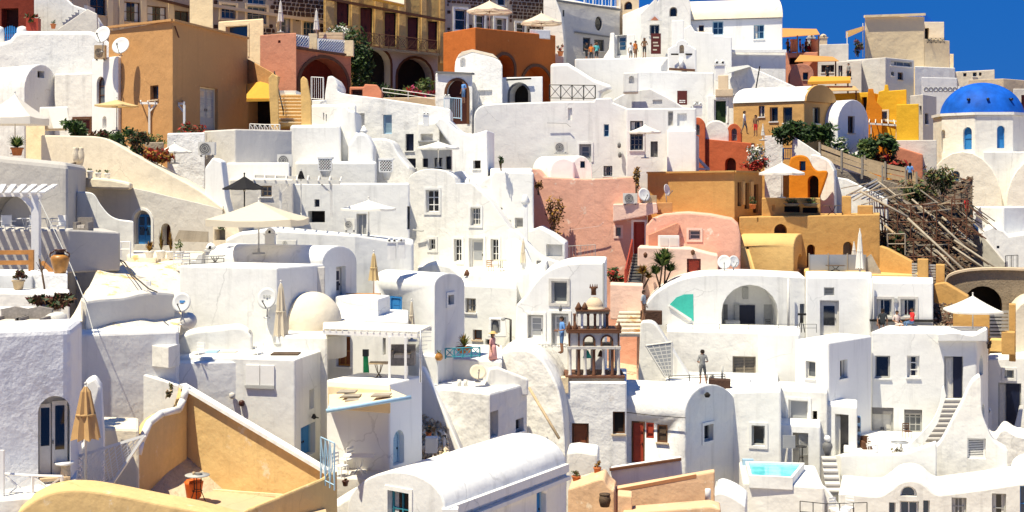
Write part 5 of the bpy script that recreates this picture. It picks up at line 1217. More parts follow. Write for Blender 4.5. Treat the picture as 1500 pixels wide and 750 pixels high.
# little chapel, arched gate, arched white block
ch_=slab('chapel','small white chapel with a cream rounded roof and stone niche','chapel','white_rough',(664,103),(737,101),[(664,170),(666,100)]+curve([(667,90),(674,78),(690,74),(720,82),(731,88),(736,96)],4)+[(737,170)],(-.1,3.2),r=.12,ops=[(0,'an',674,84,682,98,.3),(0,'n',700,132,721,152,.15)])
mk('vault_cap',MB().prism([P(670,84,102.8),P(676,76,102.6),P(692,72,102.2),P(722,79,101.4),P(730,86,101.2),P(722,83,101.4),P(692,76,102.2)],(.2,2.5,0),'cream'),ch_)
gw=house('arched_gateway','white gateway with a deep dark red arch and stepped top','gateway','white_rough',[(638,101),(692,99.5)],105,r=.07,back=2.5,ops=[(0,'ah',653,116,686,182,'interior_red',.4)])
f,w,h=frame_on(PX(638,101),PX(692,99.5),653,116,686,182);mb=MB();arch_ring(mb,(f[0]-f[1]*.1,f[1],f[2]),w+.2,h+.1,.2,0,.06,'brown');mk('arch_moulding',mb,gw)
mk('ledge',MB().beam(P(640,106,100.9),P(693,108,99.3),.4,.15,'grey_dark'),gw)
rail('picket_gate','pale blue white picket gate closing the deep arch','gate',[(651,174,98.6),(676,176,98.2)],1.55,'blue_pale','baluster',.035,1.2,.14)
person(679,152,98.9,1.7,'person in a blue shirt standing inside the deep dark arch',heading=-50,shirt='blue_shirt',legs='jeans',arms=dict(L='bend'),skin='skin_tan')
wb_=house('white_block','white block with a black arched doorway and dark keystone ring','house','white',[(735,104),(795,103)],112,r=.06,back=4,ops=[(0,'ah',745,122,776,190,'interior',1.6)])
f,w,h=frame_on(PX(735,104),PX(795,103),745,122,776,190);mb=MB();arch_ring(mb,(f[0]-f[1]*.06,f[1],f[2]),w+.12,h+.08,.16,0,.06,'grey_dark');mk('arch_moulding',mb,wb_)
mk('lintel',MB().beam(P(742,117,103.6),P(778,115,103),.12,.12,'black'),wb_)
rail('iron_railing','black iron railing of crossed bars along the white wall top','railing',[(805,145,101),(838,145.5,100.5),(872,146,100)],1.05,'iron','cross',.035,.8)
# ================================================================ long big white house, centre
bw=slab('big_white_house','very wide plain white house front with scattered small windows','house','white',(694,96),(1024,94),[(694,320)]+curve([(694,172),(697,162),(708,154),(740,151),(806,149)],4)+[(870,148),(872,144),(896,143),(898,150),(1024,200),(1024,320)],5,r=.1,
          ops=[(0,'d',848.5,211,866,237,'grey_paint',None,'glass','white','glass_grey',2),(0,'w',884.5,182,892,200,'blue_pale',1,2,'glass_blue'),(0,'n',832,158,838,176,.15),(0,'w',792,244,801,253,'blue_pale',1,1,'navy'),(0,'w',884,243,897,258,'grey_dark',2,2)])
wire('pipe','thin grey pipe bent across the wide white house front',[(801,180,95.1),(830,181,94.95),(836,186,94.9)],.03,'grey_paint','pipe')
aircon(812,208,831,224,94.5,'air conditioner on the wide white house front',0)
mk('bracket',MB().beam(P(812,225,94.7),P(832,225,94.6),.5,.06,'grey_paint'),bw)
vault('vault_shed','low white vault shed at the foot of the wide white house','house','white',(836,92.5),(868,92.5),252,228,300,(-2.6,2.2),ops=[(0,'w',850,236,857,246,'grey_dark',1,1)],r=.08)
slab('white_parapet','rounded white parapet lump beside the vault shed','wall','white',(804,92),(842,92),[(804,300)]+curve([(804,250),(810,236),(826,230),(842,236)],4)+[(842,300)],2,r=.15)
wh=house('white_house','white house front with barred windows behind a small parasol','house','white',[(917,93.3),(1020,92.8)],158,r=.1,back=4,
      ops=[(0,'w',923,177,942,192,'grey_dark',2,1),(0,'w',923,196,942,220,'grey_dark',3,3),(0,'d',953,207,963.5,230,'grey_dark',None,'panel'),(0,'l',978.5,163,986,184,'offwhite_paint',1,1),(0,'n',992,166,1006,184,.15)])
umbrella(945,183,91,50,'small pale parasol in front of the barred windows','canvas_white',8,10,232,.3,.1)
house('white_terrace','white terrace block between the small parasol and the red wall','house','white',[(977,91.8),(1020,91.4)],190,r=.1,back=3)
for x,y,t in ((907,217,'upper'),(908,231,'lower')):tag(mk('wall_lamp',MB().lathe(P(x,y,94.4),[(.05,0),(.12,.08),(.12,.28),(.04,.4)],'grey_dark',6)),'%s of two small dark lamps on the wide white wall' % t,'lamp')
# ================================================================ red wall with little arched dormers
rw=house('red_wall','brick red garden wall sloping above the gold house','wall','brick_red',[(1017,102),(1106,100)],[202,210],r=.05,back=3,ops=[(0,'ah',1062,231,1078,250,'brown',.6)])
vault('white_vault','white vault roof between two red arched chimneys','house','white',(1030,101.9),(1068,101.5),196,176,215,5,r=.1)
for x0,x1,s_,c_,wx,t in ((1011,1033,186,172,(1018,182,1025,198),'left'),(1064,1086,196,181,(1071.5,188,1079.5,206),'right')):
    vault('dormer','brick red arched dormer %s' % ('over the red wall end next to the white house' if t == 'left' else 'over the middle of the red wall'),'dormer','brick_red',(x0,101.6),(x1,101.2),s_,c_,215,1.4,ops=[(0,'aw',*wx,'grey_paint',1,2,'glass_grey')],r=.05,group='arched dormers on the red wall')
person(1090.5,197,99.5,1.75,'man in a white shirt walking behind the red wall',heading=70,pose='walk',shirt='white_shirt',legs='grey_short',skin='skin_tan')
person(1107,200,99.5,1.6,'woman in a red brown top behind the red wall',heading=-40,shirt='brown_coat',legs='red_shirt',skin='skin_tan',long_hair=True)
folded(1117.5,184,99.2,198,206,6,'small folded white parasol behind the red wall end')
bush(1090,212,1128,248,97.5,'bougainvillea bush with white flowers at the red wall end',('leaf_dark','flower_white','leaf','flower_white'),620,depth=.7,size=.13)
bush(1088,232,1128,250,96.8,'crimson bougainvillea at the foot of the white flowered bush',('flower_red','flower_red','leaf_dark'),420,depth=.7,size=.13)
lc=thing('lounge_chair','white folding lounge chair leaning below the red wall','chair',P(1030,250,97));mk('back',MB().hexa([P(1021,233,97.5),P(1024,231,97.5),P(1040,247,97),P(1037,249,97)]+[v+Vector((0,.6,0)) for v in (P(1021,233,97.5),P(1024,231,97.5),P(1040,247,97),P(1037,249,97))],'offwhite_paint'),lc);mk('seat',MB().box(P(1020,249,97),P(1040,246,97)+Vector((0,.6,0)),'offwhite_paint'),lc)
# ================================================================ gold houses
house('gold_house','plain gold block stepping up behind the big gold house','house','gold',[(926,95.5),(1005,95)],[236,228],r=.06,back=4)
gh2=house('gold_house','big plain gold house with tall brown shutters on its shaded end','house','gold',[(948,91.6),(1076,88.6),(1117,91.2)],252,r=.05,ops=[(1,'d',1080.5,267,1086,302,'brown','brown'),(1,'d',1090.5,268,1097.5,306,'brown','brown'),(1,'d',1103,270,1111,312,'brown','brown')])
for x0,x1 in ((1086.5,1089.5),(1098,1102)):
    f,w,h=frame_on(PX(1076,88.6),PX(1117,91.2),x0,266,x1,300);mk('column',MB().fbox(f,0,w,0,h,-.02,.12,'gold_light'),gh2)
mk('coping',MB().beam(P(948,253,91.5),P(1076,251,88.5),.25,.12,'gold').beam(P(1076,251,88.5),P(1117,252.5,91.1),.25,.12,'gold'),gh2)
umbrella(1145,238,88,70,'white parasol on the gold roof terrace before the orange arch','canvas_white',8,15,290,.25,.14)
slab('orange_arch','bright orange sculpted terrace wall with a leaning dark opening','house','orange_bright',(1154,94),(1212,93),[(1154,320),(1156,240)]+curve([(1158,231),(1170,227),(1182,230),(1190,244),(1198,250),(1212,251),(1208,268),(1200,290)],4)+[(1198,320)],2,r=.1,ops=[(0,'h',1171,236,1180,250,'blue',.6),(0,'ah',1183,257,1199,296,'interior',1.0)])
slab('white_wall','white rounded wall ending behind the bright orange arch','wall','white',(1188,96.5),(1228,95),[(1188,320)]+curve([(1188,226),(1200,228),(1214,236),(1222,250)],4)+[(1226,320)],2,r=.15)
slab('gate_wall','pale wall panel with a blue gate behind the bougainvillea','wall','white_blue',(1120,103),(1150,102.5),[(1120,260),(1120,199),(1147,198),(1147,260)],.4,r=.03)
rail('blue_gate','small blue gate between two pale wall panels','gate',[(1147,234,102),(1162,234,101.6)],.85,'blue','baluster',.04,.9,.12)
house('brown_doorway','brown shadowed doorway wall above the small blue gate','wall','dark_red',[(1146,105),(1166,105)],198,r=.03,back=1)
slab('white_wall','white wall triangle sloping down to the planted slope','wall','white',(1160,101),(1204,99),[(1160,260),(1160,198),(1202,226),(1204,260)],.5,r=.04)
for x0,y0,x1,y1,n,mats,t in ((1132,178,1190,208,900,('leaf_dark','leaf','leaf_dark'),'wide glossy green shrub below the tan house'),(1176,182,1222,214,700,('leaf_dark','leaf'),'dark green shrub at the corner of the tan house'),(1214,204,1256,234,600,('leaf_dark','leaf','flower_white'),'dark shrub with a few pale flowers below the pointed vault'),(1254,192,1290,236,800,('leaf','leaf_dark','leaf_pale'),'tall feathery green shrub beside the pointed vault'),(1284,196,1314,226,500,('leaf','leaf_dark'),'green shrub under the thin white pergola'),(1272,224,1324,250,700,('flower_red','flower_red','leaf_brown','leaf_dark'),'spreading red bougainvillea above the wooden fence')):
    bush(x0,y0,x1,y1,101 if x0 <1200 else 104,t,mats,n,depth=.6,size=.22,lumps=12,group='shrubs on the slope below the tan house')
house('terracotta_wall','orange terracotta wall behind the red bougainvillea','wall','terracotta',[(1306,106.5),(1352,106)],[212,226],r=.1,back=2)
house('ledge_wall','white ledge with rubble below the blue dome church','wall','stucco_grey',[(1312,108),(1372,107)],205,r=.05,back=2)
# ================================================================ ochre terraces right of the gold house
oh=house('ochre_terrace','long ochre terrace wall with small dark arched niches','house','gold',[(1083,87.6),(1289,87.2)],[318,314],r=.06,back=6,
      ops=[(0,'ah',1134,328,1153,350,'brown',.8),(0,'ah',1182,358,1194,392,'interior_red',.6),(0,'ah',1235,354,1249,392,'grey_dark',.6),(0,'n',1109,318.5,1111,325,.1)])
house('gold_parapet','ochre parapet with planter troughs on the gold roof terrace','wall','gold',[(1116,89),(1202,88.6)],290,r=.05,back=1.5,ops=[(0,'h',1149,302,1172,311,'interior',.3),(0,'h',1176,304,1198,312,'interior',.3),(0,'n',1131,300,1135,309,.1)])
for x,w in ((1160,24),(1187,24)):pot(x,302,88.2,w,4,'dark trough of small plants on the ochre parapet %s' % ('nearest the gold house' if x <1170 else 'further from the gold house'),'grey_dark','bush',w*.9,7,('leaf_pale','leaf','leaf_brown'),n=120,name='plant_trough')
pot(1103,306,88.0,10,7,'potted plant standing before the brown shutters of the gold house',plant='bush',pw=13,ph=10,mats=('leaf_brown','leaf','leaf_dark'),n=120)
house('gold_block','tapering ochre chimney block on the ochre terrace','chimney','gold',[(1233,88.5),(1247,88)],287,320,r=.08,back=1.2)
house('gold_block','low wide ochre block at the terrace end','chimney','gold',[(1256,88.3),(1279,88)],301,318,r=.07,back=1.2)
table(1219,315,88.2,26,'dark folding table on the ochre terrace',.62,'wood_old','iron',False)
vv=slab('yellow_vault','rounded yellow barrel vault house with a dark side window','house','gold_light',(1163,85.5),(1184,89),[(1163,470),(1184,470)]+arc(1163,1184,362,342),(-3.45,.9),r=.08,ops=[(0,'ah',1168,372,1176,394,'brown',.5),(2,'ah',1093,361,1097,365,'interior',.2)])
house('gold_terrace','yellow terrace floor edge in front of the ochre wall','wall','gold_light',[(1178,84),(1290,83.5)],398,r=.06,back=4)
house('gold_terrace','orange yellow lower terrace edge beside the twin gold posts','wall','gold_light',[(1270,82.5),(1352,82)],403,r=.05,back=3)
fn=thing('glass_screen','row of pale frosted screens along the yellow terrace','screen',P(1230,400,84.5))
for i in range(3):
    a,b=1186+i*28,1213+i*28;mk('screen_panel',MB().box(P(a,398,84.5),P(b,373,84.5)+Vector((0,.03,0)),'glass_pale'),fn);mk('post',MB().box(P(a-1.2,399,84.46),P(a,371,84.46)+Vector((0,.08,0)),'wood_grey'),fn)
folded(1259.5,338,83.2,392,400,13,'tall folded white parasol tied in two places on the yellow terrace')
folded(1251,357,85,374,398,8,'second shorter white parasol half hidden behind the tall folded one')
table(1224,397,84,26,'low dark table on the yellow terrace',.35,'wood_old','iron',False)
slab('gold_slope_wall','gold wall sloping down from the terrace to the twin posts','wall','gold',(1288,85),(1338,83),[(1288,470),(1288,360),(1300,364),(1336,383),(1338,470)],.9,r=.06)
slab('wooden_gate','grey slatted wooden stair gate at the end of the frosted screens','gate','wood_grey',(1266,83.6),(1290,83.2),[(1268,402),(1268,378),(1276,372),(1290,398),(1290,402)],.1,r=.02)
for x0,x1,t,l in ((1344,1360,380,'gold gate post nearer the terrace'),(1371,1384,388,'gold gate post nearer the stone arch')):
    house('gate_post',l,'gate post','gold',[(x0,81.4),(x1,81.2)],t,430,r=.04,back=1.0)
sh_=thing('slatted_gate','grey louvred gate between the twin gold posts','gate',P(1366,415,81.6))
for i in range(6):mk('slat',MB().box(P(1360.5,410-i*4,81.6),P(1370.5,407.4-i*4,81.6)+Vector((0,.05,0)),'grey_paint'),sh_)
sh_=thing('slatted_gate','grey louvred panel beside the gold sloping wall','gate',P(1340,412,82))
for i in range(6):mk('slat',MB().box(P(1336,408-i*4,82),P(1343.5,405.4-i*4,82)+Vector((0,.05,0)),'grey_paint'),sh_)
slab('gold_slope_wall','gold sloping wall running down to the stone arch','wall','gold',(1368,80.5),(1420,79),[(1368,480),(1368,416),(1384,414),(1418,434),(1420,480)],1.0,r=.06)
house('gold_wall','gold wall behind the large white parasol','wall','gold',[(1396,77),(1450,76)],450,520,r=.05,back=.8)
house('gate_post','gold post beside the grey louvred shutters at the frame edge','gate post','gold',[(1478,74.5),(1488,74.3)],446,530,r=.04,back=.8)
house('gold_block','low gold block at the foot of the last gold post','wall','gold',[(1467,73.5),(1487,73.3)],487,520,r=.04,back=.8)
sh_=thing('slatted_gate','large grey louvred shutter gate below the stone arch','gate',P(1463,500,75))
for i in range(8):mk('slat',MB().box(P(1450,495-i*5.2,75),P(1477.5,491.6-i*5.2,75)+Vector((0,.06,0)),'grey_paint'),sh_)
umbrella(1425,433,74.5,94,'large white parasol in front of the stone arch','canvas_white',4,21,520,.78,.1)
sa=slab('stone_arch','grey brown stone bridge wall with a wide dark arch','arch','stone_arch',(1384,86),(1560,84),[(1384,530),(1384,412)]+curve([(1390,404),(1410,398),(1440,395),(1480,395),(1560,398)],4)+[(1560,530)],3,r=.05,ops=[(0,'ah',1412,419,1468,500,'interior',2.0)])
slab('arch_coping','pale coping along the top of the stone bridge wall','coping','beige',(1383,85.8),(1560,83.8),[(1383,416)]+curve([(1383,412),(1390,402),(1410,395.5),(1440,392.5),(1480,392.5),(1560,395.5)],4)+[(1560,399)]+curve([(1560,399),(1480,396),(1440,396),(1410,399),(1390,406),(1385,416)],4)[1:],.8,r=.01,ground=False)
# rubble slopes
def rubble(name,label,corners,mat,n,seed,size=.4,sheet='rubble'):
    """uneven slope between four world corners with loose stones"""
    a,b,c,d=[Vector(q) for q in corners];rnd=random.Random(seed);N=22;vs=[]
    nr=(b-a).cross(d-a).normalized()
    if nr.z <0:nr=-nr
    for j in range(N+1):
        for i in range(N+1):
            u,v=i/N,j/N;vs.append(a.lerp(b,u).lerp(d.lerp(c,u),v)+nr*rnd.uniform(-.3,.3))
    mb=MB();mb.add(vs,[(j*(N+1)+i,j*(N+1)+i+1,(j+1)*(N+1)+i+1,(j+1)*(N+1)+i) for j in range(N) for i in range(N)],sheet)
    o=mk(name,mb,None,label=label,kind='structure',fix=False);st=MB()
    for k in range(n):
        u,v=rnd.random(),rnd.random();p=a.lerp(b,u).lerp(d.lerp(c,u),v)+nr*.1;s=size*rnd.uniform(.3,1)
        q=[p+Vector((rnd.uniform(-1,1),rnd.uniform(-1,1),rnd.uniform(-1,1)))*s*.5 for _ in range(4)] 
        e=[p+Vector((math.cos(t)*s*rnd.uniform(.4,.7),math.sin(t)*s*rnd.uniform(.4,.7),rnd.uniform(-.2,.2)*s)) for t in (0,1.2,2.4,3.6,4.9)]
        top=p+UP*s*rnd.uniform(.3,.6);st.add(e+[top],[(i,(i+1) % 5,5) for i in range(5)],rnd.choice(mat))
    mk('loose_stones',st,o,kind='stuff',fix=False);return o
rubble('rocky_slope','dark rocky slope behind the scaffold',[P(1262,420,87.6),P(1425,412,88),P(1425,262,102),P(1225,262,102)],('stone_dark','rubble','rubble','stone_dark','rust','leaf_brown','wood_old'),2600,5,.34)
rubble('rocky_slope','brown heap of broken stone below the gold wall',[P(1366,506,75.5),P(1452,506,75.5),P(1444,452,79),P(1368,446,79.5)],('stone_dark','rubble','rust','stone_wall'),800,8,.26)
for x0,y0,x1,y1,mats,t in ((1320,262,1375,300,('leaf_brown','leaf_dark','leaf_pale'),'dry green brown scrub above the scaffold'),(1352,240,1400,280,('leaf_pale','leaf_brown','leaf_dark'),'straggling dry bush in front of the church vault'),(1292,340,1330,372,('leaf_dark','leaf_brown'),'dark dry scrub at the foot of the scaffold')):
    bush(x0,y0,x1,y1,96 if y0 <300 else 89,t,mats,500,depth=.5,size=.18,lumps=12,group='dry scrub around the scaffold')
# wooden fences of the path above the scaffold
def plank_fence(label,pts,h,Y0,Y1,n=3,mat='wood_pale',seed=2):
    root=thing('plank_fence',label,'fence',P(pts[0][0],pts[0][1],Y0));L=len(pts)-1;rnd=random.Random(seed)
    W=[P(x,y,Y0+(Y1-Y0)*i/L) for i,(x,y) in enumerate(pts)]
    for i in range(L):
        for k in range(n):
            a,b=W[i]+UP*(h*(k+.6)/n+rnd.uniform(-.05,.05)),W[i+1]+UP*(h*(k+.6)/n+rnd.uniform(-.05,.05));mk('plank',MB().beam(a,b,.06,h/n*.8,mat),root)
    for w_ in W:mk('post',MB().beam(w_-UP*.3+Vector((0,-.09,0)),w_+UP*h*1.12+Vector((0,-.09,0)),.12,.12,'wood_grey'),root)
    return root
plank_fence('pale plank fence sloping down from the orange arch to the path',[(1200,234),(1232,246),(1262,256),(1292,268)],1.15,100,98,3)
plank_fence('plank fence along the path under the red bougainvillea',[(1266,252),(1296,261),(1326,268),(1342,276)],1.1,101,100,3,seed=6)
house('path_wall','dry stone path wall below the plank fences','wall','stone_wall',[(1196,99.5),(1262,99),(1345,98.6)],[240,256,276],r=.06,back=3)
slab('white_ramp','white plastered ramp edge under the plank fence','wall','white',(1214,97),(1300,94),[(1214,330),(1216,258),(1240,262),(1300,292),(1300,330)],1.0,r=.08)
person(1333,272,99.3,1.7,'dark haired person in a blue and white top on the path above the scaffold',heading=160,shirt='blue_shirt',legs='dark_shirt',long_hair=True,skin='skin_tan')
person(1423,322,96,1.25,'small child in dark clothes by the white wall beside the scaffold',heading=-60,shirt='dark_shirt',legs='dark_shirt',skin='skin_tan')
person(1416,320,96.3,1.55,'person in bright red beside the dark dressed child',heading=30,shirt='red_shirt',legs='red_shirt',skin='skin_tan')
house('brick_ruin','small orange plastered ruin wall above the scaffold','wall','terracotta',[(1392,101),(1420,100.5)],284,330,r=.04,back=.8)
house('brick_pillar','rough stone pillar at the top of the scaffold','pillar','stone_wall',[(1364,99.5),(1378,99.3)],248,300,r=.04,back=1)
# scaffold
sf=thing('scaffold','tangle of scaffold frames, poles and boards on the rocky slope','scaffold',P(1340,400,88))
def fr_(x0,y0,x1,y1,Y,n=2,m=3):
    for i in range(n+1):x=x0+(x1-x0)*i/n;mk('upright',MB().bar(P(x,y1,Y),P(x,y0,Y),.045,'rust',5),sf);mk('upright',MB().bar(P(x,y1,Y+1.3),P(x,y0,Y+1.3),.045,'iron',5),sf)
    for j in range(m+1):y=y0+(y1-y0)*j/m;mk('ledger',MB().bar(P(x0,y,Y),P(x1,y,Y),.04,'rust',5),sf);mk('ledger',MB().bar(P(x0,y,Y+1.3),P(x1,y,Y+1.3),.04,'iron',5),sf)
    for i in range(n):
        for j in range(m):xa,xb=x0+(x1-x0)*i/n,x0+(x1-x0)*(i+1)/n;ya,yb=y0+(y1-y0)*j/m,y0+(y1-y0)*(j+1)/m;mk('cross_brace',MB().bar(P(xa,yb if (i+j) % 2 else ya,Y),P(xb,ya if (i+j) % 2 else yb,Y),.03,'rust',4),sf)
fr_(1394,292,1416,350,91,1,2);fr_(1296,300,1372,350,91.5,4,2);fr_(1312,352,1390,400,88.6,3,2);fr_(1372,300,1394,356,92,1,2)
for x0,y0,x1,y1,Y0,Y1,r in ((1260,280,1330,318,92,90,.11),(1330,320,1412,396,90,86,.12),(1336,292,1378,328,94,92,.1),(1364,316,1420,368,92,90,.11),(1380,318,1425,356,93,91,.1),(1398,352,1462,394,90,87,.1),(1372,366,1400,398,88,86.5,.09),(1396,362,1446,396,89,87,.09),(1284,264,1330,300,95,92,.08)):
    mk('raking_pole',MB().bar(P(x0,y0,Y0),P(x1,y1,Y1),r*.72,'wood_grey',7),sf)
for x0,y0,x1,y1 in ((1240,286,1286,264),(1232,276,1272,268),(1250,294,1290,270),(1246,284,1300,276),(1290,276,1338,274),(1300,290,1340,282),(1330,304,1372,296),(1344,306,1394,296),(1340,312,1394,306),(1262,300,1320,284),(1324,360,1390,358),(1296,330,1322,352),(1376,300,1394,292)):
    mk('board',MB().beam(P(x0,y0,93.5-(y0-260)*.03),P(x1,y1,93-(y1-260)*.03),.22,.06,'wood_grey' if (x0+y0) % 3 else 'wood_pale'),sf)
rn=random.Random(31)
for i in range(95):
    x,y=rn.uniform(1282,1440),rn.uniform(282,392)
    if y <280+(x-1282)*.05 or y >330+(x-1282)*.62:continue
    Y1=98-(y-262)*.065-1.2;k=rn.choice((1,1,1,1,0));L=rn.uniform(16,50);a_=rn.uniform(.55,.85)
    mk('timber',MB().beam(P(x-L/2,y-k*L*a_/2,Y1+.5),P(x+L/2,y+k*L*a_/2,Y1-.5),rn.uniform(.06,.16),rn.uniform(.05,.09),rn.choice(('wood_old','wood_grey','wood_old','rust','wood_old','iron'))),sf)
for i in range(26):
    x,y=rn.uniform(1290,1425),rn.uniform(286,380);Y1=98-(y-262)*.065-1.0
    mk('upright',MB().bar(P(x,y+rn.uniform(10,26),Y1),P(x,y-8,Y1),.04,rn.choice(('rust','iron')),4),sf)
for i in range(6):mk('rafter',MB().bar(P(1238+i*8,290+i*.6,93-.1*i),P(1284+i*3,262+i*5,95.5),.05,'steel',5),sf)
rail('brown_barrier','row of thin brown stakes against the rocky slope','fence',[(1300,372,88.2),(1326,372,88)],1.3,'wood_grey','bar',.04,1.1)
# ================================================================ pink house
pk=slab('pink_wall','tall bare pink wall with dark brown stains','wall','pink',(778,90),(948,88),[(778,430),(778,247),(786,247),(796,259),(860,262),(930,258),(948,296),(948,430)],4,r=.1,
          ops=[(0,'w',902,333,909.5,346,'grey_paint',1,1,'glass_grey','pink_pale'),(0,'d',928,325,944.5,372,'red_door','red_door','panel','white_paint')])
slab('pink_wall','pale pink ledge wall carrying the air conditioners','wall','pink_pale',(898,87.6),(964,87.2),[(898,325),(898,299),(962,297),(964,312),(938,318)],1.2,r=.06,ground=False)
slab('pink_house','pale pink house with a soft curved top and small grey window','house','pink',(944,87.2),(1085,85.5),[(945,430),(946,330),(956,319),(972,313),(1006,311),(1040,314),(1072,320),(1081,328),(1085,345),(1085,430)],5,r=.12,
     ops=[(0,'w',1009,337,1026,351,'offwhite_paint',1,2,'glass_grey','pink_pale')])
slab('pink_stair_wall','stair side in darker salmon as painted shade across the pale pink house','wall','salmon',(948,86.6),(996,86.2),[(950,362),(950,344),(992,326),(996,330),(992,352),(966,362)],.7,r=.04,ground=False)  # darker salmon puts the diagonal stair shading into the colour
bench=thing('white_cabinet','low white cabinet with panel doors before the pale pink house','cabinet',P(980,362,85.4));mk('body',MB().box(P(965,362,85.4),P(995,345,85.4)+Vector((0,.5,0)),'white_paint'),bench)
for i in range(2):mk('door',MB().box(P(967+i*14,360,85.36),P(979+i*14,348,85.36)+Vector((0,.03,0)),'canvas_white'),bench)
slab('pink_wall','low pale pink terrace wall with a red barred gate','wall','pink_pale',(932,84.4),(1052,83.4),[(932,430),(934,362),(1010,364),(1040,372),(1052,374),(1052,430)],3,r=.08,
     ops=[(0,'d',1006,379,1026.5,405,'red_door','maroon','plank',None)])
for x in (945.5,1015):tag(mk('wall_lamp',MB().lathe(P(x,378 if x <1000 else 374,83.6),[(.03,0),(.11,.08),(.13,.25),(.03,.36)],'brown',6)),'small dark wall lamp %s' % ('above the red barred gate' if x >1000 else 'beside the red stair rail'),'lamp')
dv=bush(800,286,824,346,88.7,'brown wall stain modelled as dry leaves flat on the bare pink wall',('leaf_brown','leaf_gold','twig'),420,depth=.12,name='brown_leaf_patch',cat='creeper',size=.12,lumps=14)  # leaf cloud models the brown stain on the pink wall
bush(783,262,796,280,89.0,'small dried creeper patch high on the bare pink wall',('leaf_brown','leaf_gold'),120,depth=.15,name='brown_leaf_patch',cat='creeper',size=.1)
bush(927,244,937,282,87.5,'dry brown vine clinging beside the gold house',('leaf_brown','leaf_gold','wood_pale'),240,depth=.3,name='brown_leaf_patch',cat='creeper',size=.12,lumps=12)
aircon(913,283,934,299,87.3,'air conditioner on the pale pink ledge');aircon(940,286,962,300,87.6,'second beige air conditioner half hidden by the dishes',0,'wood_pale')
dish(943.5,285,87,19,'round white dish on the pale pink ledge',25,15,298);dish(977,278.5,88.6,17,'slim white dish with a mast on the gold house roof',55,12,300)
house('ochre_box','small ochre box wall under the slim white dish','wall','ochre',[(962,88.2),(985,88)],297,314,r=.03,back=1)
dish(1061,384,82.6,20,'white dish touching its twin by the yellow vault',-10,12,401);dish(1075,383,82.8,17,'second white dish of the twin pair by the yellow vault',22,12,401)
sp=steps('pink_stair','narrow dark stone steps beside the red railing','stairs','grey_dark',P(919,420,81.8),P(928,372,86.4),(.75,0,0),11)
rail('red_railing','bright red stair railing in front of the pink house','railing',[(916,420,81.7),(926,374,86.2)],1.0,'red_door','baluster',.05,.9,.3)
yucca(968,420,82.2,'spiky green yucca with several heads before the pink wall',[(970,390,40),(961,402,26),(982,398,26),(975,380,30)])
yucca(942,418,82.6,'thin dry yucca beside the red stair railing',[(942,402,24),(950,408,18)],('leaf_pale','leaf_gold','leaf_brown'))
bush(890,394,918,416,83,'red and green flowering bush at the pink wall corner',('flower_red','leaf','leaf_dark'),320,size=.13)
house('pink_pillar','pale peach block wall beside the stone steps corner','wall','pink_pale',[(894,80.5),(942,79.6)],418,470,r=.06,back=2)
st2=steps('stone_stair','broad worn tan stone steps behind the bell tower','stairs','cream_slope',P(898,492,76),P(908,456,80),(1.6,0,0),6)
rail('pink_terrace_railing','low grey railing at the corner of the bare pink wall','railing',[(828,384,86),(872,382,85)],1.0,'grey_paint','baluster',.02,1.2,.2)
wire('wall_crack_pipe','thin pale pipe running along the bare pink wall',[(832,337,88.8),(878,331,88.3),(884,326,88.2)],.03,'pink_pale','pipe')
# ================================================================ white house with small paned windows, centre
wp_=slab('paned_house','white house front with small paned windows and a grey white door','house','white',(594,82),(760,79),[(594,450),(594,268)]+arc(596,668,268,247)[::-1]+[(690,268),(720,296),(738,322),(748,336),(760,352),(760,450)],6,r=.1,
           ops=[(0,'w',624,278,643,311,'white_paint',2,3,'glass','white'),(0,'w',689.5,304,704,330,'offwhite_paint',3,3,'glass_grey','white'),(0,'w',628.5,350,638,366,'white_paint',2,2,'glass','white'),(0,'w',665,350,676.5,383,'white_paint',2,3,'glass','white'),(0,'w',719,350,730.5,383,'white_paint',2,3,'glass','white'),(0,'d',687,349,708.5,394,'offwhite_paint','white_paint','glass','white','glass_pale',2),(0,'n',743,362,751,384,.2)])
mk('drain_pipe',MB().path([P(605,337,81.4),P(620,338,81.2),P(620,338,81.0)],.05,'grey_paint',5).path([P(598,300,81.6),P(598,345,81.6)],.05,'grey_paint',5),wp_)
slab('white_house','white house side stepping up behind the small paned windows','house','white',(718,84),(784,83),[(718,400),(718,258),(724,250),(782,252),(782,330),(784,400)],(0,3),r=.14,ops=[(0,'w',729,304,736,309,'grey_dark',1,1),(0,'n',745,322,748,326,.1),(0,'l',754,319,767,334,'offwhite_paint',1,1)])
house('white_block','rough grey white upper block above the round topped house','house','white_rough',[(718,87),(780,86)],246,r=.15,back=4)
slab('broken_roof','white roof hollow with broken plaster edges above the paned house','house','white_worn',(664,85),(722,84),[(664,330),(664,252),(676,250),(684,262),(700,268),(716,258),(722,256),(722,330)],3,r=.12)
dish(690,266,83,18,'white dish lying low in the broken roof hollow',-15,35,276)
# swooping stair walls right of the paned house
slab('swoop_stair_wall','white stair wall swooping down to the right of the paned house','wall','white',(744,77.5),(836,75),[(744,430)]+curve([(744,336),(756,338),(772,354),(790,372),(812,382),(836,386)],5)+[(836,430)],.7,r=.12)
slab('swoop_stair_wall','second white curved wall under the first stair swoop','wall','white',(742,76),(790,75),[(742,430)]+curve([(742,352),(754,350),(768,362),(778,384),(788,400)],5)+[(790,430)],.8,r=.12)
slab('white_gable','low white gable wall with a bench between swoop stair and pink wall','house','white',(774,82),(832,81),[(774,420),(774,338),(790,332),(812,345),(828,356),(832,420)],3,r=.1,ops=[(0,'n',800,358,824,376,.4)])
house('pillar','slim white chimney shaft with a flared top on the swooping stair','chimney','white',[(766,77),(773,76.9)],298,400,r=.04,back=.5)
mk('flue_cap',MB().lathe(P(769.5,299,77.1),[(.20,0),(.26,.12),(.16,.4),(.10,.55)],'white',10),bpy.data.objects['pillar'])
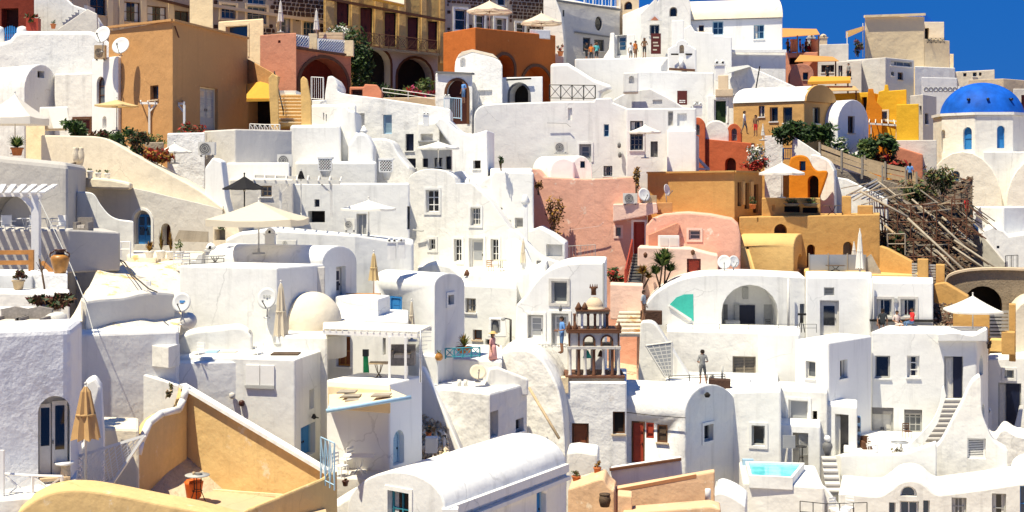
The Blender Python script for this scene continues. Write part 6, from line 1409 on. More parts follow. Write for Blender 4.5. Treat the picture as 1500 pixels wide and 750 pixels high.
folded(766.5,352,75.5,384,398,11,'folded pale parasol on the small terrace by the swooping stair','canvas')
for x,y,l,m in ((718,398,'wooden chair by the paned house door','wood'),(748,398,'orange wooden chair near the folded pale parasol','wood')):chair(x,y,76.6,l,20 if x <730 else-30,m,.7,group='wooden chairs on the small terrace')
table(733,400,76.6,22,'small pale table between the wooden chairs',mat='canvas',leg='wood_grey')
tag(mk('grey_shadow_box',MB().box(P(786,398,76.0),P(792,382,76.0)+Vector((0,.3,0)),'grey_dark')),'dark grey box painted in as shadow at the foot of the stair swoop','box')  # dark box stands in for a patch of shadow
house('white_terrace','white terrace floor below the paned house windows','house','white',[(612,77.5),(690,76.5),(790,76)],398,r=.12,back=6)
slab('white_dome_wall','low domed white roof hump before the paned house','house','white',(606,76),(676,75),[(606,440)]+curve([(606,402),(620,390),(640,386),(662,392),(676,406)],4)+[(676,440)],3,r=.15)
wire('drooping_cable','thin pale cable looped along the domed roof hump',[(608,400,75),(628,398.5,75),(640,396,75)],.03,'grey_paint')
tag(mk('terrace_bell',MB().lathe(P(684,404,74.5),[(.18,0),(.12,.2),(.04,.35)],'brown',8)),'little brown bell ornament hung by the domed roof hump','bell')
# ================================================================ vaulted houses in the middle
mv=vault('vault_house','white vault house with grey gable and one small framed window','house','white',(637,61.2),(681,63.9),418,400,560,(-3.06,2.8),r=.06,ops=[(0,'w',655.5,432,664,446,'grey_dark',1,1,'glass','white'),(2,'d',571.5,434,589,478,'blue','blue','panel'),])
low=house('white_house','low white house with three brown windows beside the grey vault gable','house','white',[(677,72),(757,70.5)],420,r=.1,back=7,
      ops=[(0,'w',681.5,437,697,458,'wood_grey',2,2,'glass_grey'),(0,'w',692.5,483,706,498,'brown',1,1,'glass_grey'),(0,'w',711,497,720,509,'grey_dark',1,1)])
bt=slab('bell_turret','small white bell turret block with a grey bell on the low white house','bell turret','white',(714,70),(742,69.6),[(714,494),(716,466),(740,466),(742,494)],.5,r=.05,ground=False,ops=[(0,'n',719,468,733,488,.25)])
mk('bell',MB().lathe(P(726,487,70.15),[(.27,0),(.24,.08),(.20,.4),(.16,.58),(.05,.62)],'grey_dark',12),bt);mk('bell_yoke',MB().beam(P(719,467.5,70),P(733,467.5,70),.08,.08,'brown'),bt)
tag(mk('lamp_post',MB().bar(P(748,512,69),P(748,468,69),.06,'iron',6).bar(P(748,468,69),P(738,466,69),.03,'iron').ball(P(737,467,69),.12,'grey_paint')),'dark lamp post beside the grey bell turret','lamp post')
bw2=slab('white_house','tall white house rising in a curve with a framed blank window','house','white',(744,69),(888,67.5),[(744,560),(756,450)]+curve([(757,446),(768,436),(784,414),(800,398),(824,388),(850,385),(886,385)],4)+[(888,560)],6,r=.08,
            ops=[(0,'w',808,412,831,444,'offwhite_paint',1,1,'glass_grey','stucco_grey'),(0,'d',773,461,796,503,'white_paint','grey_paint','glass','white','glass_pale',3),(0,'d',808,459,833,506,'white_paint','grey_paint','glass','white','glass_pale',3)])
mk('corner_pipe',MB().bar(P(884,385,67.3),P(884,460,67.3),.05,'grey_paint'),bw2);tag(mk('wall_lamp',MB().lathe(P(821,456,67.6),[(.05,0),(.1,.1),(.03,.3)],'grey_dark',6)),'tiny dark lamp between framed window and glazed door','lamp')
slab('white_roof_swoop','smooth white roof swooping up to the tall curved house','house','white',(672,74.5),(800,73),[(672,470),(672,412),(690,400),(740,404),(770,398),(800,384),(800,470)],4,r=.15)
# bell tower model with two tiers of columns
bt=thing('bell_tower','ornate white and brown bell tower with two tiers of arches','bell tower',P(872,558,65.4));Y0=65.4;KH=1.10
def tw(n,x0,y1,x1,y0,d0,d1,m):return mk(n,MB().box(P(x0,y1,Y0)+Vector((0,d0,0)),P(x1,y0,Y0)+Vector((0,d1,0)),m),bt)
def pyw(y):return ZZ(y,Y0)
tw('base',829,560,914,551,-.25,2.0,'stone_wall');tw('base_ledge',828,552.6,915,549.8,-.30,2.1,'rust')
for x in (835,848,857,870,884,897,906):
    mk('column',MB().lathe(P(x,550,Y0) ,[(.10,0),(.10,.06),(.075,.1),(.07,1.08*KH),(.11,1.15*KH),(.11,1.24*KH)],'rust' if x in (848,870,897) else 'stucco_grey',9),bt)
    if x not in (857,884):mk('column',MB().lathe(P(x,550,Y0)+Vector((0,1.6,0)),[(.10,0),(.07,.1),(.07,1.12*KH),(.11,1.24*KH)],'stucco_grey',8),bt)
[mk('frame_post',MB().box(P(x-1.1,508,Y0)+Vector((0,-.06,0)),P(x+1.1,487,Y0)+Vector((0,.04,0)),'brown'),bt) for x in (834,848,906)]
tw('architrave',831,511,909,507,-.18,1.8,'stucco_grey')
arf=slab('arch_band',None,None,'stucco_grey',(832,Y0),(908,Y0),[(832,508),(832,488),(908,488),(908,508)],1.6,ops=[(0,'an',855,491.5,871,507.9,2.2),(0,'an',881,491.5,897,507.9,2.2)],r=.02,parent=bt,ground=False)
for q in ((855,491.5,871,508),(881,491.5,897,508)):
    f,w,h=frame_on(PX(832,Y0),PX(908,Y0),*q);mb=MB();arch_ring(mb,(f[0]-f[1]*.04,f[1],f[2]),w+.08,h+.04,.08,0,.06,'brown');mk('arch_moulding',mb,bt)
tw('cornice',830,487.6,910,485.0,-.16,1.8,'rust');tw('cornice_edge',832,484.9,908,482.4,-.12,1.7,'brown')
for x in (842,853,862,872,880,890):mk('column',MB().lathe(P(x,482.5,Y0)+Vector((0,.25,0)),[(.08,0),(.065,.06),(.06,.62),(.09,.735)],'rust' if x not in (853,880) else 'white_worn',8),bt)
for x in (846,888):mk('corner_pier',MB().box(P(x-2,482.3,Y0)+Vector((0,1.0,0)),P(x+2,459,Y0)+Vector((0,1.3,0)),'white_worn'),bt)
tw('upper_slab',845,460,893,456,.1,1.45,'stone_wall');tw('upper_edge',844,456.3,894,454.5,.0,1.5,'brown')
mk('dome',MB().lathe(P(872,456,Y0)+Vector((0,.75,0)),[(.52,0),(.50,.10)]+[(.44*math.cos(t),.12+.50*math.sin(t)) for t in [math.pi/2*i/8 for i in range(8)]]+[(.03,.62)],'beige',20),bt)
mk('crown',MB().lathe(P(871,434,Y0)+Vector((0,.75,0)),[(.13,0),(.12,.25),(.17,.38),(.15,.40)],'brown',8),bt)
for x in (866,869.5,873,876):mk('crown_point',MB().bar(P(x,424,Y0)+Vector((0,.75,0)),P(x,417.5,Y0)+Vector((0,.75,0)),.05,'brown',5,.01),bt)
for x in (834,843,907):mk('finial',MB().lathe(P(x,484,Y0)+Vector((0,.1,0)),[(.10,0),(.14,.1),(.05,.3),(.02,.42)],'brown',8),bt)
for x in (848,857):mk('finial',MB().lathe(P(x,454.5,Y0)+Vector((0,.3,0)),[(.12,0),(.16,.1),(.08,.26),(.02,.36)],'brown',8),bt)
mk('hanging_bell',MB().lathe(P(861,526,Y0)+Vector((0,.5,0)),[(.22,0),(.12,.2),(.05,.36)],'turquoise',10),bt);mk('hanging_bell',MB().lathe(P(881,524,Y0)+Vector((0,.5,0)),[(.16,0),(.10,.18),(.03,.3)],'pot_dark',10),bt)
tw('stone_corner',819,574,832,552,-.4,.3,'sand')
rail('iron_fretwork','line of small looped iron fretwork by the blue shirted man','railing',[(754,512,66.5),(790,509,66.3),(828,508,66)],.16,'grey_paint','scroll',.012,.35)
person(823,518,65.6,1.82,'man in a bright blue shirt by the bell tower',heading=-75,shirt='blue_shirt',legs='jeans',arms=dict(L='bend',R='bend'),skin='skin_tan')
bw3=thing
# ================================================================ left centre: boxes, pergola, parasols
house('white_house','white house behind the black parasol and timber pergola','house','white',[(424,75),(600,74)],268,r=.1,back=5,ops=[(0,'h',451,309,476,326,'interior',.8),(0,'w',460.5,292,468,303,'grey_dark',1,1),(0,'w',522,313,537,346,'offwhite_paint',2,1,'glass_pale'),(0,'w',596,302,599.4,336,'grey_dark',1,1)])
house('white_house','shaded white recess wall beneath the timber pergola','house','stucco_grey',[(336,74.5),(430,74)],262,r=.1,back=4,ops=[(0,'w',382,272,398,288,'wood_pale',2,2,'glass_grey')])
pergola('pale weathered timber pergola over the black parasol terrace',[P(372,266,68),P(498,268,67),P(500,262,71.5),(P(372,258,72.5))],[P(411,318,68),P(485,320,67.2)],2.0,'offwhite_paint',9,.2,.11)
umbrella(358,258,68,64,'black open parasol under the timber pergola','canvas_black',8,18,318,.3,.05,wood='iron');folded(441,250,70,262,318,12,'folded black parasol half hidden by the pergola beam','canvas_black')
umbrella(540,293,68,88,'broad white parasol in front of the white house glazed door','canvas_white',4,12,348,.5,.12)
slab('white_pier','white pier with a sloping side next to the black parasol','wall','white',(300,72),(340,71),[(300,400),(300,246),(312,230),(324,236),(330,290),(340,330),(340,400)],2,r=.1)
aircon(504,320,520,338,70.5,'white air conditioner with a round fan beside the glazed door');aircon(406,352,434,360,64.5,'low grey air conditioner behind the big parasol')
house('white_terrace','white terrace with a long low curved top behind the big parasol','house','white',[(404,66),(520,65.5),(606,66)],[336,343,356],r=.14,back=5)
slab('white_terrace','white stepped blocks beside the big parasol pole','house','white',(330,67),(410,66),[(330,420),(330,350),(352,340),(372,338),(398,334),(410,340),(410,420)],3,r=.15)
for x,y,w,h,t,s_ in ((309,388,18,32,'round white hooded chimney with a dark hole','hood'),(396,362,18,28,'white hooded chimney behind the big parasol','hood'),(574,368,15,20,'white twin potted chimney on the terrace edge','pots'),(588,366,13,18,'smaller white chimney next to the twin potted one','hood')):chimney(x,y,62.5,w,h,t,s_)
umbrella(379,295,60.5,174,'very large cream square parasol in the middle of the terraces','canvas',4,25,372,.72,.30)
slab('low_vault','long low vault roof with a shaded grey canopy side','house','stucco_grey',(322,62),(480,60.5),[(322,450),(332,385),(345,372),(360,368),(478,372),(480,450)],.6,r=.06)
lv=vault('vault_house','white barrel vault house with a narrow glazed door in its grey gable','house','white',(473,59.5),(523,62.5),384,360,520,(-5.6,2.6),r=.06,ops=[(0,'d',492.5,390,506.5,440,'offwhite_paint','grey_paint','glass',None,'navy',2)])
house('white_house','white house behind the tan folded parasol with a dark opening','house','white',[(520,73.5),(606,73)],366,r=.1,back=5,ops=[(0,'h',527,410,543,432,'navy',.8)])
folded(547.5,371,61.5,410,438,17,'tan folded parasol standing above the orange counter','canvas_yellow')
ct=thing('bar_counter','low orange wooden counter under the tan folded parasol','counter',P(530,438,61.2));mk('top',MB().box(P(505,435,61),P(556,431,61)+Vector((0,.6,0)),'wood'),ct);mk('front',MB().box(P(506,440,61.05),P(555,435.1,61.05)+Vector((0,.5,0)),'wood_pale'),ct)
house('white_house','white block with shaded side right of the orange counter','house','white',[(490,60),(554,58.5),(572,60.5)],438,r=.08)
mk_l=[(-.38,.30,.05,.02),(-.22,.30,.05,.09),(.02,.30,.05,.09),(.22,.30,.05,.02)]
house('big_white_wall','very large blank white house front with a satellite dish','house','white',[(262,56),(406,54.5),(476,57)],392,r=.07)
slab('grey_white_wall','pale grey wall behind the cream dome','wall','stucco_grey',(404,56.5),(480,56.6),[(404,500),(404,391),(476,391),(476,500)],.5,r=.04)
dish(391,437,54.3,30,'grey satellite dish with faint lettering on the big white wall',-14,10,466,logo=[(-.22,.2,.10,.13),(.06,.2,.10,.13),(.34,.2,.10,.13)])
folded(411.5,415,53.2,490,505,24,'tall cream folded parasol standing against the big white wall','canvas')
dm=thing('dome_roof','smooth cream white dome rising behind the cream folded parasol','dome',P(459,500,55));mk('dome',MB().lathe(P(459,474,55.6),[(1.16,-.9),(1.16,0)]+[(1.16*math.cos(t),1.3*math.sin(t)) for t in [math.pi/2*i/12 for i in range(1,12)]]+[(.02,1.3)],'cream',36),dm)
mk('drum',MB().lathe(P(459,500,55.6),[(1.35,-.6),(1.35,.2),(1.2,.3)],'white',28),dm)
house('white_terrace','low white roof in front of the cream dome','house','white',[(404,53),(480,52.6)],493,r=.1,back=4)
for i,x in enumerate((262,274)):chair(x,398,60,'white folding chair on the roof terrace %s' % ('nearest the pot plants' if i == 0 else 'beside the white chaise'),30,'white_paint',.9,group='white folding chairs on the roof terrace')
ch2=thing('chaise_longue','white curved chaise longue on the roof terrace','lounger',P(282,392,60.5));mk('seat',MB().prism([P(266,390,60.4),P(294,390,60.4),P(297,372,60.4),P(290,374,60.4),P(286,382,60.4),P(270,380,60.4),P(264,384,60.4)],(0,.7,0),'white'),ch2)
rail('terrace_railing','thin dark terrace railing beside the chaise longue','railing',[(278,391,59.2),(300,391,59.2),(328,389,59.2)],.32,'grey_dark','bar',.015,.5)
table(315,388,59,26,'glass topped garden table with dark legs on the roof terrace',.4,'grey_paint','grey_dark',False)
hp=thing('hanging_basket','dark hanging plant basket under the big cream parasol edge','plant',P(326,336,62));mk('foliage',leaves(MB(),P(326,331,62),(.22,.22,.2),120,('leaf_dark','leaf'),.06,3),hp,fix=False);mk('hanger',MB().bar(P(326,330,62),P(327,302,62),.015,'iron'),hp)
house('cream_house','cream plaster wall corner behind the big parasol','house','cream',[(312,69),(372,68)],322,r=.1,back=3,ops=[(0,'h',314,336,330,352,'shade_grey',.5)])
# ================================================================ pergola terrace, centre
tw_=house('white_house','white terrace house with an orange brown framed window','house','white',[(470,58),(598,56.5)],470,r=.08,back=5,ops=[(0,'w',492.5,493,513,537,'wood',2,2,'door_brown'),(0,'h',560.5,495,565,520,'brown',.4)])
pergola('white pergola with a pale roof over the breakfast terrace',[P(474,487,51.5),P(612,492,50.6),P(632,482,55),P(474,473,56)],[P(570.5,563,50.8),P(594,556,50.7),P(616,560,51)],2.0,'white_paint',16,.08,.09,cover='canvas_white',brace=False,slat=.045,slat_h=.03)
house('terrace_wall','white terrace wall with a yellow band and an arched pale blue shutter under the pergola','wall','white',[(478,51),(571,50),(619,52)],562,r=.06,ops=[(1,'ad',576,630,592,680,'blue_pale','blue_pale','slat')])
house('yellow_band','pale yellow low terrace edge with dark mats','wall','sand',[(480,50),(572,49)],571,606,r=.04,back=1.0)
aw=thing('awning','pale blue awning edge with yellow cloth over the lower terrace','awning',P(540,600,47));c4=[P(482,602,45.5),P(600,583,46.5),P(572,571,50),P(482,579,49.5)]
mk('cloth',MB().hexa(c4+[v+UP*.03 for v in c4],'sand'),aw);mk('edge_tube',MB().bar(P(478,602,45.4),P(602,582,46.4),.07,'blue_pale',8),aw);mk('arm',MB().bar(P(482,600,45.5),P(484,590,49),.05,'blue_pale',6),aw)
for i,(x,y) in enumerate(((508,576),(514,582),(520,588),(558,581))):
    c4=[P(x-15,y+1,48.2-i*.5),P(x+12,y,48.4-i*.5),P(x+16,y-3.5,49-i*.5),P(x-9,y-3.5,49-i*.5)];tag(mk('roof_mat',MB().hexa(c4+[v+UP*.05 for v in c4],'wood_grey')),['grey mat on the yellow awning, the one furthest up','grey mat on the yellow awning, the middle one','grey mat on the yellow awning, the one nearest its edge','lone grey mat on the yellow awning nearer the pergola post'][i],'mat')
table(555,558,51.6,28,'small terrace table under the pale roofed pergola',.7,'wood_pale','wood_old',False)
sofa(590,534,53.5,36,'grey wicker bench with pale cushions under the pale roofed pergola','rattan')
gc=thing('hung_garments','green and dark cloths hanging from the pergola','cloth',P(534,548,52));mk('cloth',MB().add([P(532,546,52),P(541,546,52.1),P(539,520,52),P(532,520,52),P(536,533,51.85)],[(0,1,4),(1,2,4),(2,3,4),(3,0,4)],'green_cloth'),gc,fix=False);mk('dark_cloth',MB().box(P(531,522,51.9),P(540,512,51.9)+Vector((0,.08,0)),'dark_shirt'),gc)
for i,y in enumerate((492,)):
    an=thing('roof_aerial','tall grey television aerial with many short bars','aerial',P(616,556,50.2));mk('mast',MB().bar(P(616,560,50.2),P(616,484,50.2),.025,'steel',6),an)
    for k in range(7):mk('aerial_bar',MB().bar(P(610 if k <3 else 614,488+k*6,50.2),P(632 if k <3 else 626,487+k*6,50.2),.012,'steel',4),an)
folded(603,442,60,480,500,11,'slim folded pale parasol beside the grey vault gable','canvas')
house('white_house','white block wall below the blue door','house','white',[(584,62),(642,61)],520,r=.1,back=4)
# blue bench terrace
house('white_terrace','white terrace front with the small blue bench rail above','house','white_worn',[(618,63.2),(736,62.2)],528,r=.1,back=6)
rail('blue_railing','small teal blue railing of crossed bars with a flower box','railing',[(652.5,524,61.8),(678,523,61.8),(703,522,61.8)],.42,'teal','cross',.03,.42)
pot(680,517,62.2,24,9,'orange flower box with a tall pale green spiky plant behind the teal railing','terracotta_pot','spiky',30,26,('leaf_pale','leaf','leaf_gold'),n=60)
pot(643,528,61.0,12,11,'round yellow brown jar on the white terrace edge','amber_pot','bush',7,4,('leaf_pale','leaf'),n=24,shape=[(.5,0),(.9,.2),(1.0,.5),(.8,.8),(.5,.95),(.55,1)])
person(722,538,62.5,1.62,'woman in a pink dress and straw hat with long dark hair',heading=60,shirt='pink_dress',legs='pink_dress',hat='straw',skirt='pink_dress',long_hair=True,leglen=1,skin='skin',arms=dict(L='bend'))
# ================================================================ white house with wide arch, right
wa=slab('arched_house','white house with a wide arched porch and turquoise corner panel','house','white',(938,79.5),(1180,79),[(938,560),(942,450)]+curve([(942,450),(960,430),(985,414),(1010,406),(1040,402),(1100,402),(1180,406)],4)+[(1180,560)],5,r=.08,
           ops=[(0,'an',1057,417,1140,487,2.4),(0,'w',1171.5,445,1178.5,474,'grey_paint',1,2,'glass_grey')])
fr,w,h=frame_on(PX(938,79.5),PX(1180,79),980,430,1016,471)
tri=[(0,h*.58),(w*.3,h*.86),(w*.62,h*.97),(w*.98,h*.98),(w,h*.02),(w*.9,h*.06)]
mb=MB();fpoly(mb,fr,tri,-.02,.02,'turquoise');mk('painted_panel',mb,wa)
mb=MB()
for p,q in ((tri[5],tri[0]),):mb.beam(fr[0]+fr[1]*p[0]+UP*p[1]+fr[2]*.05,fr[0]+fr[1]*q[0]+UP*q[1]+fr[2]*.05,.12,.12,'white')
mk('panel_edge',mb,wa)
# porch back wall with doors and shutters
Yb=81.45
mk('porch_door',MB().box(P(1083,489,Yb),P(1106,447,Yb)+Vector((0,.08,0)),'navy'),wa);mk('shutter',MB().box(P(1076,489,Yb-.05),P(1083,446,Yb-.05)+Vector((0,.06,0)),'grey_paint'),wa)
mk('shutter',MB().box(P(1119,488,Yb),P(1138,446,Yb)+Vector((0,.07,0)),'grey_paint'),wa);mk('vent',MB().box(P(1088,438,Yb),P(1096,421,Yb)+Vector((0,.05,0)),'grey_paint'),wa)
mk('shutter',MB().box(P(1060,486,Yb-.4),P(1066,446,Yb-.4)+Vector((0,.07,0)),'grey_dark'),wa)
cab=thing('porch_cabinet','grey cabinet standing in the arched porch','cabinet',P(1073,485,80.4));mk('body',MB().box(P(1063,488,80.4),P(1084,470,80.4)+Vector((0,.6,0)),'offwhite_paint'),cab);mk('door',MB().box(P(1064,486,80.38),P(1073,471,80.38)+Vector((0,.02,0)),'canvas_white'),cab);mk('door',MB().box(P(1074,486,80.38),P(1083,471,80.38)+Vector((0,.02,0)),'canvas_white'),cab)
chair(1128,488,80.3,'dark chair in the arched porch',30,'grey_dark',.9)
house('white_house','white middle wing with a grey door and small square vent','house','white',[(1180,78.8),(1277,78.2)],406,r=.1,back=5,
      ops=[(0,'d',1201,440,1229,492,'offwhite_paint','offwhite_paint','glass',None,'glass',1),(0,'l',1207,421,1222,433,'grey_paint',1,1)])
mk_=house('white_house','white right wing with two dark green grey windows over the seated people','house','white',[(1272,77.6),(1367,77)],414,r=.08,back=5,
      ops=[(0,'w',1284,438,1306,464,'grey_paint',2,1,'glass','stucco_grey'),(0,'w',1319,438,1341,464,'grey_paint',2,1,'glass','stucco_grey')])
mk('roof_ledge',MB().beam(P(1274,469,77.4),P(1368,470,76.8),.3,.12,'black'),mk_);tag(mk('wall_lamp',MB().box(P(1310,443,77.2),P(1315,437,77.2)+Vector((0,.15,0)),'grey_paint')),'square grey lamp between the two dark windows','lamp')
for x,t in ((1277,'middle and right wings'),(1155,'porch and the narrow window')):tag(mk('drain_pipe',MB().bar(P(x,486,77.3 if x >1200 else 78.6),P(x,408,77.3 if x >1200 else 78.6),.07,'offwhite_paint',6)),'pale drain pipe between the ' +t,'pipe')
tel=thing('telescope_stand','thin dark tripod stand on the porch terrace','tripod',P(1174,486,77.5));mk('head',MB().box(P(1169,462,77.5),P(1181,459,77.5)+Vector((0,.12,0)),'iron'),tel)
for dx in (-5,0,5):mk('leg',MB().bar(P(1174+dx,487,77.5),P(1174,462,77.5),.025,'iron'),tel)
rail('terrace_railing','thin wire railing along the arched porch terrace','railing',[(976,486,76.2),(1054,486,76.2),(1140,486,76.0),(1196,486,75.8)],.42,'grey_dark','bar',.014,1.3)
person(1293,484,76.4,1.75,'man in a dark shirt seated with his back to us under the first dark window',heading=175,pose='sit',shirt='dark_shirt',legs='dark_shirt',skin='skin_tan',arms=dict(L='prop'),group='people seated on the terrace wall')
person(1314,485,76.4,1.65,'person in a pale top seated between the dark and the red shirted men',heading=20,pose='sit',shirt='pale_shirt',legs='pale_shirt',skin='skin_tan',arms=dict(L='bend',R='bend'),group='people seated on the terrace wall')
person(1336,483,76.3,1.75,'man in a red shirt and jeans seated on the terrace wall',heading=-75,pose='sit',shirt='red_shirt',legs='jeans',skin='skin_tan',arms=dict(L='fwd',R='prop'),leglen=1,group='people seated on the terrace wall')
person(943,472,77.5,1.85,'man in a blue striped shirt standing beside the turquoise panel',heading=60,pose='contra',shirt='stripe_shirt',legs='brown_short',skin='skin_tan')
dw=house('dark_wall','low dark rubble wall behind the striped shirted man','wall','stone_dark',[(938,78.2),(970,78)],456,476,r=.04,back=.6)
# terrace building below
house('white_house','long white lower house front under the porch terrace','house','white',[(976,76),(1136,74.8),],487,r=.1,back=4,ops=[(0,'l',1073,522,1107,564,'wood_grey',2,1)])
house('white_house','plain white block between the brown louvred door and the tower house','house','white',[(1110,74),(1172,73.2)],489,r=.1,back=4)
slab('white_ramp','white curved ramp with a pale grey louvred shade beside it','wall','white',(928,73),(1012,72),[(928,620),(938,474)]+curve([(940,472),(958,474),(978,502),(996,530),(1010,552)],4)+[(1012,620)],1.2,r=.12)
lv_=thing('louvred_shade','big pale grey louvred shade frame leaning on the white ramp','shade',P(965,550,71))
c4=[P(946,506,71.2),P(984,501,70.8),P(984,552,70.8),P(974,552,70.9)];mk('frame',MB().path(c4+[c4[0]],.05,'offwhite_paint',5),lv_)
for i in range(9):
    t=(i+.5)/9;a=c4[0].lerp(c4[3],t);b=c4[1].lerp(c4[2],t);mk('slat',MB().beam(a,b,.03,.16,'glass_pale'),lv_)
for i in range(3):t=(i+1)/4;mk('bar',MB().bar(c4[0].lerp(c4[1],t),c4[3].lerp(c4[2],t),.03,'offwhite_paint'),lv_)
person(1029,563,69.5,1.80,'man in a grey shirt and shorts standing on the roof with his back turned',heading=185,pose='contra',shirt='grey_shirt',legs='grey_short',skin='skin',arms=dict(L='bend',R='bend'))
house('roof_terrace','white flat roof terrace under the grey shirted man','house','white',[(975,70.5),(1140,69.8)],562,r=.12,back=4)
rail('roof_railing','thin dark railing with short posts beside the grey shirted man','railing',[(980,558,69.4),(1010,557,69.3),(1062,555,69)],.25,'iron','bar',.02,1.0)
house('dark_wall','dark brown matted low wall on the roof terrace','wall','stone_dark',[(1038,69),(1070,68.6)],557,575,r=.04,back=.6)
house('white_bench','white plastered bench on the roof terrace before the brown louvred door','bench','white',[(1064,70.6),(1100,70.3)],554,566,r=.1,back=.8)
chimney(1043,556,70.3,7,8,'tiny grey roof vent near the grey shirted man','hood','stucco_grey');tag(mk('roof_post',MB().bar(P(1058,556,69.8),P(1058,536,69.8),.06,'grey_paint',6)),'short grey post on the roof terrace','post')
# ================================================================ tower house, lower right
house('tower_house','white tower house with a lit front and a shaded grey side','house','white',[(1164,71.3),(1214,69.8),(1277,73)],502,r=.08,
      ops=[(0,'w',1180,529,1194.5,554,'offwhite_paint',1,1,'glass_grey'),(1,'w',1230.5,527,1241.5,554,'grey_paint',1,1,'glass')])
mh=house('white_house','wide white house with two dark upper windows and a tall stair door','house','white',[(1276,73.4),(1431,72.6),(1448,76)],488,r=.09,
      ops=[(0,'w',1282,521,1304,554,'grey_paint',1,1,'glass',None),(0,'w',1328.5,521,1347,553,'white_paint',1,3,'glass'),(0,'d',1383,522,1411,584,'offwhite_paint','grey_paint','plank'),(0,'d',1277,597,1309,656,'offwhite_paint','grey_paint','panel'),(0,'w',1324.5,600,1351,634,'grey_paint',3,3,'glass_grey'),(1,'aw',1434.5,520,1440,550,'blue_pale',1,2,'glass_blue'),(1,'aw',1438,592,1442,618,'blue_pale',1,1,'glass_blue')])
f,w,h=frame_on(PX(1276,73.4),PX(1431,72.6),1397,523,1410,583);mk('doorway_dark_panel',MB().fbox(f,0,w,0,h,-.22,-.18,'navy'),mh)  # navy sheet paints the unlit inside of the open half
for q in ((1278,597,1309,607),(1325,600,1351,608)):
    f,w,h=frame_on(PX(1276,73.4),PX(1431,72.6),*q);mk('blind',MB().fbox(f,.03,w-.03,0,h,-.14,-.06,'shade_grey'),mh)
slab('roof_lump','white rounded roof edge over the wide white house','wall','white',(1374,72.4),(1448,72.2),[(1374,500)]+curve([(1374,490),(1400,488),(1424,492),(1438,486),(1446,482)],4)+[(1446,500)],1.6,r=.12,ground=False)
# stair with white curved parapets
ss=steps('stone_stair','curving flight of grey stone steps up to the tall stair door','stairs','grey_wall',P(1352,655,68.5),P(1384,584,72.3),P(1386,655,68.5)-P(1358,655,68.5),10)
slab('stair_parapet','slim white curved stair parapet on the house side','wall','white',(1332,67.6),(1386,67.2),[(1332,720),(1332,656)]+curve([(1332,652),(1350,634),(1366,616),(1376,594),(1380,570),(1383,566)],4)+[(1386,580),(1374,620),(1352,652),(1340,720)],.35,r=.05)
slab('swoop_stair_wall','big white sculpted stair wall sweeping up to the roof corner','wall','white',(1354,66.8),(1478,66),[(1354,760),(1356,668)]+curve([(1358,662),(1376,650),(1392,622),(1408,592),(1420,566),(1430,554),(1437,556),(1438,600),(1446,626),(1456,646),(1476,660)],5)+[(1478,760)],1.2,r=.18,
     ops=[(0,'l',1417,642,1444,672,'white_paint',1,1,'grey_dark')])
slab('terrace_wall','white curved terrace parapet below the tower house','wall','white',(1231,66.4),(1372,65.4),[(1231,760)]+curve([(1231,668),(1246,666),(1290,666),(1326,664),(1350,656),(1372,648)],4)+[(1372,760)],.6,r=.15)
house('terrace_floor','white terrace floor in front of the grey lower door','house','white',[(1236,67.6),(1366,67)],664,r=.05,back=6)
house('entry_porch','small white entry porch with a tall open doorway','porch','white',[(1208,69),(1256,68.2)],596,r=.08,back=2.4,ops=[(0,'h',1223,607,1243,668,'shade_grey',.9)])
mk('curtain',MB().box(P(1225,667,68.95),P(1231,610,68.95)+Vector((0,.05,0)),'offwhite_paint'),bpy.data.objects['entry_porch'])
house('white_house','white lower wall with a framed roller blind window and dark slit','house','white',[(1128,69.6),(1212,68.6)],574,r=.08,back=3,ops=[(0,'w',1155,586,1184,618,'white_paint',1,1,'glass_pale','white'),(0,'h',1190,602,1197,624,'interior',.5)])
house('white_house','white block with a shaded doorway and mesh gate beside the pool','house','white',[(1134,67.6),(1202,67)],624,r=.08,back=2,ops=[(0,'h',1161,634,1184,690,'stucco_grey',.8)])
lattice('mesh_gate','small grey mesh gate in the shaded doorway beside the pool','gate',(P(1171,666,67.4),P(1183,666,67.4),P(1183,637,67.4),P(1171,637,67.4)),'grey_paint',6,.012)
ts=table(1174,684,65.8,16,'small high black bar table beside the pool',1.0,'iron','iron',True)
ct=thing('canvas_screen','pale grey cloth screen by the shaded doorway','screen',P(1152,688,66.5));mk('cloth',MB().box(P(1147,657,66.5),P(1165,638,66.5)+Vector((0,.06,0)),'glass_pale'),ct);mk('stand',MB().beam(P(1150,687,66.5),P(1153,657,66.5),.3,.05,'stucco_grey'),ct)
for x,l in ((1212,'dark carved figure lamp standing beside the stone steps'),): 
    o=P(x,668,66.6);t=thing('garden_urn',l,'urn',o);mk('urn',MB().lathe(o,[(.10,0),(.14,.1),(.26,.45),(.22,.6),(.1,.7)],'grey_dark',10),t);mk('globe',MB().ball(o+UP*.85,.17,'white_paint'),t)
steps('stone_stair','turning grey stone steps beside the pool block','stairs','grey_wall',P(1210,724,63),P(1203,668,66.3),P(1228,724,63)-P(1206,724,63),6,'stucco_grey')
chair(1278,664,66.6,'white slatted chair on the terrace before the grey door',150,'white_paint',.9);chair(1329,642,68,'dark wooden chair under the lower grey window',10,'brown',.8);table(1318,664,66.5,26,'glass and wire table with dried flowers on the curved terrace',.55,'glass_pale','wood_grey')
bush(1303,656,1322,664,66.4,'dried yellow grasses in a bowl on the curved terrace',('leaf_gold','leaf_pale'),80,size=.06,name='dried_flowers',cat='dried flowers')
cbt=thing('tall_shelf','narrow blue grey shelf with jars beside the entry porch','shelf',P(1257,660,68.4));mk('frame',MB().box(P(1254,662,68.6),P(1261,610,68.6)+Vector((0,.25,0)),'blue_pale'),cbt)
for i in range(4):mk('jar',MB().lathe(P(1257.5,658-i*13,68.5),[(.09,0),(.1,.2),(.05,.26)],'grey_dark',8),cbt)
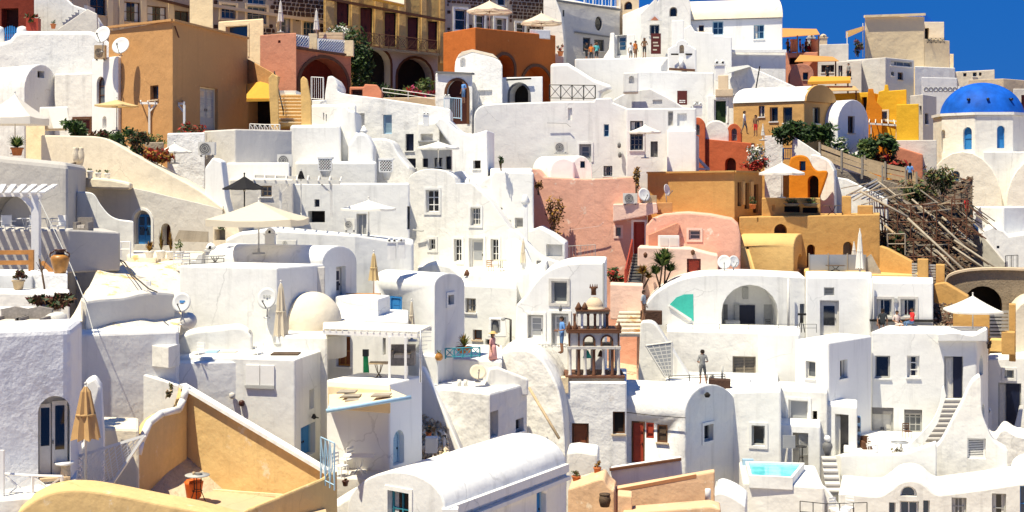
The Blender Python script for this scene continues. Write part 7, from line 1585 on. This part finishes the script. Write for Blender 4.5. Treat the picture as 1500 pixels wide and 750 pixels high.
sofa(1268,662,68.3,13,'brown cushioned bench between shelf and grey door','brown')
# far right houses
fr_h=house('white_house','white house at the frame edge with a half open double door','house','white',[(1446,78),(1540,77)],[526,521],r=.1,back=5,ops=[(0,'w',1471.5,542,1485,554,'grey_paint',1,1,'glass_grey','white'),(0,'d',1462,561,1496,626,'offwhite_paint','grey_paint','plank')])
f,w,h=frame_on(PX(1446,78),PX(1540,77),1474,563,1494,625);mk('doorway_dark_panel',MB().fbox(f,0,w,0,h,-.22,-.17,'navy'),fr_h)  # dark sheet over the leaf, standing in for the room's shade
pn=thing('leaning_board','pale framed board leaning at the half open double door','board',P(1490,626,76.4));mk('panel',MB().hexa([P(1486,626,76.2),P(1495,626,76.2),P(1499,594,76.6),P(1494,594,76.6)]+[v+Vector((0,.06,0)) for v in (P(1486,626,76.2),P(1495,626,76.2),P(1499,594,76.6),P(1494,594,76.6))],'offwhite_paint'),pn)
tk=house('orange_crate_wall','low orange block on the roof behind the frame edge house','wall','gold_light',[(1444,80.5),(1486,80)],499,516,r=.04,back=1.2)
chimney(1449,623,76.5,7,26,'slim white pot stand beside the half open double door','hood')
slab('white_rocks','rounded white plastered boulders below the frame edge house','wall','white_worn',(1446,71),(1530,70),[(1446,760)]+curve([(1446,640),(1456,646),(1470,630),(1490,640),(1530,646)],4)+[(1530,760)],3,r=.2)
slab('white_roof','white roof curve above the lowest row of windows','house','white',(1462,64),(1540,63.4),[(1462,790)]+curve([(1462,706),(1480,700),(1486,690),(1500,682),(1540,676)],4)+[(1540,790)],3,r=.15)
# lowest house with hump roof
lh=slab('white_house','lowest white house with an arched hump over dark windows','house','white',(1228,62),(1540,60.5),[(1228,800),(1228,722)]+curve([(1240,722),(1284,726),(1302,718),(1318,706),(1336,703),(1352,708),(1366,720),(1376,724)],4)+[(1440,716),(1540,700),(1540,800)],4,r=.1,
          ops=[(0,'aw',1319,712,1343,727,'white_paint',1,1,'glass_blue'),(0,'w',1318,734,1346,775,'white_paint',2,1,'glass_blue'),(0,'w',1302,736,1312,775,'white_paint',1,2,'glass_blue'),(0,'w',1352,733,1362,775,'white_paint',1,2,'glass_blue'),(0,'w',1394,729,1416,770,'grey_paint',2,3,'glass_grey'),(0,'w',1453,723,1474,768,'grey_paint',1,2,'glass'),(0,'w',1494,712,1512,766,'blue',1,2,'glass_blue')])
house('white_roof_slope','sunlit white roof slope behind the hump roof house','house','white',[(1236,65),(1376,64.5)],[722,724],r=.2,back=2)
rail('dark_railing','thin dark railing at the bottom edge beside the pool block','railing',[(1172,764,60),(1210,768,60),(1270,766,60)],.9,'iron','bar',.018,.7)
slab('stair_parapet','small white triangular parapet with a blue top by the turning steps','wall','white',(1204,62),(1238,61.6),[(1204,790),(1204,712),(1210,716),(1234,748),(1238,790)],.4,r=.05)
chair(1224,760,60.6,'white chair at the bottom edge below the turning steps',30,'white_paint',1,group='white chairs at the bottom edge');chair(1242,758,60.8,'white chair further right at the bottom edge beside the thin dark railing',-40,'white_paint',1,group='white chairs at the bottom edge')
table(1232,770,60.2,26,'white round table at the bottom edge under the chairs',.7)
# ================================================================ pool
pb=house('pool_block','tall smooth white block holding a small pool','pool terrace','white',[(1088,61.5),(1208,60.5)],713,r=.1,back=(.6,4.6))
zp=ZZ(700,61.2);po=thing('plunge_pool','small turquoise plunge pool with a thick white rim','pool',P(1130,713,62));po_c=[P(1101,700,61.4),P(1158,700,61.0),P(1174,688,63.9),P(1096,688,64.2)]
for v in po_c:v.z=zp
mk('water',MB().add([v for v in po_c],[(0,1,2,3)],'pool_water'),po,fix=False)
cc=sum(po_c,Vector())/4;oc_=[cc+(v-cc)*1.11 for v in po_c]
for i in range(4):
    a,b=po_c[i],po_c[(i+1) % 4];c,d=oc_[(i+1) % 4],oc_[i];zz=[zp-.45,zp+.10]
    mk('rim',MB().hexa([(v.x,v.y,zz[0]) for v in (a,b,c,d)]+[(v.x,v.y,zz[1]) for v in (a,b,c,d)],'white'),po)
for x,y,m,l in ((1092,676,'turquoise','turquoise tray box on the pool edge'),):tag(mk('pool_box',MB().box(P(1088,683,65),P(1104,673,65)+Vector((0,.2,0)),'blue_pale')),l,'box')
slab('white_house','white house with one dark square window behind the pool','house','white',(1046,67.8),(1146,66.8),[(1046,800),(1050,584),(1062,574),(1144,572),(1146,800)],3,r=.1,ops=[(0,'w',1101,623,1120.5,653,'grey_paint',1,1,'glass','white')])
# ================================================================ vault house with red doors
rv=slab('vault_house','white vault house with red brown doors and a rough grey gable','house','white_rough',(1004,64.5),(1086,68),[(1004,800),(1086,800),(1086,640)]+arc(1004,1082,606,563,14) ,(-3.9,1.7),r=.06,
          ops=[(0,'w',1030.5,622,1044,646,'grey_paint',1,1,'glass','white'),(2,'d',925,617,944.5,678,'red_door','brown','panel'),(2,'w',962.5,622,978,648,'brown',1,1,'wood_old'),(2,'w',946.5,619,958,642,'red_door',1,1,'red_door')])
wire('eave_cable','dark cable sagging along the eave of the red doored house',[(918,604,65.3),(960,609,64.8),(1004,612,64.2)],.025,'cable')
for p_,l in (((1036,578),'upper'),):tag(mk('gable_hole',MB().lathe(P(1036,582,65.4),[(.10,0),(.16,.12),(.05,.24)],'interior',7)),'small broken dark hole high on the rough grey gable','hole')
house('shop_wall','white wall with brown doors under the bell tower','house','white_rough',[(827,65.1),(918,64.8)],560,r=.08,back=5,ops=[(0,'d',837.5,620,862.5,664,'door_brown','brown','panel'),(0,'w',897.5,603,915.5,636,'brown',1,1,'interior')])
slab('curved_vault','large smooth white curved vault end with ochre stains','house','white_worn',(722,65),(832,62.6),[(722,800),(722,640),(728,520)]+curve([(730,516),(756,511),(780,515),(799,533),(815,562),(823,592),(827,630),(829,680)],5)+[(832,800)],5,r=.12)
tag(mk('leaning_pole',MB().bar(P(775,568,62.6),P(819,642,60.6),.07,'wood_pale',6)),'pale wooden pole leaning on the large curved vault','pole')
wf=house('white_house','worn white house corner with two small dark doors','house','white_worn',[(620,60.5),(718,58.5),(773,61.5)],576,r=.1,ops=[(1,'h',718.8,602,730,640,'grey_dark',.5),(1,'w',755.5,613,767,632,'grey_paint',1,1,'glass')])
slab('low_parapet','low white parapet on the worn white house roof','wall','white',(706,60.8),(776,61),[(706,580),(716,540),(728,538),(774,556),(774,580)],.4,r=.08,ground=False)
dish(700,545,60.4,24,'cream satellite dish lying on the worn white house roof',10,40,560,'canvas')
for x in (673,682):tag(mk('roof_pipe',MB().lathe(P(x,566,60.5),[(.09,0),(.09,.3)],'offwhite_paint',10)),'short pale roof pipe %s on the worn white house' % ('nearer the aerial' if x <680 else 'nearer the cream dish'),'pipe')
slab('white_stair_wall','white stair wall dropping beside the worn rubble bank','wall','white',(612,60),(700,58),[(612,720),(612,538),(620,540),(650,600),(676,660),(690,720)],.8,r=.1)
rubble('rubble_bank','pale rubble bank between the pergola wall and the white stair wall',[P(606,690,57),P(660,680,57),P(648,560,62),P(612,560,62)],('sand','cream_slope','stone_wall','wood_pale'),260,12,.35,'cream_slope')
tag(mk('white_pillar',MB().box(P(623,664,55.5),P(640,642,55.5)+Vector((0,.5,0)),'white')),'short white pillar at the foot of the rubble bank','pillar')
pot(628,640,56.5,9,7,'terracotta pot on the rubble bank',plant='bush',pw=10,ph=8,mats=('leaf_brown','leaf_dark'),n=70)
# apricot terraces bottom centre
ap=house('apricot_wall','orange apricot terrace wall with a dark stain line along its top','wall','apricot',[(898,56.5),(1047,55.2)],[716,690],r=.07,back=.5)
mk('dark_stain',MB().hexa([P(900,722,56.47),P(1020,700,55.42),P(1020,695,55.42),P(900,717,56.47)]+[v+Vector((0,.2,0)) for v in (P(900,722,56.47),P(1020,700,55.42),P(1020,695,55.42),P(900,717,56.47))],'stain'),ap)
slab('apricot_wall','low apricot wall lumps beside the big white vault','wall','apricot',(830,55.5),(900,54.8),[(830,800),(832,718)]+curve([(834,716),(860,708),(882,702),(890,712),(900,720)],4)+[(900,800)],2,r=.12)
slab('white_parapet','sloping white parapet above the apricot wall','wall','white',(892,57.6),(1006,57.2),[(892,712),(894,690),(998,674),(1000,700)],1.0,r=.06)
mk('top_edge',MB().beam(P(893,688,57.5),P(998,672.5,57.1),.2,.10,'brown'),bpy.data.objects['white_parapet'])
house('apricot_block','short apricot block with a white lamp at the bottom edge','wall','apricot',[(905,53.6),(926,53.4)],727,r=.05,back=1)
slab('apricot_ledge','apricot ledge along the bottom edge','wall','apricot',(912,53),(1056,52.5),[(912,800),(912,752),(1040,742),(1056,746),(1056,800)],1.2,r=.06)
lm=thing('terrace_lamp','white cylinder lamp on the apricot wall with a trailing cable','lamp',P(1037,735,54.9));mk('shade',MB().lathe(P(1037,733,54.9),[(.12,0),(.12,.45),(.10,.47)],'white_paint',12),lm);mk('bracket',MB().bar(P(1037,736,54.8),P(1050,750,54.6),.03,'iron'),lm)
slab('white_mound','smooth white mound between apricot wall and pool block','house','white',(1044,58.5),(1092,58),[(1044,800)]+curve([(1044,726),(1056,722),(1076,730),(1092,742)],4)+[(1092,800)],3,r=.2)
for x,y,w,h,l,m in ((844,705,13,8,'terracotta pot with a small bushy plant near the big white vault',('leaf','leaf_brown')),(875,700,11,16,'tall brown terracotta jar with dry leaves on the white parapet',('leaf_brown','leaf_gold')),(888,712,24,3,'row of brown seedlings on the apricot lumps',('leaf_brown','flower_red'))):
    pot(x,y,56.8,w,h,l,plant='bush',pw=w*1.1,ph=9,mats=m,n=110)
slab('white_wall_top','rounded white wall end behind the terracotta pots','wall','white',(828,58.5),(880,58.1),[(828,720),(830,662),(846,660),(876,664),(880,720)],2,r=.12)
ba=thing('wicker_basket','dark wicker basket on the apricot wall','basket',P(886,742,54.3));mk('body',MB().lathe(P(886,742,54.3),[(.18,0),(.24,.25),(.2,.5)],'wood_old',10),ba);mk('rim',MB().lathe(P(886,725,54.3),[(.22,0),(.22,.05)],'wood_old',10),ba)
# ================================================================ big white vault, bottom centre
A,B=PX(508,46.6),PX(652,44)
bv=slab('vault_house','huge white barrel vault roof in the foreground with teal windows','house','white',(508,46.6),(652,44),[(508,860),(652,860)]+arc(508,652,746,690,16),(4.2,7.05),r=.07,
          ops=[(0,'w',569,720,600,775,'teal',2,2,'glass','white'),(1,'d',786,720,800,772,'blue','blue_pale','plank'),(1,'w',704,752,716,775,'blue_pale',1,2,'glass_blue')])
c0,c1=P(654,770,43.9),P(831,699,51);mk('cornice',MB().beam(c0,c1,.3,.14,'white'),bv)
mk('side_parapet',MB().beam(P(653,751,43.95),P(830,685,50.95),.22,.30,'white'),bv);mk('corner_pier',MB().box((B.x-.1,B.y-.12,ZZ(860,44)),(B.x+.42,B.y+.3,ZZ(745,44)),'white'),bv);mk('wall_lamp',MB().lathe(P(797,722,49.4),[(.08,0),(.14,.12),(.05,.3)],'white_paint',8),bv)
slab('white_mound','white plaster hump beside the huge vault over the lower terrace','house','white',(484,47.4),(545,47.2),[(484,860)]+curve([(484,746),(500,736),(520,724),(545,712)],4)+[(545,860)],1.2,r=.2)
# lower terrace under the awning
house('terrace_room','cream shaded wall behind the folding tables under the blue awning','house','cream',[(482,53),(580,51.5)],606,r=.06,back=2,ops=[(0,'ah',572,628,579,680,'blue_pale',.3)])
house('terrace_floor','grey stone floor of the lower terrace','house','stucco_grey',[(470,49),(575,48.6)],703,r=.05,back=6)
table(526,697,49.6,44,'white folding table in the shade of the lower terrace',.75,'white_paint','white_paint',False);chair(498,700,49.2,'white slatted chair by the folding table',60,'white_paint');chair(506,690,50.4,'second white chair behind the folding table',-120,'white_paint')
bx=thing('storage_chest','white storage chest with dark cushions by the pale blue shutter','chest',P(543,688,50.6));mk('body',MB().box(P(531,688,50.6),P(556,671,50.6)+Vector((0,.6,0)),'offwhite_paint'),bx);mk('cushion',MB().box(P(526,670.5,50.5),P(556,665,50.5)+Vector((0,.65,0)),'rattan'),bx)
rail('blue_gate','pale blue openwork metal gate at the end of the yellow courtyard wall','gate',[(470,706,45.5),(490,716,45)],1.5,'blue_pale','cross',.022,.25)
pot(506,712,46.5,10,8,'dark round pot at the terrace edge','pot_dark','bush',5,3,('leaf_brown',),n=20)
# ================================================================ white box and yellow courtyard
wbx=house('white_box_house','plain white box house with wall cupboards and a shaded blue door side','house','white',[(262,51),(432,50),(481,53.5)],527,r=.05,
            ops=[(1,'n',453,570,460,599,.25),(1,'d',440.5,622,462,668,'blue','blue_pale','plank')])
cb=frame_on(PX(262,51),PX(432,50),360,535,403,567);f,w,h=cb
for i in range(2):mk('cupboard_door',MB().fbox(f,w*i/2+.02,w*(i+1)/2-.02,.08,h,0,.06,'white_paint'),wbx)
mk('cupboard_sill',MB().fbox(f,0,w,-.04,.07,0,.10,'grey_paint'),wbx)
for x,y in ((340,584),(354,595)):mk('wall_vent',MB().lathe(P(x,y,50.35),[(.06,0),(.11,.06),(.11,.18),(.05,.22)],'stucco_grey' if x <350 else 'pot_dark',8),wbx)
mk('wall_lamp',MB().bar(P(466,612,52),P(460,611,51.6),.03,'iron').lathe(P(460,614,51.5),[(.03,0),(.11,.06),(.04,.2)],'iron',8),wbx)
slab('courtyard_wall','sunlit yellow courtyard wall with a sloping white coping','wall','yellow_wall',(268,49),(480,46.2),[(268,800),(268,566),(478,692),(480,800)],.5,r=.03)
mk('coping',MB().beam(P(267,564,49),P(480,690.5,46.2),.34,.12,'white'),bpy.data.objects['courtyard_wall'])
slab('courtyard_side_wall','shaded ochre courtyard wall with a curved white top','wall','yellow_wall',(152,44.2),(274,48.8),[(152,800),(152,706),(200,690)]+curve([(206,650),(218,622),(236,608),(262,602),(274,566)],4)+[(274,800)],(-.35,.3),r=.03)
slab('white_terrace_wall','white terrace wall with a rope garland behind the lattice','wall','white',(190,49.5),(272,49),[(190,760),(192,542),(262,564),(264,600)]+curve([(262,602),(240,606),(222,622),(210,650),(204,690)],4)+[(204,760)],.6,r=.06)
hg=thing('hanging_garland','dry garland hanging on the white terrace wall','garland',P(248,588,48.5));mk('foliage',leaves(MB(),P(248,574,48.6),(.12,.1,.34),130,('leaf_brown','wood_pale','leaf_pale'),.06,4),hg,fix=False);mk('hook',MB().bar(P(248,560,48.7),P(248,566,48.6),.02,'iron'),hg)
fl=slab('courtyard_floor','tan courtyard floor inside the yellow walls','floor','floor_tan',(190,42.0),(482,42.0),[(190,800),(190,782),(482,782),(482,800)],6.9,r=.02,kind='structure')
slab('courtyard_parapet','low yellow parapet closing the courtyard on the gate side','wall','yellow_wall',(350,42.5),(482,45.6),[(350,800),(352,752),(362,744),(440,712),(470,700),(480,692),(482,800)],(.30,.25),r=.05)
slab('yellow_roof_hump','broad rounded yellow roof hump along the bottom edge','house','yellow_wall',(24,37.2),(356,36.8),[(24,800)]+curve([(24,752),(50,732),(84,719),(120,717),(160,722),(240,738),(300,750),(356,766)],5)+[(356,800)],1.3,r=.15)
mk('coping',MB().path([P(x,y-2,44.2+(x-152)/122*4.6) for x,y in ((202,668),(206,650),(218,622),(236,608),(262,602),(268,588),(274,568))],.13,'white',8),bpy.data.objects['courtyard_side_wall'])
mk('skirting',MB().beam(P(234,726,46.9),P(272,716,48.4),.08,.10,'sand').beam(P(274,716,48.4),P(470,730,46.2),.08,.10,'sand'),bpy.data.objects['courtyard_wall'])
ct2=table(289,738,45.9,36,'round grey bistro table with curled black legs in the yellow courtyard',.98,'grey_paint','iron'); 
pot(284,730,46.3,27,27,'bright orange fluted pot under the bistro table','orange_pot','none',shape=[(.6,0),(.8,.1),(1,.8),(1.05,.9),(.9,.92),(.86,1)])
at=thing('ashtray_set','small dark tray with a cup on the bistro table','tray',P(290,694,45.9));mk('tray',MB().lathe(P(291,738,45.9)+UP*.985,[(.12,0),(.13,.03)],'grey_dark',10),at);mk('cup',MB().lathe(P(284,738,45.9)+UP*.985,[(.05,0),(.05,.09)],'wood_pale',8),at)
# ================================================================ white rough house, far left bottom
bl_h=house('rough_white_house','rough bluish white house front with a low arched glazed door','house','white_blue',[(-60,38.7),(104,39.9),(121,42.6)],485,r=.22,
             ops=[(0,'ad',57,578,117.5,700,'grey_paint','grey_paint','glass',None,'glass',1)] if False else [(0,'ah',56,580,103.5,702,'offwhite_paint',.55)])
f,w,h=frame_on(PX(-60,38.7),PX(104,39.9),58,588,102,700)
dr=mk('door',MB().fbox(f,.02,w*.40,0,h*.95,-.40,-.34,'offwhite_paint'),bl_h);mk('pane',MB().fbox(f,.06,w*.36,h*.40,h*.90,-.338,-.33,'glass'),dr)
dr=mk('door',MB().fbox(f,w*.44,w*.96,0,h*.98,-.40,-.34,'offwhite_paint'),bl_h);mk('pane',MB().fbox(f,w*.55,w*.86,h*.34,h*.92,-.338,-.33,'glass'),dr);mk('handle',MB().fbox(f,w*.46,w*.49,h*.42,h*.47,-.338,-.30,'iron'),dr)
mk('threshold',MB().fbox(f,0,w,-.06,.02,-.5,.15,'floor_tan'),bl_h)
slab('rough_white_house','rough bluish white wall with a notch behind the tan parasol','house','white_blue',(104,51.5),(200,51),[(104,800),(116,520),(124,492),(140,488),(196,492),(200,540),(200,800)],3,r=.15,ops=[(0,'n',120,500,129,560,.5)])
slab('plaster_bench','white plaster bench shapes below the tan parasol','bench','white',(112,43),(152,43),[(112,800),(112,655),(122,652),(124,560),(138,552),(148,566),(152,640),(152,800)],.8,r=.1)
house('plaster_bench','cream sunlit plaster seat behind the lattice panel','bench','cream',[(140,44.5),(204,44.2)],628,r=.1,back=2.2)
folded(125.5,566,39.0,641,718,44,'tan folded parasol standing beside the arched glazed door','canvas_tan')
wt=thing('white_side_table','white pedestal table at the arched glazed door','table',P(94,712,40));mk('table_top',MB().lathe(P(94,680,40),[(.26,0),(.28,.06)],'white_paint',14),wt);mk('pedestal',MB().lathe(P(96,712,40),[(.16,0),(.14,.6)],'sand',10),wt)
lattice('lattice_fence','white diagonal lattice panel with a slanted end','trellis',(P(106,712,41.8),P(166,706,41.3),P(212,638,40.9),P(105,671,41.8)),'white_paint',12,.017,.08)
for i in range(7):tag(mk('picket_stake',MB().bar(P(112+i*6,722,40.6),P(112+i*6,707-(i % 2)*3,40.6),.02,'white_paint',5,.012)),'thin white stake below the lattice panel','stake','thin white stakes below the lattice panel')
rail('white_timber_railing','white timber railing with crossed braces in front of the arched door','railing',[(5,732,38.6),(48,735,38.5),(91,736,38.4)],.74,'white_paint','cross',.04,.85)
tag(mk('corner_post',MB().box(P(0,760,38.3),P(5,660,38.3)+Vector((0,.1,0)),'white_paint')),'tall white post at the frame edge before the timber railing','post')
slab('terrace_floor','pale terrace floor before the arched glazed door','floor','white',(-60,37.8),(110,38),[(-60,800),(-60,738),(110,724),(110,800)],3.5,r=.04,kind='structure')
# ================================================================ left middle: sunlit slope, planters, sofas, amphora
sl_m=MB();N=12;a,b,c,d=P(84,500,49),P(262,498,50.5),P(272,386,62),P(150,384,58.5);vs=[]
for j in range(N+1):
    for i in range(N+1):u,v=i/N,j/N;p=a.lerp(b,u).lerp(d.lerp(c,u),v);p.z += .25*math.sin(u*5)*math.sin(v*4)+random.uniform(-.05,.05);vs.append(p)
sl_m.add(vs,[(j*(N+1)+i,j*(N+1)+i+1,(j+1)*(N+1)+i+1,(j+1)*(N+1)+i) for j in range(N) for i in range(N)],'cream_slope',True)
mk('plaster_slope',sl_m,None,kind='structure',fix=False)
house('white_house','cream white worn wall front below the potted plants','house','cream_slope',[(176,61),(268,60.5)],390,r=.15,back=4)
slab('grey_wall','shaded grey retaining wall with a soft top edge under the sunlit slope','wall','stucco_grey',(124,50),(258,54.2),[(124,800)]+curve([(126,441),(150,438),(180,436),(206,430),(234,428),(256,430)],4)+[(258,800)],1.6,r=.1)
house('white_terrace','white low terrace below the grey retaining wall','house','white',[(100,48.5),(262,49.8)],490,r=.1,back=2)
house('white_terrace','white terrace floor with a cushioned box below the cream folded parasol','house','white',[(190,49.9),(420,50.8)],533,r=.05,back=5)
dish(266,443,50,28,'white satellite dish with a faint blue printed mark beside the grey wall',-10,15,476,logo=[(-.05,.15,.3,.06),(.0,.02,.24,.05)])
tag(mk('white_cover',MB().ball(P(276,470,50.2),.32,'offwhite_paint',10,6)),'round white covered object under the printed satellite dish','cover')
wire('slope_cable','black cable running down the sunlit slope',[(170,378,59),(182,384,58.5),(198,406,56.5),(218,423,53.5),(230,428,51.8)],.03);wire('slope_cable','second thin cable beside the first on the sunlit slope',[(176,382,58.4),(192,402,56),(214,420,53)],.02)
wire('stay_wire','thin stay wire slanting from the pergola post down past the amphora',[(56,290,55),(88,356,52),(104,390,50),(124,440,47),(138,490,45.5)],.018,'grey_paint','wire')
tag(mk('cable_junction',MB().box(P(214,419,53),P(220,412,53)+Vector((0,.15,0)),'white_paint')),'small white junction box on the slope cables','box')
# amphora terrace
house('amphora_plinth','blue grey shaded plinth carrying the amphora','plinth','white_blue',[(44,48.8),(99,48)],402,r=.05,back=2.5)
am=thing('amphora','big glossy amber and brown amphora on the plinth','amphora',P(88,401,48.6));o=P(88,401,48.6);s=.90
mk('body',MB().lathe(o,[(.20*s,0),(.23*s,.05),(.31*s,.30),(.36*s,.50),(.35*s,.60),(.24*s,.68)],'amber_pot',22),am);mk('neck',MB().lathe(o,[(.24*s,.68*s+.07),(.18*s,.78*s),(.17*s,.88*s),(.24*s,.93*s),(.22*s,.97*s)],'pot_dark',22),am)
mk('foot',MB().lathe(o,[(.26*s,-.02),(.22*s,.04)],'pot_dark',18),am)
for sx in (-1,1):mk('handle',MB().path([o+Vector((sx*.20,-.05,.80)),o+Vector((sx*.34,-.05,.72)),o+Vector((sx*.34,-.05,.58))],.03,'pot_dark',6),am)
br=thing('wooden_railing','stout orange timber railing at the frame edge','railing',P(20,398,50.5)); 
for y in (370,385):mk('rail',MB().beam(P(-30,y,50.5),P(48,y-.5,50.4),.10,.16,'wood'),br)
for x in (-20,46):mk('post',MB().beam(P(x,400,50.4),P(x,366,50.4),.17,.15,'wood'),br)
mk('brace',MB().beam(P(62,384,49.6),P(78,400,49.4),.12,.12,'wood'),br)
house('white_terrace','white planter terrace below the orange timber railing','house','white',[(-60,49),(48,48.6)],402,r=.06,back=3)
house('white_ledge','white planter ledge with a shaded underside','wall','white',[(-60,46.5),(102,45.8)],430,r=.06,back=2)
pot(27,424,47.4,18,14,'brown leaved round bush in a tan pot on the planter ledge','wood_pale','bush',22,14,('leaf_brown','leaf_dark','leaf_brown','maroon'),n=260)
pot(76,466,44.4,32,20,'stone urn with a wide low spread of dark brown plants','stucco_grey','bush',62,12,('leaf_brown','leaf_dark','leaf_brown','leaf_brown','maroon'),n=620,shape=[(.35,0),(.5,.1),(.85,.6),(1,1),(.9,1)])
dv=thing('bare_vine','bare twisted vine growing beside the pergola post','vine',P(66,434,48));mk('stem',MB().path([P(66,434,47.6),P(65,420,47.6),P(63,408,47.6),P(61,394,47.8),P(58,380,48)],.035,'twig',5),dv)
for dx,dy in ((-8,-14),(6,-10),(-5,-24),(8,-20),(-10,-4)):mk('branch',MB().bar(P(61,398,47.7),P(61+dx,398+dy,47.7),.018,'twig',4,.006),dv)
for x,l in ((14,'grey wicker armchair by the frame edge behind the rough white parapet'),(50,'grey wicker armchair next to the stone urn')): 
    o=P(x,492,42.8);t=thing('wicker_armchair',l,'chair',o,'wicker armchairs behind the rough white parapet')
    mk('seat',MB().box(o+Vector((-.40,-.38,0)),o+Vector((.40,.38,.40)),'rattan'),t);mk('backrest',MB().prism([o+Vector((-.40,.38,.401)),o+Vector((.40,.38,.401)),o+Vector((.42,.42,.80)),o+Vector((0,.45,.88)),o+Vector((-.42,.42,.80))],(0,.14,0),'rattan'),t)
    for sx in (-1,1):mk('armrest',MB().box(o+Vector((min(sx*.42,sx*.30),-.38,.401)),o+Vector((max(sx*.42,sx*.30),.37,.60)),'rattan'),t)
    mk('cushion',MB().box(o+Vector((-.29,-.36,.401)),o+Vector((.29,.34,.50)),'cushion'),t)
tb_=thing('low_white_table','long low white table between the wicker armchairs and ledge','table',P(30,468,44));mk('table_top',MB().box(P(-20,455,44),P(58,452,44)+Vector((0,.7,0)),'white_paint'),tb_)
for x in (-10,40):mk('leg',MB().box(P(x,480,44.1),P(x+5,455,44.1)+Vector((0,.1,0)),'white_paint'),tb_)
tag(mk('white_cushion_seat',MB().lathe(P(82,478,43.4),[(.30,0),(.36,.1),(.34,.35),(.2,.45)],'canvas_white',14)),'round white pouffe beside the stone urn','pouffe')
# furniture on the terrace under the cream parasol
bxs=house('cushion_box','white seat box with blue grey side on the terrace floor','bench','white',[(217,49.6),(247,49),(264,50)],508,540,r=.03)
for x,l in ((290,'white folding chair beside the blue cushion bench'),(376,'white folding chair nearer the tall cream parasol')):chair(x,530,51.6,l,-25,'white_paint',.8,group='white chairs on the parasol terrace')
cu=thing('cushion_bench','low bench with blue grey cushions on the parasol terrace','bench',P(330,525,52));mk('seat',MB().box(P(300,524,52),P(318,515,52)+Vector((0,.6,0)),'blue_pale'),cu);mk('cushion',MB().box(P(319,524,52),P(345,516,52)+Vector((0,.6,0)),'cushion'),cu)
slab('white_sail','smooth white plaster hump behind the parasol terrace','house','white',(246,53),(370,53),[(246,540)]+curve([(248,506),(276,488),(320,482),(352,480),(370,492)],4)+[(370,540)],1.5,r=.15)
rb=thing('roof_bench','dark low slatted sunbed on the white box roof','sunbed',P(416,522,51.3));mk('bed',MB().box(P(396,522,51.2),P(436,519,51.2)+Vector((0,.8,0)),'wood_old'),rb);mk('leg',MB().box(P(400,525,51.3),P(403,522,51.3)+Vector((0,.5,0)),'wood_old'),rb);mk('leg',MB().box(P(430,525,51.3),P(433,522,51.3)+Vector((0,.5,0)),'wood_old'),rb)
settle()
